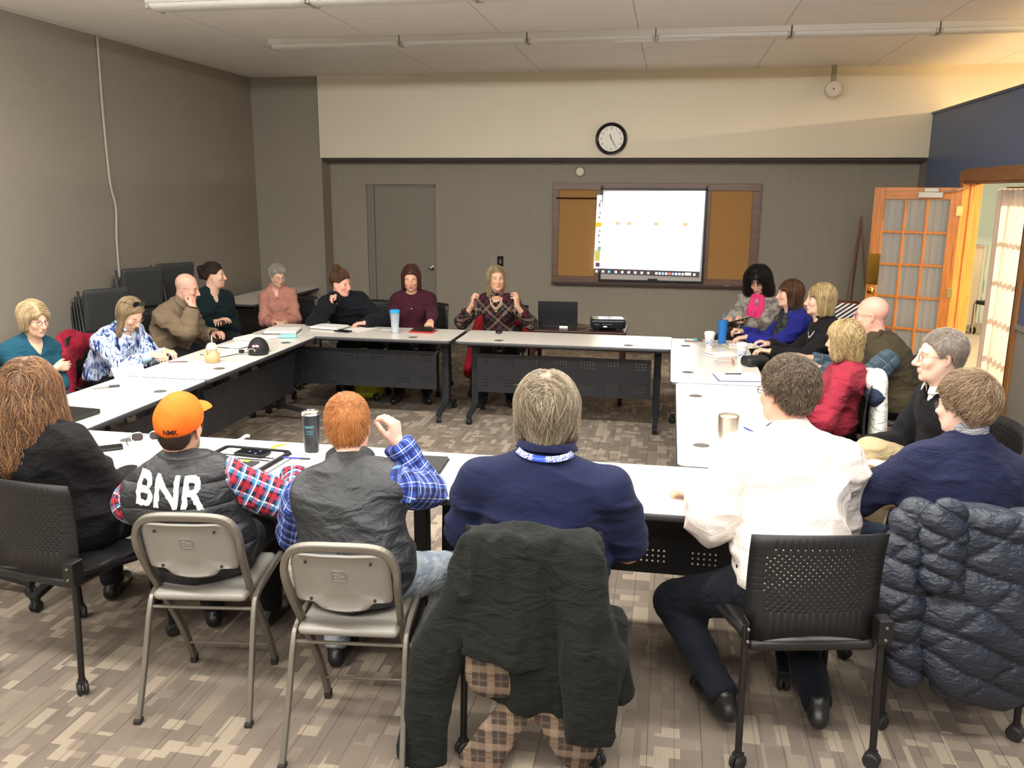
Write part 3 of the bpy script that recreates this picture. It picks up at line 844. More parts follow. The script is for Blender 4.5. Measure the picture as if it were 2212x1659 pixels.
def ceil_mat():
    t = NT('ceiling_panels'); v = t.coord(); sx = t.node('ShaderNodeSeparateXYZ'); t.link(v, sx.inputs[0])
    L = lin((240, 236, 230)); n = t.noise(v, 2.2, 4, .6); k = t.mix(n, tuple(x * .93 for x in L), L)
    a = t.math('LESS_THAN', t.math('FRACT', t.math('ADD', t.math('DIVIDE', sx.outputs[0], 1.22), 20.29)), .008)
    b = t.math('LESS_THAN', t.math('FRACT', t.math('ADD', t.math('DIVIDE', sx.outputs[1], .61), 20.12)), .012)
    br = t.math('GREATER_THAN', t.noise(t.mapping(v, (1, 4, 1)), 1.7, 2), .52)
    k = t.mix(t.math('MULTIPLY', a, .5), k, lin((120, 112, 102)))
    k = t.mix(t.math('MULTIPLY', t.math('MULTIPLY', b, br), .45), k, lin((120, 112, 102)))
    st = t.ramp(t.noise(t.mapping(v, (1, 5, 1)), 3.1, 2), [(.70, (0, 0, 0)), (.78, (1, 1, 1))])
    k = t.mix(t.math('MULTIPLY', t.math('MULTIPLY', st, b), .5), k, lin((110, 100, 90)))
    t.base(k, .8, 0, .2); t.bump(t.noise(v, 140, 3), .1, .003); return t.m

M_gray = wall_mat('gray_paint', (142, 135, 123)); M_block = wall_mat('gray_block', (140, 133, 121), block='y')
M_groove = wall_mat('gray_panelling', (148, 141, 127), groove=True)
M_cream = wall_mat('cream_paint', (222, 213, 190), rough=.4, var=.03); M_blue = wall_mat('blue_paint', (88, 102, 132), rough=.45)
M_teal = wall_mat('pale_green_block', (168, 186, 176), block='x')
M_beamshade = plain('beam_shade', (60, 56, 50), .7); M_trim_gray = plain('gray_trim', (128, 120, 110), .5)

def st(o, lab=None): return tag(o, lab, None, None, 'structure')
st(MB().box2((XL - .1, YF - .1, -.1), (XR + .12, YB + 1.0, 0)).build('floor', carpet_mat()), 'patchwork brown and beige carpet tiles')
st(MB().box2((XL - .1, YF - .1, ZC), (8.3, 15.2, ZC + .1)).build('ceiling', ceil_mat()), 'off-white panelled ceiling')
st(MB().box2((XL - .1, YF, 0), (XL, YB + .1, ZC)).build('wall_left', M_block), 'grey painted block wall on the left')
st(MB().box2((XL - .1, YF - .1, 0), (XR + .12, YF, ZC)).build('wall_front', M_gray), 'grey wall behind the camera')
# back wall with the recess of the grey door
DX0, DX1, DZ = -3.91, -2.98, 2.06
b = MB(); b.box2((XL, YB, 0), (DX0, YB + .14, 2.6)); b.box2((DX1, YB, 0), (XR, YB + .14, 2.6)); b.box2((DX0, YB, DZ), (DX1, YB + .14, 2.6))
st(b.build('wall_back', M_groove), 'grey grooved panel wall at the back')
st(MB().box2((XL, 10.64, 0), (-4.39, YB, ZC)).build('trim_1', M_gray), 'grey square corner pier beside the beam')
st(MB().box2((-4.39, 10.60, 2.38), (8.3, YB + .14, ZC)).build('trim_2', M_cream), 'deep cream beam across the top of the back wall')
st(MB().box2((-4.39, 10.66, 2.345), (XR, YB, 2.381)).build('trim_3', M_beamshade), 'dark strip painted as shadow under the beam')  # dark-coloured box stands in for the shade below the beam
d1 = MB().box2((DX0 + .09, YB + .06, 0), (DX1 - .02, YB + .10, DZ - .03)).build('door_1', plain('gray_door', (130, 122, 110), .5), None, False, .003); st(d1, 'flat grey flush door in the back wall')
fr = MB(); fr.box2((DX0, YB + .03, 0), (DX0 + .09, YB + .12, DZ)); fr.box2((DX0, YB + .045, DZ - .03), (DX1, YB + .12, DZ)); fr.box2((DX1 - .02, YB + .045, 0), (DX1, YB + .12, DZ)); fr.box2((DX0 + .03, YB + .02, 0), (DX0 + .055, YB + .04, DZ - .02))
fr.build('door_frame', M_trim_gray, d1)
kb = MB(); kb.lathe([(.0, 0), (.028, .0), (.028, .008), (.012, .012), (.012, .03), (.024, .04), (.03, .055), (.02, .07), (0.001, .073)], 18, Matrix.Translation((DX1 - .075, YB + .06, 1.0)) @ Euler((R(90), 0, 0)).to_matrix().to_4x4(), cap=False)
kb.build('door_handle', plain('satin_steel', (170, 162, 150), .3, .9), d1, True)
# blue partition on the right with the wide doorway
OY0, OY1, OZ, PT = 7.62, 9.22, 2.08, 2.84
b = MB(); b.box2((XR, OY1, .93), (XR + .14, 10.62, PT)); b.box2((XR, OY0, OZ), (XR + .14, OY1, PT)); b.box2((XR, YF, .93), (XR + .14, OY0, PT))
st(b.build('wall_right', M_blue), 'blue upper part of the right partition')
b = MB(); b.box2((XR, OY1, 0), (XR + .14, YB, .93)); b.box2((XR, YF, 0), (XR + .14, OY0, .93)); b.box2((XR, 10.62, .93), (XR + .14, YB, 2.38))
st(b.build('wall_right_lower', M_gray), 'grey lower part of the right partition')
b = MB(); b.box2((XR - .015, YF, PT), (XR + .155, 10.6, PT + .025)); st(b.build('trim_4', plain('blue_cap', (56, 70, 92), .45)), 'narrow blue cap along the top of the partition')
b = MB(); b.box2((XR - .022, YF, .915), (XR, OY0 - .09, .955)); st(b.build('trim_5', M_gray), 'grey chair rail on the right wall')
b = MB(); b.box2((XR - .018, YF, 0), (XR, OY0 - .09, .105)); st(b.build('baseboard_right', M_trim_gray), 'grey baseboard on the right wall')
b = MB(); b.box2((XL, YF, 0), (XL + .018, 10.64, .10)); st(b.build('baseboard_left', plain('dark_base', (70, 66, 60), .5)), 'dark baseboard on the left wall')
b = MB(); b.box2((-4.39, YB - .018, 0), (DX0, YB, .10)); b.box2((DX1, YB - .018, 0), (XR, YB, .10)); st(b.build('baseboard_back', plain('dark_base', (70, 66, 60), .5)), 'dark baseboard on the back wall')

def oak(name, c, axis='z'):
    t = NT(name); v = t.coord(); sc_ = {'z': (22, 22, 1.1), 'x': (1.1, 22, 22), 'y': (22, 1.1, 22)}[axis]
    n = t.noise(t.mapping(v, sc_), 3, 4, .6, .6); L = lin(c)
    t.base(t.ramp(n, [(.3, tuple(x * .62 for x in L)), (.5, L), (.75, tuple(min(1, x * 1.25) for x in L))]), .35, 0, .5)
    t.bump(n, .12, .002); return t.m
M_oak = oak('golden_oak', (196, 124, 56)); M_oakh = oak('golden_oak_cross', (196, 124, 56), 'x'); M_oak2 = oak('brown_oak', (150, 100, 52), 'y'); M_oak2z = oak('brown_oak_upright', (150, 100, 52), 'z')
b = MB(); b.box2((XR - .035, OY0 - .16, OZ + .02), (XR, OY1 + .10, OZ + .11)); b.box2((XR - .02, OY0 - .1, OZ), (XR + .14, OY1, OZ + .02)); b.box2((XR - .01, OY0 - .14, OZ + .11), (XR - .0, OY1 + .08, OZ + .14))
st(b.build('trim_6', M_oak2, None, False, .004), 'brown oak head casing over the doorway')
b = MB(); b.box2((XR - .02, OY0 - .10, 0), (XR, OY0 - .01, OZ + .02)); b.box2((XR - .02, OY0 - .03, 0), (XR + .14, OY0, OZ))
st(b.build('trim_7', M_oak2z, None, False, .004), 'brown oak casing down the near side of the doorway')
b = MB(); b.box2((XR - .021, OY1 - .006, 0), (XR + .16, OY1 + .03, OZ - .001)); b.box2((XR - .024, OY1 + .001, 0), (XR - .001, OY1 + .09, OZ + .02)); b.box2((XR + .05, OY1 - .015, 0), (XR + .09, OY1 + .001, OZ))
st(b.build('trim_8', M_oak, None, False, .004), 'golden oak jamb on the hinge side of the doorway')

def sheer(name, c, stripe=60, alpha=.75):
    t = NT(name); v = t.coord(); sx = t.node('ShaderNodeSeparateXYZ'); t.link(v, sx.inputs[0])
    n = t.noise(t.mapping(v, (stripe, stripe, 1.0)), 1.0, 3, .6); L = lin(c)
    t.base(t.mix(n, tuple(x * .55 for x in L), L), .9, 0, .1)
    t.b.inputs['Alpha'].default_value = alpha
    tr = t.node('ShaderNodeBsdfTranslucent'); tr.inputs[0].default_value = (*L, 1); mx = t.node('ShaderNodeMixShader'); mx.inputs[0].default_value = .45
    out = [n_ for n_ in t.n if n_.type == 'OUTPUT_MATERIAL'][0]; t.link(t.b.outputs[0], mx.inputs[1]); t.link(tr.outputs[0], mx.inputs[2]); t.link(mx.outputs[0], out.inputs[0])
    return t.m
def curtain(x0, x1, z0, z1, amp, waves, mat, parent, y=0.0, seed=1, name='curtain', gather=0.0):
    nx, nz = 120, 26; V = []; rng = random.Random(seed); ph = [rng.random() * 6 for _ in range(4)]
    for j in range(nz + 1):
        for i in range(nx + 1):
            u = i / nx; vv = j / nz; x = x0 + (x1 - x0) * u
            g = 1 + gather * (abs(vv - .5) * 2 - .5)
            x = (x0 + x1) / 2 + (x - (x0 + x1) / 2) * g
            yy = y + amp * (math.sin(u * waves * 6.28 + ph[0] + .5 * math.sin(vv * 3)) + .4 * math.sin(u * waves * 14 + ph[1]))
            V.append((x, yy, z0 + (z1 - z0) * vv))
    F = [(j * (nx + 1) + i, j * (nx + 1) + i + 1, (j + 1) * (nx + 1) + i + 1, (j + 1) * (nx + 1) + i) for j in range(nz) for i in range(nx)]
    return mesh_obj(name, V, F, mat, parent)

def french_door(name, loc, rz, width, cols, rows, lab, curtain_side, mframe, mcross, lock=False, closer=False, H=2.045, zbot=.24, stile=.105):
    """local x runs from the hinge; panes cols x rows"""
    d = empty(name, loc, rz, lab, None, None, 'structure')
    f = MB(); T_ = .042
    f.box2((0, -T_ / 2, .012), (stile, T_ / 2, H)); f.box2((width - stile, -T_ / 2, .012), (width, T_ / 2, H)); f.build('stile', mframe, d, False, .003)
    f = MB(); f.box2((stile, -T_ / 2, .012), (width - stile, T_ / 2, zbot)); f.box2((stile, -T_ / 2, H - .115), (width - stile, T_ / 2, H)); f.build('rail', mcross, d, False, .003)
    gx0, gx1, gz0, gz1 = stile, width - stile, zbot, H - .115; f = MB(); mw = .026
    for i in range(1, cols):
        x = gx0 + (gx1 - gx0) * i / cols; f.box2((x - mw / 2, -.015, gz0), (x + mw / 2, .015, gz1))
    for j in range(1, rows):
        z = gz0 + (gz1 - gz0) * j / rows; f.box2((gx0, -.0145, z - mw / 2), (gx1, .0145, z + mw / 2))
    f.build('glazing_bar', mframe, d, False, .004)
    MB().box2((gx0, -.003, gz0), (gx1, .003, gz1)).build('pane', glass('door_glass', (225, 235, 235), .03, .12), d)
    return d, gx0, gx1, gz0, gz1
# open leaf swings into the room
ang = math.atan2(9.52 - 9.20, 2.05 - 2.80)
dl, gx0, gx1, gz0, gz1 = french_door('door_2', (2.785, 9.20, .0), ang, .81, 3, 5, 'open golden oak French door leaf with fifteen curtained panes', 1, M_oak, M_oakh, zbot=.30)
MC = sheer('white_sheer', (226, 222, 212), 60, .93)
curtain(gx0 - .02, gx1 + .02, gz0 - .02, gz1 + .02, .010, 9, MC, dl, y=-.04, seed=3, gather=.03)
# lock plates, closer and hinges on the open leaf; the room side is the leaf's +Y side
br = plain('polished_brass', (212, 166, 72), .16, 1.0)
lk = MB(); lk.box2((.81 - .115, .022, 1.06), (.81 + .002, .028, 1.38)); lk.box2((.81 - .002, -.02, 1.06), (.812, .024, 1.38)); lk.build('lock_plate', br, dl, False, .003)
kn = MB(); kn.lathe([(.001, 0), (.03, .0), (.03, .01), (.012, .014), (.012, .04), (.026, .05), (.03, .065), (.02, .078), (.001, .08)], 20, Matrix.Translation((.81 - .06, .028, 1.0)) @ Euler((R(-90), 0, 0)).to_matrix().to_4x4(), cap=False); kn.build('door_handle', br, dl, True)
cl = MB(); cl.box2((.17, .021, 1.945), (.39, .075, 2.0)); cl.box2((.21, .021, 2.0), (.34, .06, 2.04)); cl.tube([(.22, .05, 1.99), (.05, .10, 2.02), (-.02, .03, 2.05)], .008, 6); cl.build('door_closer', plain('closer_gray', (176, 170, 160), .35, .4), dl, False, .012)
for z in (1.82, 1.02, .25):
    MB().box2((-.012, .018, z - .05), (.045, .026, z + .05)).build('hinge', plain('brass_leaf', (226, 196, 120), .3, .8), dl, False, .004)
# closed leaf in the plane of the wall, with a white curtain on the room side
d2 = french_door('door_3', (2.90, OY0 + .005, 0), R(90), .745, 3, 5, 'closed French door leaf hung with a long white curtain', 1, M_oak2z, M_oak2z, zbot=.30)[0]
curtain(.045, .735, .06, 2.03, .014, 6, sheer('white_drape', (238, 228, 218), 30, .97), d2, y=.075, seed=9, gather=.05)
MB().tube([(.03, .07, 2.02), (.74, .07, 2.02)], .007, 8).build('curtain_rod', br, d2, True)

# the rooms beyond the doorway and above the partition
t = NT('corridor_floor'); v = t.coord(); t.base(t.mix(t.noise(v, 9, 4), lin((176, 160, 132)), lin((150, 134, 110))), .55, 0, .4)
st(MB().box2((XR + .12, 6.4, -.1), (8.3, 15.2, -.0)).build('floor', t.m), 'pale beige floor beyond the doorway')
st(MB().box2((XR + .14, 14.6, 0), (8.3, 14.7, ZC)).build('wall_back', M_teal), 'pale green block wall far beyond the doorway')
st(MB().box2((8.2, 6.4, 0), (8.3, 14.7, ZC)).build('wall_right', wall_mat('hall_cream', (200, 188, 160))), 'cream wall of the next room')
st(MB().box2((XR + .14, 6.3, 0), (8.3, 6.4, ZC)).build('wall_front', wall_mat('hall_cream2', (200, 188, 160))), 'cream near wall of the next room')

# ------------------------------------------------------------------ things fixed to walls and ceiling
chrome = plain('chrome', (210, 210, 210), .12, 1.0)
c = smooth_path([(XL + .015, 7.62, 3.35), (XL + .015, 7.60, 2.65), (XL + .015, 7.61, 2.05), (XL + .018, 7.66, 1.8), (XL + .016, 7.63, 1.5), (XL + .016, 7.62, 1.14)], 6)
tag(MB().tube(c, .011, 8).build('wall_cable', plain('painted_cable', (168, 160, 150), .5), None, True), 'pale painted cable running down the grey block wall', 'cable')
tag(MB().box2((XL, 7.57, 1.02), (XL + .05, 7.68, 1.13)).build('cable_box', plain('painted_cable', (168, 160, 150), .5), None, False, .004), 'small pale junction box at the foot of the wall cable', 'junction box')

ck = empty('wall_clock', (-.735, 10.60, 2.595), 0, 'round white wall clock with a thick black rim on the beam', 'clock')
RX = Euler((R(90), 0, 0)).to_matrix().to_4x4()
MB().lathe([(.140, 0), (.187, 0), (.187, .03), (.178, .045), (.160, .050), (.148, .040), (.145, .028)], 48, RX).build('clock_rim', plain('black_gloss', (14, 13, 13), .2), ck, True, angle=30)
MB().lathe([(.0005, .030), (.147, .030)], 48, RX, cap=False).build('clock_face', plain('clock_white', (246, 243, 236), .5), ck)
hm = plain('clock_black', (24, 22, 22), .5)
def hand_(name, a, L, w_, y):
    MB().prism([(-w_, -.015), (w_, -.015), (w_ * 1.2, L * .7), (0, L), (-w_ * 1.2, L * .7)], 0, .002, Matrix.Translation((0, -y, 0)) @ Euler((0, R(a), 0)).to_matrix().to_4x4() @ RX).build(name, hm, ck)
hand_('hour_hand', -18, .062, .0045, .034); hand_('minute_hand', 149, .115, .0032, .038)
def text(name, s_, size, loc, rot, mat, parent=None, ext=.0006, align='CENTER', bold=0.0, sx=1.0):
    cu = bpy.data.curves.new(name, 'FONT'); cu.body = s_; cu.size = size; cu.extrude = ext; cu.align_x = align; cu.align_y = 'CENTER'; cu.offset = bold
    to = bpy.data.objects.new(name, cu); dg = bpy.context.evaluated_depsgraph_get(); col.objects.link(to); dg.update()
    me = bpy.data.meshes.new_from_object(to.evaluated_get(dg)); bpy.data.objects.remove(to)
    o = bpy.data.objects.new(name, me); col.objects.link(o); me.materials.clear(); me.materials.append(mat)
    o.matrix_local = Matrix.Translation(loc) @ Euler(rot).to_matrix().to_4x4() @ Matrix.Diagonal((sx, 1, 1, 1))
    if parent: o.parent = parent
    return o
for i in range(1, 13):
    a = R(i * 30); text('numeral', str(i), .034, (.118 * math.sin(a), -.0315, .118 * math.cos(a)), (R(90), 0, 0), hm, ck)
hn = empty('alarm_horn', (1.69, 10.42, 3.10), 0, 'small round white alarm hanging from the ceiling by the beam', 'alarm')
MB().lathe([(.001, .06), (.055, .06), (.082, .045), (.086, .02), (.086, -.02), (.07, -.03), (.001, -.03)], 32, RX).build('horn_body', plain('horn_white', (214, 206, 188), .45), hn, True, angle=30)
MB().box2((-.02, .02, .06), (.03, .06, .262)).build('bracket', plain('horn_bracket', (150, 142, 128), .5), hn)
mb = MB(); mb.lathe([(.001, .063), (.008, .063)], 10, RX)
for i in range(10): mb.lathe([(.001, .0535), (.003, .0535)], 6, Matrix.Translation((.055 * math.cos(i * .628), 0, .055 * math.sin(i * .628))) @ RX)
mb.build('grille_hole', hm, hn)
sdt = empty('wall_sensor', (-1.13, YB, 2.225), 0, 'small round cream sensor high on the back wall left of the board', 'sensor')
MB().lathe([(.001, .03), (.045, .03), (.052, .022), (.055, .0)], 28, RX).build('sensor_cover', plain('cream_plastic', (220, 212, 188), .4), sdt, True, angle=30)
MB().lathe([(.052, .0), (.064, .0), (.064, .012), (.054, .014)], 28, RX).build('sensor_ring', plain('sensor_dark', (112, 104, 92), .5), sdt, True, angle=30)
sw_ = empty('light_switch', (-2.13, YB, 1.105), 0, 'black switch plate on the back wall above the presenter', 'switch')
MB().box2((-.04, -.008, -.065), (.04, 0, .065)).build('switch_plate', plain('black_gloss', (14, 13, 13), .2), sw_, False, .003)
MB().box2((-.018, -.014, -.03), (.018, -.007, .03)).build('rocker', plain('brown_switch', (92, 74, 56), .4), sw_, False, .003)

# board with cork wings, whiteboard and the projected picture
M_walnut = oak('walnut_laminate', (116, 90, 76), 'x'); M_cork = None
t = NT('cork'); v = t.coord(); n = t.noise(v, 70, 4, .7); t.base(t.mix(n, lin((150, 112, 64)), lin((190, 146, 92))), .85, 0, .15); t.bump(n, .2, .003); M_cork = t.m
bd = empty('bulletin_board', (0, YB, 0), 0, 'wide brown board with cork wings around the lit screen', 'board')
f = MB(); x0, x1, z0, z1 = -1.455, 1.05, .86, 2.09
f.box2((x0, -.05, z0), (x1, 0, z0 + .085)); f.box2((x0, -.05, z1 - .085), (x1, 0, z1)); f.box2((x0, -.05, z0 + .085), (x0 + .075, 0, z1 - .085)); f.box2((x1 - .095, -.05, z0 + .085), (x1, 0, z1 - .085)); f.box2((-.915, -.05, z0 + .085), (-.84, 0, z1 - .085)); f.box2((.40, -.05, z0 + .085), (.465, 0, z1 - .085))
f.build('board_frame', M_walnut, bd, False, .003)
for (a, b_) in ((x0 + .075, -.915), (.465, x1 - .095)): MB().box2((a, -.030, z0 + .085), (b_, -.005, z1 - .085)).build('cork_panel', M_cork, bd)
MB().tube([(x0 + .04, -.058, 1.905), (-.915, -.058, 1.905)], .009, 8).build('map_rail', plain('dark_bronze', (70, 50, 30), .35, .6), bd, True)
ty = MB(); ty.box2((x0, -.10, z0 - .02), (x1, -.0, z0 + .0)); ty.box2((x0, -.105, z0 - .02), (x1, -.098, z0 + .012)); ty.build('marker_tray', plain('tray_brown', (58, 42, 36), .4), bd)
wb = MB(); wb.box2((-.86, -.075, .885), (.425, -.051, .915)); wb.box2((-.86, -.075, .915), (-.835, -.051, 2.06)); wb.box2((.40, -.075, .915), (.425, -.051, 2.06)); wb.box2((-.86, -.075, 2.005), (.425, -.051, 2.03)); wb.build('screen_frame', plain('black_satin', (22, 20, 22), .35), bd, False, .002)
MB().box2((-.835, -.066, .915), (.40, -.052, 2.005)).build('whiteboard', plain('whiteboard', (196, 192, 190), .25), bd)
MB().box2((-.25, -.082, .918), (-.13, -.075, .935)).build('latch', plain('black_satin', (22, 20, 22), .35), bd)
MB().box2((.68, -.09, z0), (.74, -.07, z0 + .014)).build('eraser', plain('white_paint', (225, 222, 214), .5), bd)
pj = empty('projected_picture', (0, YB - .077, 0), 0, 'glowing projected computer desktop on the middle of the board', 'projection')
def quadm(name, pts, mat, y=0.0, par=None):
    mb = MB(); mb.add([(p[0], y, p[1]) for p in pts] + [(p[0], y + .001, p[1]) for p in pts], [(0, 1, 2, 3), (7, 6, 5, 4)] + [(i, i + 4, (i + 1) % 4 + 4, (i + 1) % 4) for i in range(4)]); return mb.build(name, mat, par or pj)
def rct(x, z, w_, h_): return [(x, z), (x + w_, z), (x + w_, z + h_), (x, z + h_)]
quadm('page', [(-.925, 1.045), (.372, 1.03), (.392, 2.0), (-.82, 1.985)], emit('projected_white', (252, 253, 255), 1.6))
quadm('side_strip', [(-.925, 1.045), (-.85, 1.045), (-.842, 1.945), (-.905, 1.945)], emit('projected_side', (232, 228, 224), .95), -.001)
quadm('task_bar', [(-.83, .985), (.372, .965), (.374, 1.035), (-.90, 1.05)], emit('projected_bar', (66, 60, 60), .55), -.001)
quadm('toolbar', [(-.80, 1.585), (.33, 1.58), (.33, 1.625), (-.80, 1.63)], emit('projected_tool', (236, 216, 208), 1.0), -.001)
for x in (-.67, -.53, -.20, .15): quadm('toolbar_button', rct(x, 1.585, .055, .04), emit('projected_orange', (236, 172, 140), .95), -.002)
quadm('highlight', rct(-.915, 1.56, .075, .055), emit('projected_amber', (226, 168, 40), .9), -.0025)
for i, (z, h_) in enumerate(((1.86, .02), (1.80, .05), (1.72, .02), (1.66, .03), (1.50, .02), (1.44, .03), (1.36, .025))): quadm('side_note', rct(-.872 - .01 * (i % 2), z, .02, h_), emit('projected_gray', (120, 122, 130), .8), -.002)
quadm('picture', rct(-.915, 1.14, .065, .13), emit('projected_green', (176, 172, 90), .8), -.002)
quadm('picture', rct(-.88, 1.27, .04, .05), emit('projected_teal', (120, 160, 120), .8), -.0025)
quadm('picture', rct(-.90, 1.07, .05, .05), emit('projected_dark', (90, 60, 80), .6), -.0025)
for x, c_ in ((-.78, (236, 214, 210)), (-.735, (206, 200, 190)), (-.70, (232, 214, 214))): quadm('picture', rct(x, 1.09, .035, .10 + .04 * (x == -.735)), emit('projected_fig_%d' % int(-x * 1000), c_, 1.0), -.002)
quadm('picture', [(.18, 1.06), (.33, 1.06), (.34, 1.13), (.22, 1.10)], emit('projected_sea', (196, 226, 224), 1.15), -.002)
quadm('picture', rct(.29, 1.18, .045, .05), emit('projected_sea', (196, 226, 224), 1.15), -.002)
ic = [(-.90, (230, 230, 235)), (-.82, (210, 225, 235)), (-.745, (110, 190, 235)), (-.66, (240, 240, 240)), (-.58, (250, 245, 240)), (-.50, (250, 248, 245)), (-.42, (250, 250, 250)), (-.34, (250, 250, 250)), (-.26, (235, 190, 170)), (-.16, (230, 230, 230)), (-.12, (190, 220, 235)), (-.08, (150, 190, 230)), (-.04, (240, 240, 240)), (0.0, (225, 120, 100)), (.04, (150, 180, 230)), (.08, (235, 235, 235)), (.12, (235, 235, 235)), (.16, (235, 235, 235)), (.30, (245, 245, 245))]
for x, c_ in ic: quadm('task_icon', rct(x, .998 - (x + .9) * .012, .028, .028), emit('icon_%d' % int((x + 1) * 1000), c_, .95), -.002)
quadm('task_icon', rct(.20, .985, .075, .035), emit('icon_clock', (220, 220, 220), .9), -.002)

# ceiling fixtures: unlit surface-mounted strips
def strip(n0, x0, x1, y, z0, lab, grp, w_=.20, lens=None):
    e = empty('ceiling_light', ((x0 + x1) / 2, y, ZC), 0, lab, 'ceiling light', grp); L_ = (x1 - x0) - .01
    MB().box2((-L_ / 2, -w_ / 2, -.05), (L_ / 2, w_ / 2, 0)).build('housing', plain('fixture_white', (205, 200, 190), .45), e, False, .004)
    V = []; n = 10; prof = [(-w_ * .42, -.05)] + [(-w_ * .42 * math.cos(math.pi * i / n), -.052 - .038 * math.sin(math.pi * i / n) ** .7) for i in range(n + 1)] + [(w_ * .42, -.05)]
    mb = MB(); k = len(prof); mb.add([(-L_ / 2 + .02, p[0], p[1]) for p in prof] + [(L_ / 2 - .02, p[0], p[1]) for p in prof], [(i, i + 1, k + i + 1, k + i) for i in range(k - 1)] + [tuple(range(k - 1, -1, -1)), tuple(range(k, 2 * k))])
    mb.build('diffuser', lens or plain('prismatic_lens', (214, 212, 206), .35), e, True, angle=50)
    mb = MB(); mb.box2((-L_ / 2, -w_ * .46, -.085), (-L_ / 2 + .022, w_ * .46, -.04)); mb.box2((L_ / 2 - .022, -w_ * .46, -.085), (L_ / 2, w_ * .46, -.04)); mb.build('end_cap', plain('fixture_gray', (178, 172, 164), .45), e, False, .003)
xs = [-3.79, -2.51, -1.33, -.20, .93, 2.10, 3.3, 4.5]
for i in range(len(xs) - 1):
    strip(0, xs[i], xs[i + 1], 8.1, ZC, ['farthest-left unlit strip light of the far ceiling row', 'second unlit strip light from the left in the far ceiling row', 'unlit strip light of the far ceiling row left of the clock', 'unlit strip light of the far ceiling row above the clock', 'unlit strip light of the far ceiling row above the cork wing', 'unlit strip light of the far ceiling row by the round alarm', 'unlit strip light of the far ceiling row beyond the partition'][i], 'unlit strip lights of the far row')
for i, (a, b_) in enumerate(((-3.87, -2.62), (-2.62, -1.4), (-1.4, -.2))):
    strip(0, a, b_, 6.28, ZC, ['big unlit strip light at the top left with a free end', 'unlit strip light at the top edge, second of the near row', 'unlit strip light at the very top edge, third of the near row'][i], 'unlit strip lights of the near row', .24)

for j, (y, pw) in enumerate(ROWS):
    lm = emit('lit_lens_%d' % j, (255, 255, 255), pw); lm.node_tree.nodes['Principled BSDF'].inputs['Emission Color'].default_value = (*WARM, 1)
    for i in range(6):
        strip(0, -4.9 + 1.2 * i, -3.7 + 1.2 * i, y, ZC, 'lit ceiling strip light out of view overhead', 'lit strip lights of the near end', .24, lm)
# easel, folded chair stack by the French door
es = empty('wooden_easel', (2.10, 10.35, 0), 0, 'thin wooden easel standing in the corner behind the French door', 'easel')
for (x, y) in ((-.17, -.15), (.22, -.12), (.02, .38)): MB().tube([(x, y, 0), (0, 0, 1.73)], .0, flat=(.022, .02)).build('leg', oak('easel_wood', (116, 88, 66)) if 'easel_wood' not in bpy.data.materials else bpy.data.materials['easel_wood'], es)
MB().box2((-.14, -.14, .55), (.18, -.10, .585)).build('ledge', bpy.data.materials['easel_wood'], es)
# ------------------------------------------------------------------ tables
t = NT('white_laminate'); v = t.coord(); n = t.noise(v, 5, 4); t.base(t.mix(n, lin((222, 216, 204)), lin((230, 225, 214))), .22, 0, .5); t.bump(t.noise(v, 260, 2), .03, .001); M_lam = t.m
M_edge = plain('dark_edge_band', (52, 52, 54), .5, 0, .04); M_tmetal = plain('charcoal_metal', (38, 39, 42), .45, .2, .05); M_cast = plain('caster_rubber', (30, 29, 29), .6)
def caster(parent, x, y, rot=0.0, r=.028, name='caster', z0=0.0):
    mb = MB(); Mx = Matrix.Translation((x, y, r + z0)) @ Euler((0, 0, rot)).to_matrix().to_4x4()
    for s_ in (-1, 1):
        mb.lathe([(.001, -.009), (r * .8, -.009), (r, -.004), (r, .004), (r * .8, .009), (.001, .009)], 18, Mx @ Matrix.Translation((s_ * .012, 0, 0)) @ Euler((0, R(90), 0)).to_matrix().to_4x4())
    mb.box((0, 0.008, r * .55), (.034, .04, r * .9)) if False else None
    Vh = [(p[0], p[1], p[2]) for p in [(-.006, -r * .9, .0), (.006, -r * .9, 0), (.006, r * .5, r * 1.1), (-.006, r * .5, r * 1.1), (-.006, -r * .8, r * .9), (.006, -r * .8, r * .9)]]
    mb.box(tuple(Mx @ Vector((0, .0, r * .9))), (.03, .03, .02), (0, 0, rot))
    return mb.build(name, M_cast, parent, True, angle=35)
def perf(x0, x1, z0, z1, holes_x, holes_z, hs_, keep, place, name, mat, parent, thick=.0015, smooth=False):
    """sheet with real square holes: cells between cut lines, hole cells left out"""
    xs = sorted(set([x0, x1] + [h - hs_ / 2 for h in holes_x] + [h + hs_ / 2 for h in holes_x])); zs = sorted(set([z0, z1] + [h - hs_ / 2 for h in holes_z] + [h + hs_ / 2 for h in holes_z]))
    V = [place(x, z) for z in zs for x in xs]; nx = len(xs); F = []
    HX = {round(h - hs_ / 2, 5): h for h in holes_x}; HZ = {round(h - hs_ / 2, 5): h for h in holes_z}
    for j in range(len(zs) - 1):
        for i in range(nx - 1):
            hx = HX.get(round(xs[i], 5)); hz = HZ.get(round(zs[j], 5))
            if hx is not None and hz is not None and keep(hx, hz): continue
            F.append((j * nx + i, j * nx + i + 1, (j + 1) * nx + i + 1, (j + 1) * nx + i))
    o = mesh_obj(name, V, F, mat, parent, smooth); m = o.modifiers.new('t', 'SOLIDIFY'); m.thickness = thick; return o

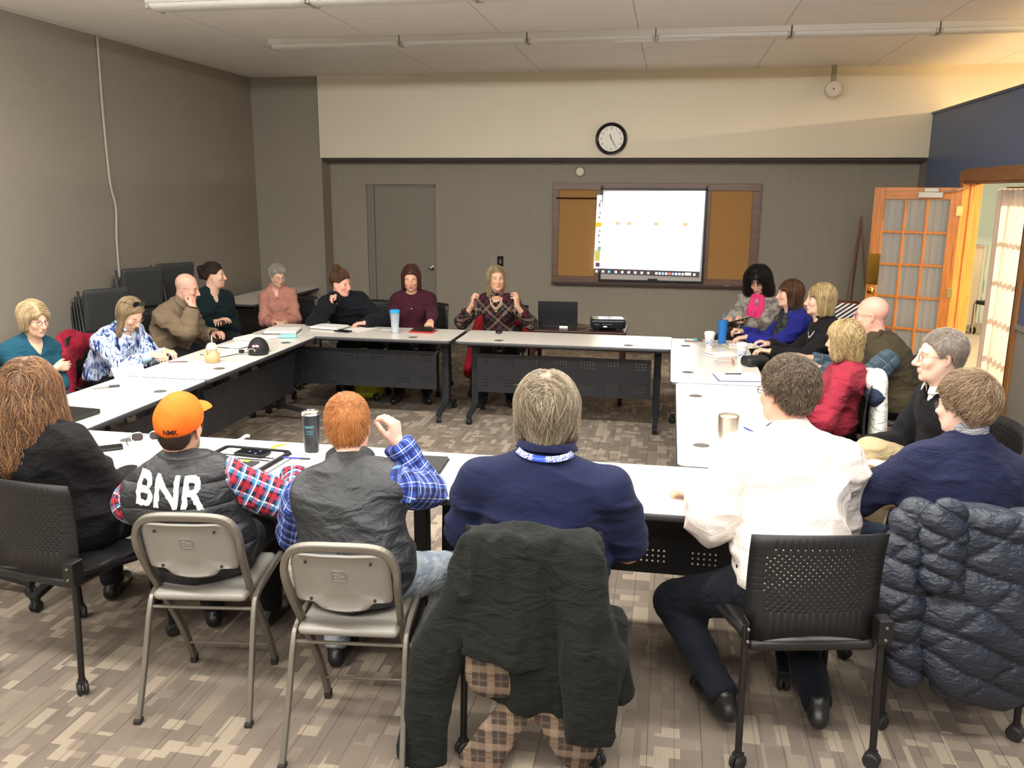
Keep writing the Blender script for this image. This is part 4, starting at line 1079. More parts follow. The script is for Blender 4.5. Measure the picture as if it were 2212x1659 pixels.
def make_table(W=.61, L=1.829, leg_in=.12):
    t_ = empty('folding_table'); H = .735
    prof = rrect(L, W, .045, 5)
    MB().prism(rrect(L - .012, W - .012, .04, 5), H - .006, H).build('tabletop', M_lam, t_)
    mb = MB(); inner = rrect(L - .012, W - .012, .04, 5); outer = rrect(L, W, .045, 5); n = len(outer)
    rings = [(inner, H - .0005), (outer, H - .007), (outer, H - .024), (inner, H - .030)]
    V = [(p[0], p[1], z) for pr_, z in rings for p in pr_]; F = [(a * n + i, a * n + (i + 1) % n, (a + 1) * n + (i + 1) % n, (a + 1) * n + i) for a in range(3) for i in range(n)]; F.append(tuple(3 * n + i for i in range(n - 1, -1, -1)))
    mb.add(V, F); mb.build('edge_band', M_edge, t_, True, angle=50)
    for x in (-.55, .55):
        MB().lathe([(.001, H + .002), (.036, H + .002), (.040, H + .0005), (.040, H - .002)], 28, Matrix.Translation((x, W / 2 - .12, 0))).build('grommet', plain('grommet_gray', (88, 84, 78), .4), t_, True, angle=30)
    MB().box2((-L / 2 + leg_in, .0, H - .085), (L / 2 - leg_in, .035, H - .05)).build('crossbar', M_tmetal, t_)
    for sx_ in (-1, 1):
        x = sx_ * (L / 2 - leg_in); mb = MB()
        mb.box2((x - .03, -.035, .10), (x + .03, .035, H - .045)); mb.box2((x - .02, -W * .38, H - .06), (x + .02, W * .38, H - .028))
        pth = smooth_path([(x, -W / 2 + .03, .075), (x, -.12, .105), (x, 0, .125), (x, .12, .105), (x, W / 2 - .03, .075)], 4)
        mb.tube(pth, .0, flat=(.045, .03)); lg = mb.build('leg', M_tmetal, t_, False, .004)
        for y in (-W / 2 + .045, W / 2 - .045): caster(lg, x, y, random.uniform(-.5, .5))
    px = L / 2 - leg_in - .05
    hx = [-px + .05 + .0255 * i for i in range(int((2 * px - .1) / .0255) + 1)]; hz = [.33, .355, .38, .50, .525, .55, .575]
    blk = lambda x, z: ((int((x + px) / .0255) % 9) < 5 and z not in (.50,)) and not (z == .525 and (int((x + px) / .0255) % 18) > 9)
    perf(-px, px, .27, .615, hx, hz, .0085, blk, lambda x, z: (x, W / 2 - .14 - .02 * math.cos((z - .27) * 6), z), 'modesty_panel', M_tmetal, t_)
    MB().tube([(px - .07 + .025 * math.cos(a), W / 2 - .168, .585 + .014 * math.sin(a)) for a in [i * .524 for i in range(12)]], .003, 6, closed=True).build('panel_latch', plain('latch_gray', (128, 128, 130), .4), t_, True)
    return t_
T0 = make_table()
tabs = [ # x, y, rot (modesty side = +Y local), label
 ((-1.19 + .9145 + .014, 3.89 - .32, 0), 'white-topped folding table at the near side, in front of the man in the navy polo'),
 ((-1.19 - .9145, 3.89 - .305, 0), 'white-topped folding table at the near left, in front of the man in the orange cap'),
 ((-1.764 - .9145 - .03, 7.0 + .305, 180), 'white-topped folding table at the far side carrying the tumbler with the blue lid'),
 ((-1.764 + .9145, 7.0 + .305, 180), 'white-topped folding table at the far side in front of the presenter'),
 ((-3.0 - .305, 5.154 - .9145, -90), 'white-topped folding table on the left with the folded name card, nearer of the two'),
 ((-3.0 - .305, 5.158 + .9145, -90), 'white-topped folding table on the left with the black cap, farther of the two'),
 ((.09 + .305, 5.727 - .9145 - .002, 90), 'white-topped folding table on the right with the steel tumbler, nearer of the two'),
 ((.055 + .305, 5.727 + .9145 + .002, 90), 'white-topped folding table on the right with the paper cups, farther of the two')]
for i, (p, lab) in enumerate(tabs):
    o = T0 if i == 0 else copy_tree(T0)
    o.location = (p[0], p[1], 0); o.rotation_euler = (0, 0, R(p[2])); tag(o, lab, 'table', 'folding tables set in a square')
    if i == 0: o.scale = (1, 1.045, 1)
TB = [(-4.92, 5.15, 90, 'spare white folding table along the left wall behind the blonde woman'), (-4.80, 9.75, 90, 'spare white folding table in the far left corner behind the woman in pink')]
for x, y, r_, lab in TB: o = copy_tree(T0, None, (x, y, 0), R(r_), lab); o.scale = (1, 1, 1); o['group'] = 'spare folding tables by the left wall'

# ------------------------------------------------------------------ chairs
M_blk = plain("black_plastic", (24, 23, 23), .45, 0, .08, 60, .05); M_bt = plain('black_tube', (34, 32, 31), .38, .3)
def make_mesh_chair():
    c = empty('nesting_chair')
    # back shell, curved in plan, with a field of punched holes
    def place(u, z):
        y = -.225 + .10 * (u / .24) ** 2 * .45 - .05 * (z - .5) + .015 * math.cos(z * 9)
        return (u * (1 + .03 * (z - .5)), y, z + .012 * (1 - (u / .24) ** 2) * (1 if z > .8 else 0) + (.035 * max(0, 1 - (u / .19) ** 2) if z < .56 else 0))
    hx = [-.175 + .0117 * i for i in range(31)]; hz = [.585 + .0122 * i for i in range(19)]
    keep = lambda x, z: (round((x + .175) / .0117) + round((z - .585) / .0122)) % 2 == 0 and abs(x) < .178 - .09 * max(0, (.66 - z)) * 2 and not (z > .79 and abs(x) > .16)
    o = perf(-.232, .232, .47, .86, hx, hz, .0055, keep, place, 'backrest', M_blk, c, .006, True)
    b_ = o.modifiers.new('bv', 'BEVEL'); b_.width = .001; b_.segments = 1; b_.limit_method = 'ANGLE'; o.modifiers.remove(b_)
    V, Q = polygonise([rbox((0, .0, .455), (.225, .215, .022), .02, None, .02), ell((0, .0, .475), (.17, .17, .018), None, .02)], .012); V = relax(V, Q, 1); mesh_obj('seat', V, Q, M_blk, c)
    for s_ in (-1, 1):
        mb = MB(); mb.box2((s_ * .225 - .014, -.245, .475), (s_ * .225 + .022 * s_ + .014, -.185, .565)); mb.build('back_bracket', M_bt, c, False, .005)
        mb = MB(); mb.tube(smooth_path([(s_ * .236, -.215, .54), (s_ * .237, -.222, .30), (s_ * .238, -.232, .12), (s_ * .238, -.235, .055)], 4), .0125, 12); l = mb.build('leg', M_bt, c, True); caster(l, s_ * .238, -.235, .9 * s_, .029)
        mb = MB(); mb.tube(smooth_path([(s_ * .236, -.20, .50), (s_ * .236, .05, .45), (s_ * .237, .19, .42), (s_ * .245, .235, .36), (s_ * .258, .27, .055)], 4), .0125, 12); l = mb.build('leg', M_bt, c, True); caster(l, s_ * .258, .27, -.7 * s_, .029)
        mb = MB()
        for z in (.495, .54): mb.lathe([(.001, .0), (.006, .0), (.005, .004), (.001, .005)], 10, Matrix.Translation((s_ * .236, -.245, z)) @ RX)
        mb.build('screw', plain('screw_steel', (150, 146, 140), .3, .8), c, True)
    return c
def make_fold_chair():
    c = empty('metal_folding_chair'); M1 = plain('taupe_enamel', (112, 106, 96), .36, .35, .04); M2 = plain('taupe_plastic', (136, 132, 124), .42, 0, .04)
    pth = smooth_path([(-.195, .25, .03), (-.197, .16, .22), (-.20, .03, .43), (-.215, -.09, .64), (-.213, -.118, .74), (-.16, -.13, .80), (0, -.138, .812), (.16, -.13, .80), (.213, -.118, .74), (.215, -.09, .64), (.20, .03, .43), (.197, .16, .22), (.195, .25, .03)], 6)
    MB().tube(pth, 0, flat=(.026, .030)).build('frame', M1, c, False, .005)
    for s_ in (-1, 1):
        MB().tube(smooth_path([(s_ * .238, -.185, .012), (s_ * .232, -.10, .22), (s_ * .228, -.035, .395), (s_ * .227, .02, .445), (s_ * .225, .18, .462), (s_ * .222, .34, .47)], 5), 0, flat=(.022, .026)).build('leg', M1, c, False, .005)
        MB().box2((s_ * .238 - .015, -.205, 0), (s_ * .238 + .015, -.17, .018)).build('foot_cap', plain('foot_rubber', (40, 34, 30), .7), c, False, .003)
        MB().box2((s_ * .195 - .015, .235, 0), (s_ * .195 + .015, .265, .035)).build('foot_cap', plain('foot_rubber', (40, 34, 30), .7), c, False, .003)
    MB().tube([(-.22, -.03, .40), (.22, -.03, .40)], .007, 8).build('stretcher', M1, c, True)
    MB().tube([(-.19, .20, .12), (.19, .20, .12)], .006, 8).build('stretcher', M1, c, True)
    # back panel: dished, rounded corners, lower edge cut up at the sides
    outl = [(-.175, .775), (-.145, .79), (.145, .79), (.175, .775), (.19, .745), (.192, .62), (.178, .585), (.12, .585), (.085, .558), (0, .548), (-.085, .558), (-.12, .585), (-.178, .585), (-.192, .62), (-.19, .745)]
    outl = [(p.x, p.y) for p in smooth_path([(a, b_, 0) for a, b_ in outl + [outl[0]]], 3)[:-1]]
    yy = lambda z, x: -.128 + (.80 - z) * .30 - .03 * (1 - (x / .2) ** 2)
    mb = MB(); n = len(outl); sc_ = [1, .93, .86]
    for face in (0, 1):
        rings = [[(p[0] * k, .675 + (p[1] - .675) * k) for p in outl] for k in (1, .94, .86, .5)]
        V = []; 
        for i, rg in enumerate(rings): V += [(p[0], yy(p[1], p[0]) + (.006 if face else -.006) * (0 if i == 0 else 1) + (.006 if i >= 2 else 0), p[1]) for p in rg]
        V.append((0, yy(.675, 0) + (.012 if face else 0), .675)); F = []
        for a in range(3): F += [(a * n + i, a * n + (i + 1) % n, (a + 1) * n + (i + 1) % n, (a + 1) * n + i)[::(1 if face else -1)] for i in range(n)]
        F += [(3 * n + i, 3 * n + (i + 1) % n, 4 * n)[::(1 if face else -1)] for i in range(n)]
        mb.add(V, F)
    bp = mb.build('backrest', M2, c, True, angle=60)
    mb = MB(); f_ = plain('embossed', (122, 118, 110), .45)
    for a, b_ in (((-.026, .726), (.02, .726)), ((.02, .726), (.028, .714)), ((-.026, .726), (-.026, .685)), ((-.026, .685), (.028, .685)), ((.028, .714), (.028, .685)), ((-.02, .712), (-.004, .712)), ((-.004, .712), (.004, .704)), ((.004, .704), (.022, .704)), ((-.02, .697), (.02, .697))):
        mb.tube([(a[0], yy(a[1], a[0]) - .0005, a[1]), (b_[0], yy(b_[1], b_[0]) - .0005, b_[1])], .0016, 6)
    mb.build('embossed_emblem', f_, bp, True)
    for x, z in ((-.125, .755), (.125, .755), (-.125, .60), (.125, .60)): MB().lathe([(.001, .0), (.006, .0), (.006, .004), (.001, .004)], 10, Matrix.Translation((x, yy(z, x) - .003, z)) @ RX).build('rivet', plain('rivet_dark', (60, 56, 52), .4, .5), bp, True)
    V, Q = polygonise([rbox((0, .145, .455), (.205, .205, .020), .02, None, .03), ell((0, .15, .492), (.16, .16, .018), None, .02, 'sub')], .012); V = relax(V, Q, 1); mesh_obj('seat', V, Q, M2, c)
    return c
def make_stack_chair():
    """padded dark stacking chair"""
    c = empty('stacking_chair'); f = plain('charcoal_pad', (52, 53, 52), .6, 0, .1); m = M_bt
    V, Q = polygonise([rbox((0, -.21, .70), (.215, .028, .20), .028, rotm(0, 0, 0) @ np.array(Euler((R(-9), 0, 0)).to_matrix()), .02)], .013); V = relax(V, Q, 1); mesh_obj('backrest', V, Q, f, c)
    V, Q = polygonise([rbox((0, .02, .45), (.22, .22, .035), .034)], .014); V = relax(V, Q, 1); mesh_obj('seat', V, Q, f, c)
    for s_ in (-1, 1):
        MB().tube(smooth_path([(s_ * .235, .25, 0), (s_ * .235, .20, .40), (s_ * .235, -.12, .42), (s_ * .232, -.20, .55), (s_ * .225, -.255, .88)], 5), .0115, 8).build('side_frame', m, c, True)
        MB().tube([(s_ * .235, -.13, .42), (s_ * .24, -.25, 0)], .0115, 8).build('leg', m, c, True)
    return c
CH = make_mesh_chair()
used = [False]
def chair(proto, x, y, r_, lab, grp, cat='chair'):
    o = proto if not proto.get('label') else copy_tree(proto)
    if o.name.startswith('metal_folding'): o.scale = (.89, 1, 1)
    o.location = (x, y, 0); o.rotation_euler = (0, 0, R(r_)); tag(o, lab, cat, grp); return o
g = 'black chairs round the tables'
chair(CH, .50, 3.035, 12, 'black mesh-backed chair on casters holding the man in the white shirt', g)
chair(CH, 1.095, 3.345, 2, 'black mesh-backed chair under the navy quilted coat', g)
chair(CH, -2.43, 3.00, -8, 'black mesh-backed chair holding the woman with long brown hair', g)
chair(CH, -.42, 2.90, 3, 'black mesh-backed chair under the dark work jacket', g)
chair(CH, 1.50, 4.50, 88, 'black chair holding the man in the black suit', g)
chair(CH, 1.01, 5.46, 88, 'black chair under the white knitted scarf', g)
chair(CH, 1.55, 6.22, 88, 'black chair under the green jacket', g)
chair(CH, 1.30, 6.93, 90, 'black chair holding the woman with the white necklace', g)
chair(CH, 1.18, 7.62, 90, 'black chair holding the woman in the blue cardigan', g)
chair(CH, .90, 8.70, 160, 'black chair holding the woman with the pink scarf', g)
chair(CH, -4.42, 5.15, -90, 'black chair holding the blonde woman in the teal top', g)
chair(CH, -4.28, 5.95, -88, 'black chair under the dark red coat on the left', g)
chair(CH, -4.42, 6.90, -90, 'black chair holding the man in the tan jacket', g)
chair(CH, -4.45, 7.70, -95, 'black chair holding the woman in dark green', g)
chair(CH, -3.93, 8.50, 180, 'black chair holding the woman in pink', g)
chair(CH, -2.97, 8.30, 180, 'black chair holding the woman in the dark coat', g)
chair(CH, -2.42, 8.25, 178, 'black chair holding the woman in maroon', g)
chair(CH, -1.60, 8.30, 180, 'black chair holding the presenter in the plaid top', g)
CF = make_fold_chair(); g = 'grey metal folding chairs'
chair(CF, -1.715, 2.82, 8, 'grey metal folding chair holding the man in the orange cap', g)
chair(CF, -1.06, 2.67, 6, 'grey metal folding chair holding the red-haired man', g)
CS = make_stack_chair(); g = 'dark padded chairs stacked by the left wall'
st_ = [(-4.84, 6.92, ('nearest', 5), -118, .30), (-4.86, 7.52, ('middle', 5), -118, .34), (-4.88, 8.12, ('farthest', 5), -118, .38)]
OR = ['lowest', 'second lowest', 'middle', 'second highest', 'topmost']
for (x, y, (w_, n_), r_, z0) in st_:
    for k in range(n_):
        o = chair(CS, x - .045 * (4 - k), y + .022 * (4 - k), r_, 'dark padded chair, %s in the %s stack by the left wall' % (OR[k], w_), g)
        o.location.z = .085 * k * (1.0 if w_ != 'nearest' else .6)
# ------------------------------------------------------------------ hair styles
def hair_short(mat, t=.012, fore=.072, n=2600, ln=.03, lift=.004, width=.0009, whorl=(0, -.05, .10), fwd=.2, seed=1, wave=.0, nape=-.075, extra=None, noise=.006, keep=None, temple=.02, ear=-.012, nscale=(55, 55, 30), rough=.18):
    def f(c):
        T, M, hs, H = c['T'], c['M'], c['hs'], c['H']; cr = T(whorl)
        P = cap_prims(T, M, hs, t, fore=fore, nape=nape, temple=temple, ear=ear)
        if extra: P[1:1] = extra(T, M, hs)
        def flow(X):
            d = X - cr; return d / np.linalg.norm(d, axis=1)[:, None] + M @ A(0, fwd, -.1)
        return hair_build('hair', c['root'], H, M, hs, P, mat, flow, n=n, steps=4, step=ln / 4, lift=lift, seed=seed, width=width, wave=wave, noise=noise, nscale=nscale, rough=rough, vox=.0045)
    return f
def hair_long(mat, length=.15, t=.014, fore=.062, part=0.0, sidew=.035, backw=.07, n=2600, wave=.004, width=.001, seed=1, flare=.0, back=-.07, steps=12, fringe=0.0, face_r=.062, noise=.005, lift=.005, side_f=.0, extra=None, face_y=.13, front_len=None, wfreq=60, face_z=-.018, shell_k=.03, rough=.12):
    def f(c):
        T, M, hs, H = c['T'], c['M'], c['hs'], c['H']; P = cap_prims(T, M, hs, t, fore=fore, temple=.03)
        up = M @ A(0, 0, 1); fl = front_len if front_len is not None else length
        # hair hangs along gravity whatever the head does
        dn = nrm(M @ A(0, 0, -1) * .45 + A(0, 0, -1) * .55)
        for q in (-1, 1):
            a = T((q * (.062 + t * .3), side_f, .025)); P.append(cone(a, a + dn * (.025 + fl) * hs + M @ A(q * (.012 + flare), -.01, 0) * hs, (sidew) * hs, sidew * .78 * hs, shell_k))
        a = T((0, -.055, .0)); P.append(cone(a, a + dn * length * hs + M @ A(0, -.005 - flare * .5, 0), backw * hs, backw * .85 * hs, .03))
        if fringe: P.append(ell(T((0, .062, .045)), A(.062, .034, fringe) * hs, M, .02))
        if extra: P += extra(T, M, hs)
        P.append(ell(T((0, face_y, face_z)), A(face_r, .09, .10) * hs, M, .012, 'sub'))
        P.append(cone(c['N'] + A(0, .02, .0), T((0, .02, -.09)), .045, .04, .01, 'sub'))
        def flow(X):
            q = (X - H) @ M / hs; d = np.tile(dn, (len(X), 1)); top = np.clip((q[:, 2] - .04) / .06, 0, 1)[:, None]
            side = np.outer(np.sign(q[:, 0] - part), M @ A(1, -.15, 0)); return d * (1 - top * .75) + side * top
        return hair_build('hair', c['root'], H, M, hs, P, mat, flow, n=n, steps=steps, step=.20 / steps, lift=lift, wave=wave, seed=seed, width=width, noise=noise, wfreq=wfreq, rough=rough, vox=.0055)
    return f
def hair_tied(mat, bun=None, br=.035, tail=None, n=1800, fore=.07, t=.010, seed=1, width=.0009, messy=.003, vol=0.0):
    def f(c):
        T, M, hs, H = c['T'], c['M'], c['hs'], c['H']; P = cap_prims(T, M, hs, t, fore=fore, temple=.035, ear=.0, nape=-.06); B = T(bun)
        if vol: P.insert(1, ell(T((0, -.03, .07)), A(.07, .08, .055 + vol) * hs, M, .02))
        P.append(ell(B, A(br, br * .9, br * .85) * hs, None, .004)); P.append(ell(B + M @ A(br * .5, .01, -br * .2), A(br, br, br) * .62 * hs, None, .004))
        if tail: P += [cone(B, T(tail), br * .9 * hs, br * .55 * hs, .02)]
        def flow(X):
            d = B - X; return d / np.linalg.norm(d, axis=1)[:, None]
        return hair_build('hair', c['root'], H, M, hs, P, mat, flow, n=n, steps=7, step=.013, lift=messy, wave=messy * .5, seed=seed, width=width, noise=.007, vox=.0048)
    return f

F_skin = (216, 172, 146)
SK = {k: skinmat('skin_' + k, c_, b_, l_, s_) for k, c_, b_, l_, s_ in (
    ('fair', (222, 178, 152), (150, 118, 88), (188, 112, 102), None), ('rosy', (222, 166, 144), (140, 110, 84), (186, 104, 96), (176, 160, 146)),
    ('ginger', (232, 184, 162), (176, 112, 66), (196, 116, 104), (190, 108, 58)), ('tan', (210, 162, 132), (84, 60, 44), (172, 96, 84), (86, 66, 54)),
    ('warm', (214, 166, 138), (70, 48, 38), (172, 84, 80), None), ('pale', (226, 186, 164), (120, 96, 76), (190, 116, 108), (150, 136, 124)))}
HM = {'blonde_bob': hairmat('hair_blonde', (120, 96, 62), (184, 158, 116), (222, 202, 162)), 'dirty': hairmat('hair_dirty_blonde', (92, 74, 54), (150, 126, 94), (194, 170, 132)),
      'dark': hairmat('hair_dark', (20, 14, 12), (44, 30, 24), (70, 50, 40)), 'black': hairmat('hair_black', (14, 11, 11), (28, 22, 21), (48, 38, 34)), 'gray': hairmat('hair_gray', (96, 88, 78), (164, 156, 144), (208, 202, 192)),
      'brown': hairmat('hair_brown', (44, 28, 20), (84, 56, 38), (122, 86, 60)), 'auburn': hairmat('hair_auburn', (40, 20, 18), (76, 42, 34), (104, 62, 50)),
      'longbrown': hairmat('hair_long_brown', (64, 44, 32), (122, 90, 66), (176, 132, 92)), 'ginger': hairmat('hair_ginger', (128, 72, 34), (184, 118, 64), (218, 158, 100)),
      'ash': hairmat('hair_ash', (84, 72, 56), (140, 124, 102), (186, 172, 148)), 'wavyblonde': hairmat('hair_wavy_blonde', (96, 72, 44), (178, 148, 98), (226, 204, 156)),
      'saltbrown': hairmat('hair_salt_brown', (42, 33, 27), (92, 76, 61), (150, 132, 110)), 'saltgray': hairmat('hair_salt_gray', (84, 74, 64), (136, 124, 110), (186, 176, 164)), 'taupe': hairmat('hair_taupe', (72, 55, 42), (134, 110, 86), (196, 170, 136)),
      'stub': hairmat('hair_dark_stubble', (40, 30, 24), (66, 50, 40), (84, 66, 54))}

FAB = dict(teal=fabric('teal_knit', (26, 74, 92)), tan=fabric('tan_jacket', (120, 103, 82), wr=.3, wscale=7), dgreen=fabric('dark_green_knit', (16, 34, 36)), pink=fabric('dusty_pink_knit', (182, 128, 112)), coat=fabric('black_coat', (18, 20, 26)), maroon=fabric('maroon_knit', (64, 24, 36)),
    heather=fabric('grey_heather_knit', (168, 162, 152), c2=(110, 104, 98)), royal=fabric('royal_blue_cardigan', (34, 36, 120)), blackk=fabric('black_knit', (22, 20, 22)), red=fabric('raspberry_top', (140, 38, 54)), olive=fabric('olive_vest', (66, 58, 40)), suit=fabric('black_suit', (17, 17, 20), wr=.25, wscale=6), white=fabric('white_shirt', (236, 228, 220), wr=.5, wscale=7, sheen=0), navyk=fabric('navy_sweater', (30, 34, 60)),
    polo=fabric('navy_polo', (26, 31, 60), wr=.5, wscale=6), vestk=fabric('black_quilted_vest', (26, 26, 28), wr=.55, quilt=.085, rough=.5, spec=.5, wscale=14), vestg=fabric('charcoal_vest', (34, 36, 38), wr=.6, rough=.5, spec=.5, wscale=11), blackhoodie=fabric('black_fleece', (18, 17, 17)), jeans=fabric('pale_jeans', (128, 140, 152), c2=(168, 176, 182), wr=.5), jeansd=fabric('dark_jeans', (38, 46, 62)), khaki=fabric('khaki_trousers', (170, 152, 116)), navyt=fabric('navy_trousers', (20, 23, 32), wr=.7),
    scarfp=fabric('hot_pink_scarf', (226, 62, 120)), scarfg=fabric('charcoal_lace_scarf', (30, 32, 36), c2=(72, 74, 76)))
# blue and white brush-stroke tunic
t = NT('brushstroke_print'); v = t.coord(); m = t.mapping(v, (20, 20, 5.0), (.35, .3, .2)); n = t.noise(m, 1.3, 3, .6, 1.2)
t.base(t.ramp(n, [(.0, lin((20, 30, 70))), (.40, lin((28, 40, 88))), (.44, lin((110, 138, 196))), (.50, lin((196, 208, 230))), (.56, lin((232, 236, 242))), (.62, lin((120, 146, 200))), (.67, lin((30, 42, 92)))]), .8, 0, .2); t.bump(t.noise(v, 10, 3), .35, .015); FAB['brush'] = t.m
FAB['plaidr'] = plaid('red_blue_plaid', (34, 38, 60), [(.052, .0, .30, (170, 40, 52), .85), (.052, .38, .10, (228, 224, 220), .8), (.052, .58, .20, (64, 130, 180), .8), (.026, .5, .10, (20, 22, 34), .7)], [(.058, .0, .28, (176, 44, 56), .6), (.058, .34, .10, (232, 228, 224), .75), (.058, .55, .22, (70, 136, 186), .55), (.029, .1, .12, (18, 20, 34), .7)])
FAB['plaidb'] = plaid('blue_white_plaid', (52, 76, 158), [(.046, .0, .28, (26, 32, 72), .75), (.046, .45, .06, (226, 228, 236), .9), (.046, .72, .12, (88, 120, 200), .8)], [(.052, .1, .30, (22, 28, 64), .7), (.052, .55, .06, (230, 232, 238), .9), (.052, .8, .10, (96, 126, 204), .7)])
FAB['plaidg'] = plaid('teal_gray_plaid', (70, 86, 96), [(.07, 0, .4, (48, 62, 74), .8), (.07, .6, .08, (110, 126, 134), .7)], [(.08, 0, .45, (50, 62, 72), .7), (.08, .7, .07, (116, 130, 136), .6)])
t = plaid('dark_blouse_plaid', (26, 22, 28), [(.15, .15, .16, (150, 128, 108), .45), (.15, .50, .14, (96, 26, 40), .5), (.15, .80, .02, (190, 170, 144), .45)], [(.15, .10, .16, (150, 128, 108), .40), (.15, .45, .16, (92, 24, 38), .45), (.15, .78, .02, (190, 170, 144), .4)], diag=True)
FAB['plaiddk'] = t
PINST = NT('pinstripe_white'); a = PINST.attr('limb'); sx = PINST.node('ShaderNodeSeparateXYZ'); PINST.link(a.outputs['Vector'], sx.inputs[0])
q = PINST.math('LESS_THAN', PINST.math('FRACT', PINST.math('DIVIDE', sx.outputs[0], .009)), .22); PINST.base(PINST.mix(PINST.math('MULTIPLY', q, .35), lin((216, 206, 198)), lin((172, 160, 152))), .8, 0, .2); v = PINST.coord(); PINST.bump(PINST.noise(PINST.mapping(v, (1, 1, 1.8)), 8, 4, .6, .8), .6, .02); FAB['pin'] = PINST.m
t = NT('striped_gaiter'); v = t.coord('Object'); sx = t.node('ShaderNodeSeparateXYZ'); t.link(v, sx.inputs[0]); n = t.math('ADD', t.math('MULTIPLY', sx.outputs[2], 90), t.math('MULTIPLY', t.noise(v, 14, 2), 5)); t.base(t.mix(t.math('LESS_THAN', t.math('FRACT', n), .3), lin((150, 150, 154)), lin((88, 88, 96))), .85); t.bump(t.math('FRACT', n), .4, .004); FAB['gaiter'] = t.m

def drape_on(obj_name, o, pts2, mat, root):
    pass
def onto(target, V, origin, dirn, off=.0015):
    """drops vertices on the surface of target along dirn (target local space)"""
    from mathutils.bvhtree import BVHTree
    me = target.data; bv = BVHTree.FromPolygons([v_.co for v_ in me.vertices], [tuple(p.vertices) for p in me.polygons]); d = Vector(dirn).normalized(); out = []
    for p in V:
        h = bv.ray_cast(Vector(p) - d * .6, d, 1.5)
        out.append(tuple(h[0] - d * off) if h[0] is not None else tuple(p))
    return out
def text_onto(name, s_, size, M4, target, dirn, mat, bold=0.0, sx=1.0, off=.002, rough=0.0):
    import bmesh
    o = text(name, s_, size, (0, 0, 0), (0, 0, 0), mat, None, 0.0, 'CENTER', bold, sx); me = o.data
    bm = bmesh.new(); bm.from_mesh(me); bmesh.ops.triangulate(bm, faces=bm.faces)
    for _ in range(3): bmesh.ops.subdivide_edges(bm, edges=[e for e in bm.edges if e.calc_length() > .007], cuts=1); bmesh.ops.triangulate(bm, faces=bm.faces)
    bmesh.ops.remove_doubles(bm, verts=bm.verts, dist=.0003)
    bm.to_mesh(me); bm.free()
    V = np.array([v_.co[:] for v_ in me.vertices]); V[:, 0] *= sx
    if rough: V[:, 0] += rough * (vnoise(V * 130, 3) - .5); V[:, 1] += rough * (vnoise(V * 130, 8) - .5)
    V = [tuple(M4 @ Vector(p)) for p in V]; V = onto(target, V, None, dirn, off)
    for v_, p in zip(me.vertices, V): v_.co = p
    o.parent = target.parent; o.matrix_local = Matrix.Identity(4)
    return o
def beads(name, ctx, pts, r, mat):
    mb = MB()
    P = smooth_path(pts, 7)
    for p in P: mb.lathe([(.0002, -r), (r * .7, -r * .7), (r, 0), (r * .7, r * .7), (.0002, r)], 8, Matrix.Translation(p), cap=False)
    return mb.build(name, mat, ctx['root'], True)

# ------------------------------------------------------------------ the people, clockwise from the left
lap = dict(lw=(-.10, .30, .66), show=True); lapr = dict(lw=(.10, .30, .66))
# woman 1: blonde bob, teal top, arms crossed
c = person('person with a blonde bob and glasses in a teal V-neck top, arms crossed', (-4.42, 5.20), -112, (-4.26, 5.17, 1.10), (8, 12, 0), .97, male=False, bust=1.0, skin=SK['fair'], belly=1.1,
    hair=hair_long(HM['blonde_bob'], .055, t=.024, fore=.052, sidew=.034, backw=.068, n=3200, wave=.001, width=.0008, fringe=.030, part=.03, steps=10, seed=4, face_r=.056),
    top=[dict(mat=FAB['teal'], sleeve=1.72, neck='v', vdepth=.10, nrad=.075, sl_off=.016)], pants=FAB['jeansd'],
    L=dict(lw=(.09, .225, .735), el=(-.9, .1, -.6), ld=(1, .05, -.15), ln=(0, -.9, -.3), pose='relaxed'), Rr=dict(lw=(-.10, .255, .765), el=(.9, .1, -.5), ld=(-1, -.05, -.05), ln=(0, -1, -.2), pose='relaxed'))
glasses(c, (70, 34, 34), .0013)
MB().lathe([(.0002, .006), (.010, .004), (.014, 0)], 14, Matrix.Translation(c['N'] + c['fs'] @ A(0, .135, -.13)) @ Euler((R(-70), 0, 0)).to_matrix().to_4x4() @ Matrix.Diagonal((1, 1.5, 1, 1)), cap=False).build('pendant', plain('terracotta_pendant', (196, 92, 66), .4), c['root'], True)
# woman 2: writing, sunglasses pushed up
c = person('person writing in a blue and white brush-print tunic, sunglasses on top of the head', (-4.28, 5.93), -98, (-3.95, 5.79, 1.065), (-4, 38, 0), .98, male=False, bust=1.0, belly=1.2, skin=SK['fair'], bow=.06, w=1.1, face=dict(lids='closed'),
    hair=hair_long(HM['dirty'], .20, t=.013, fore=.078, sidew=.026, backw=.062, n=3000, wave=.003, width=.0009, seed=5, face_r=.066, side_f=-.02, face_z=-.01),
    top=[dict(mat=FAB['brush'], sleeve=1.62, neck='round', sl_off=.022, amp=.012), dict(name='undershirt', mat=fabric('pale_blue_cuff', (176, 204, 216)), sleeve=1.93, neck='round', off=.006, sl_off=.009, amp=.002)],
    L=dict(w=(-3.74, 5.86, .775), d=(1, -.3, 0), pose='relaxed'), Rr=dict(w=(-3.72, 5.68, .782), d=(1, -.15, -.12), n=(0, .35, -1), pose='pen'))
glasses(c, (150, 110, 96), .0008)
g_ = glasses(c, (20, 18, 20), .0022, up=.088, fw=-.055, dark=True, pitch=28, h=.020, wd=.028); g_.name = 'sunglasses'
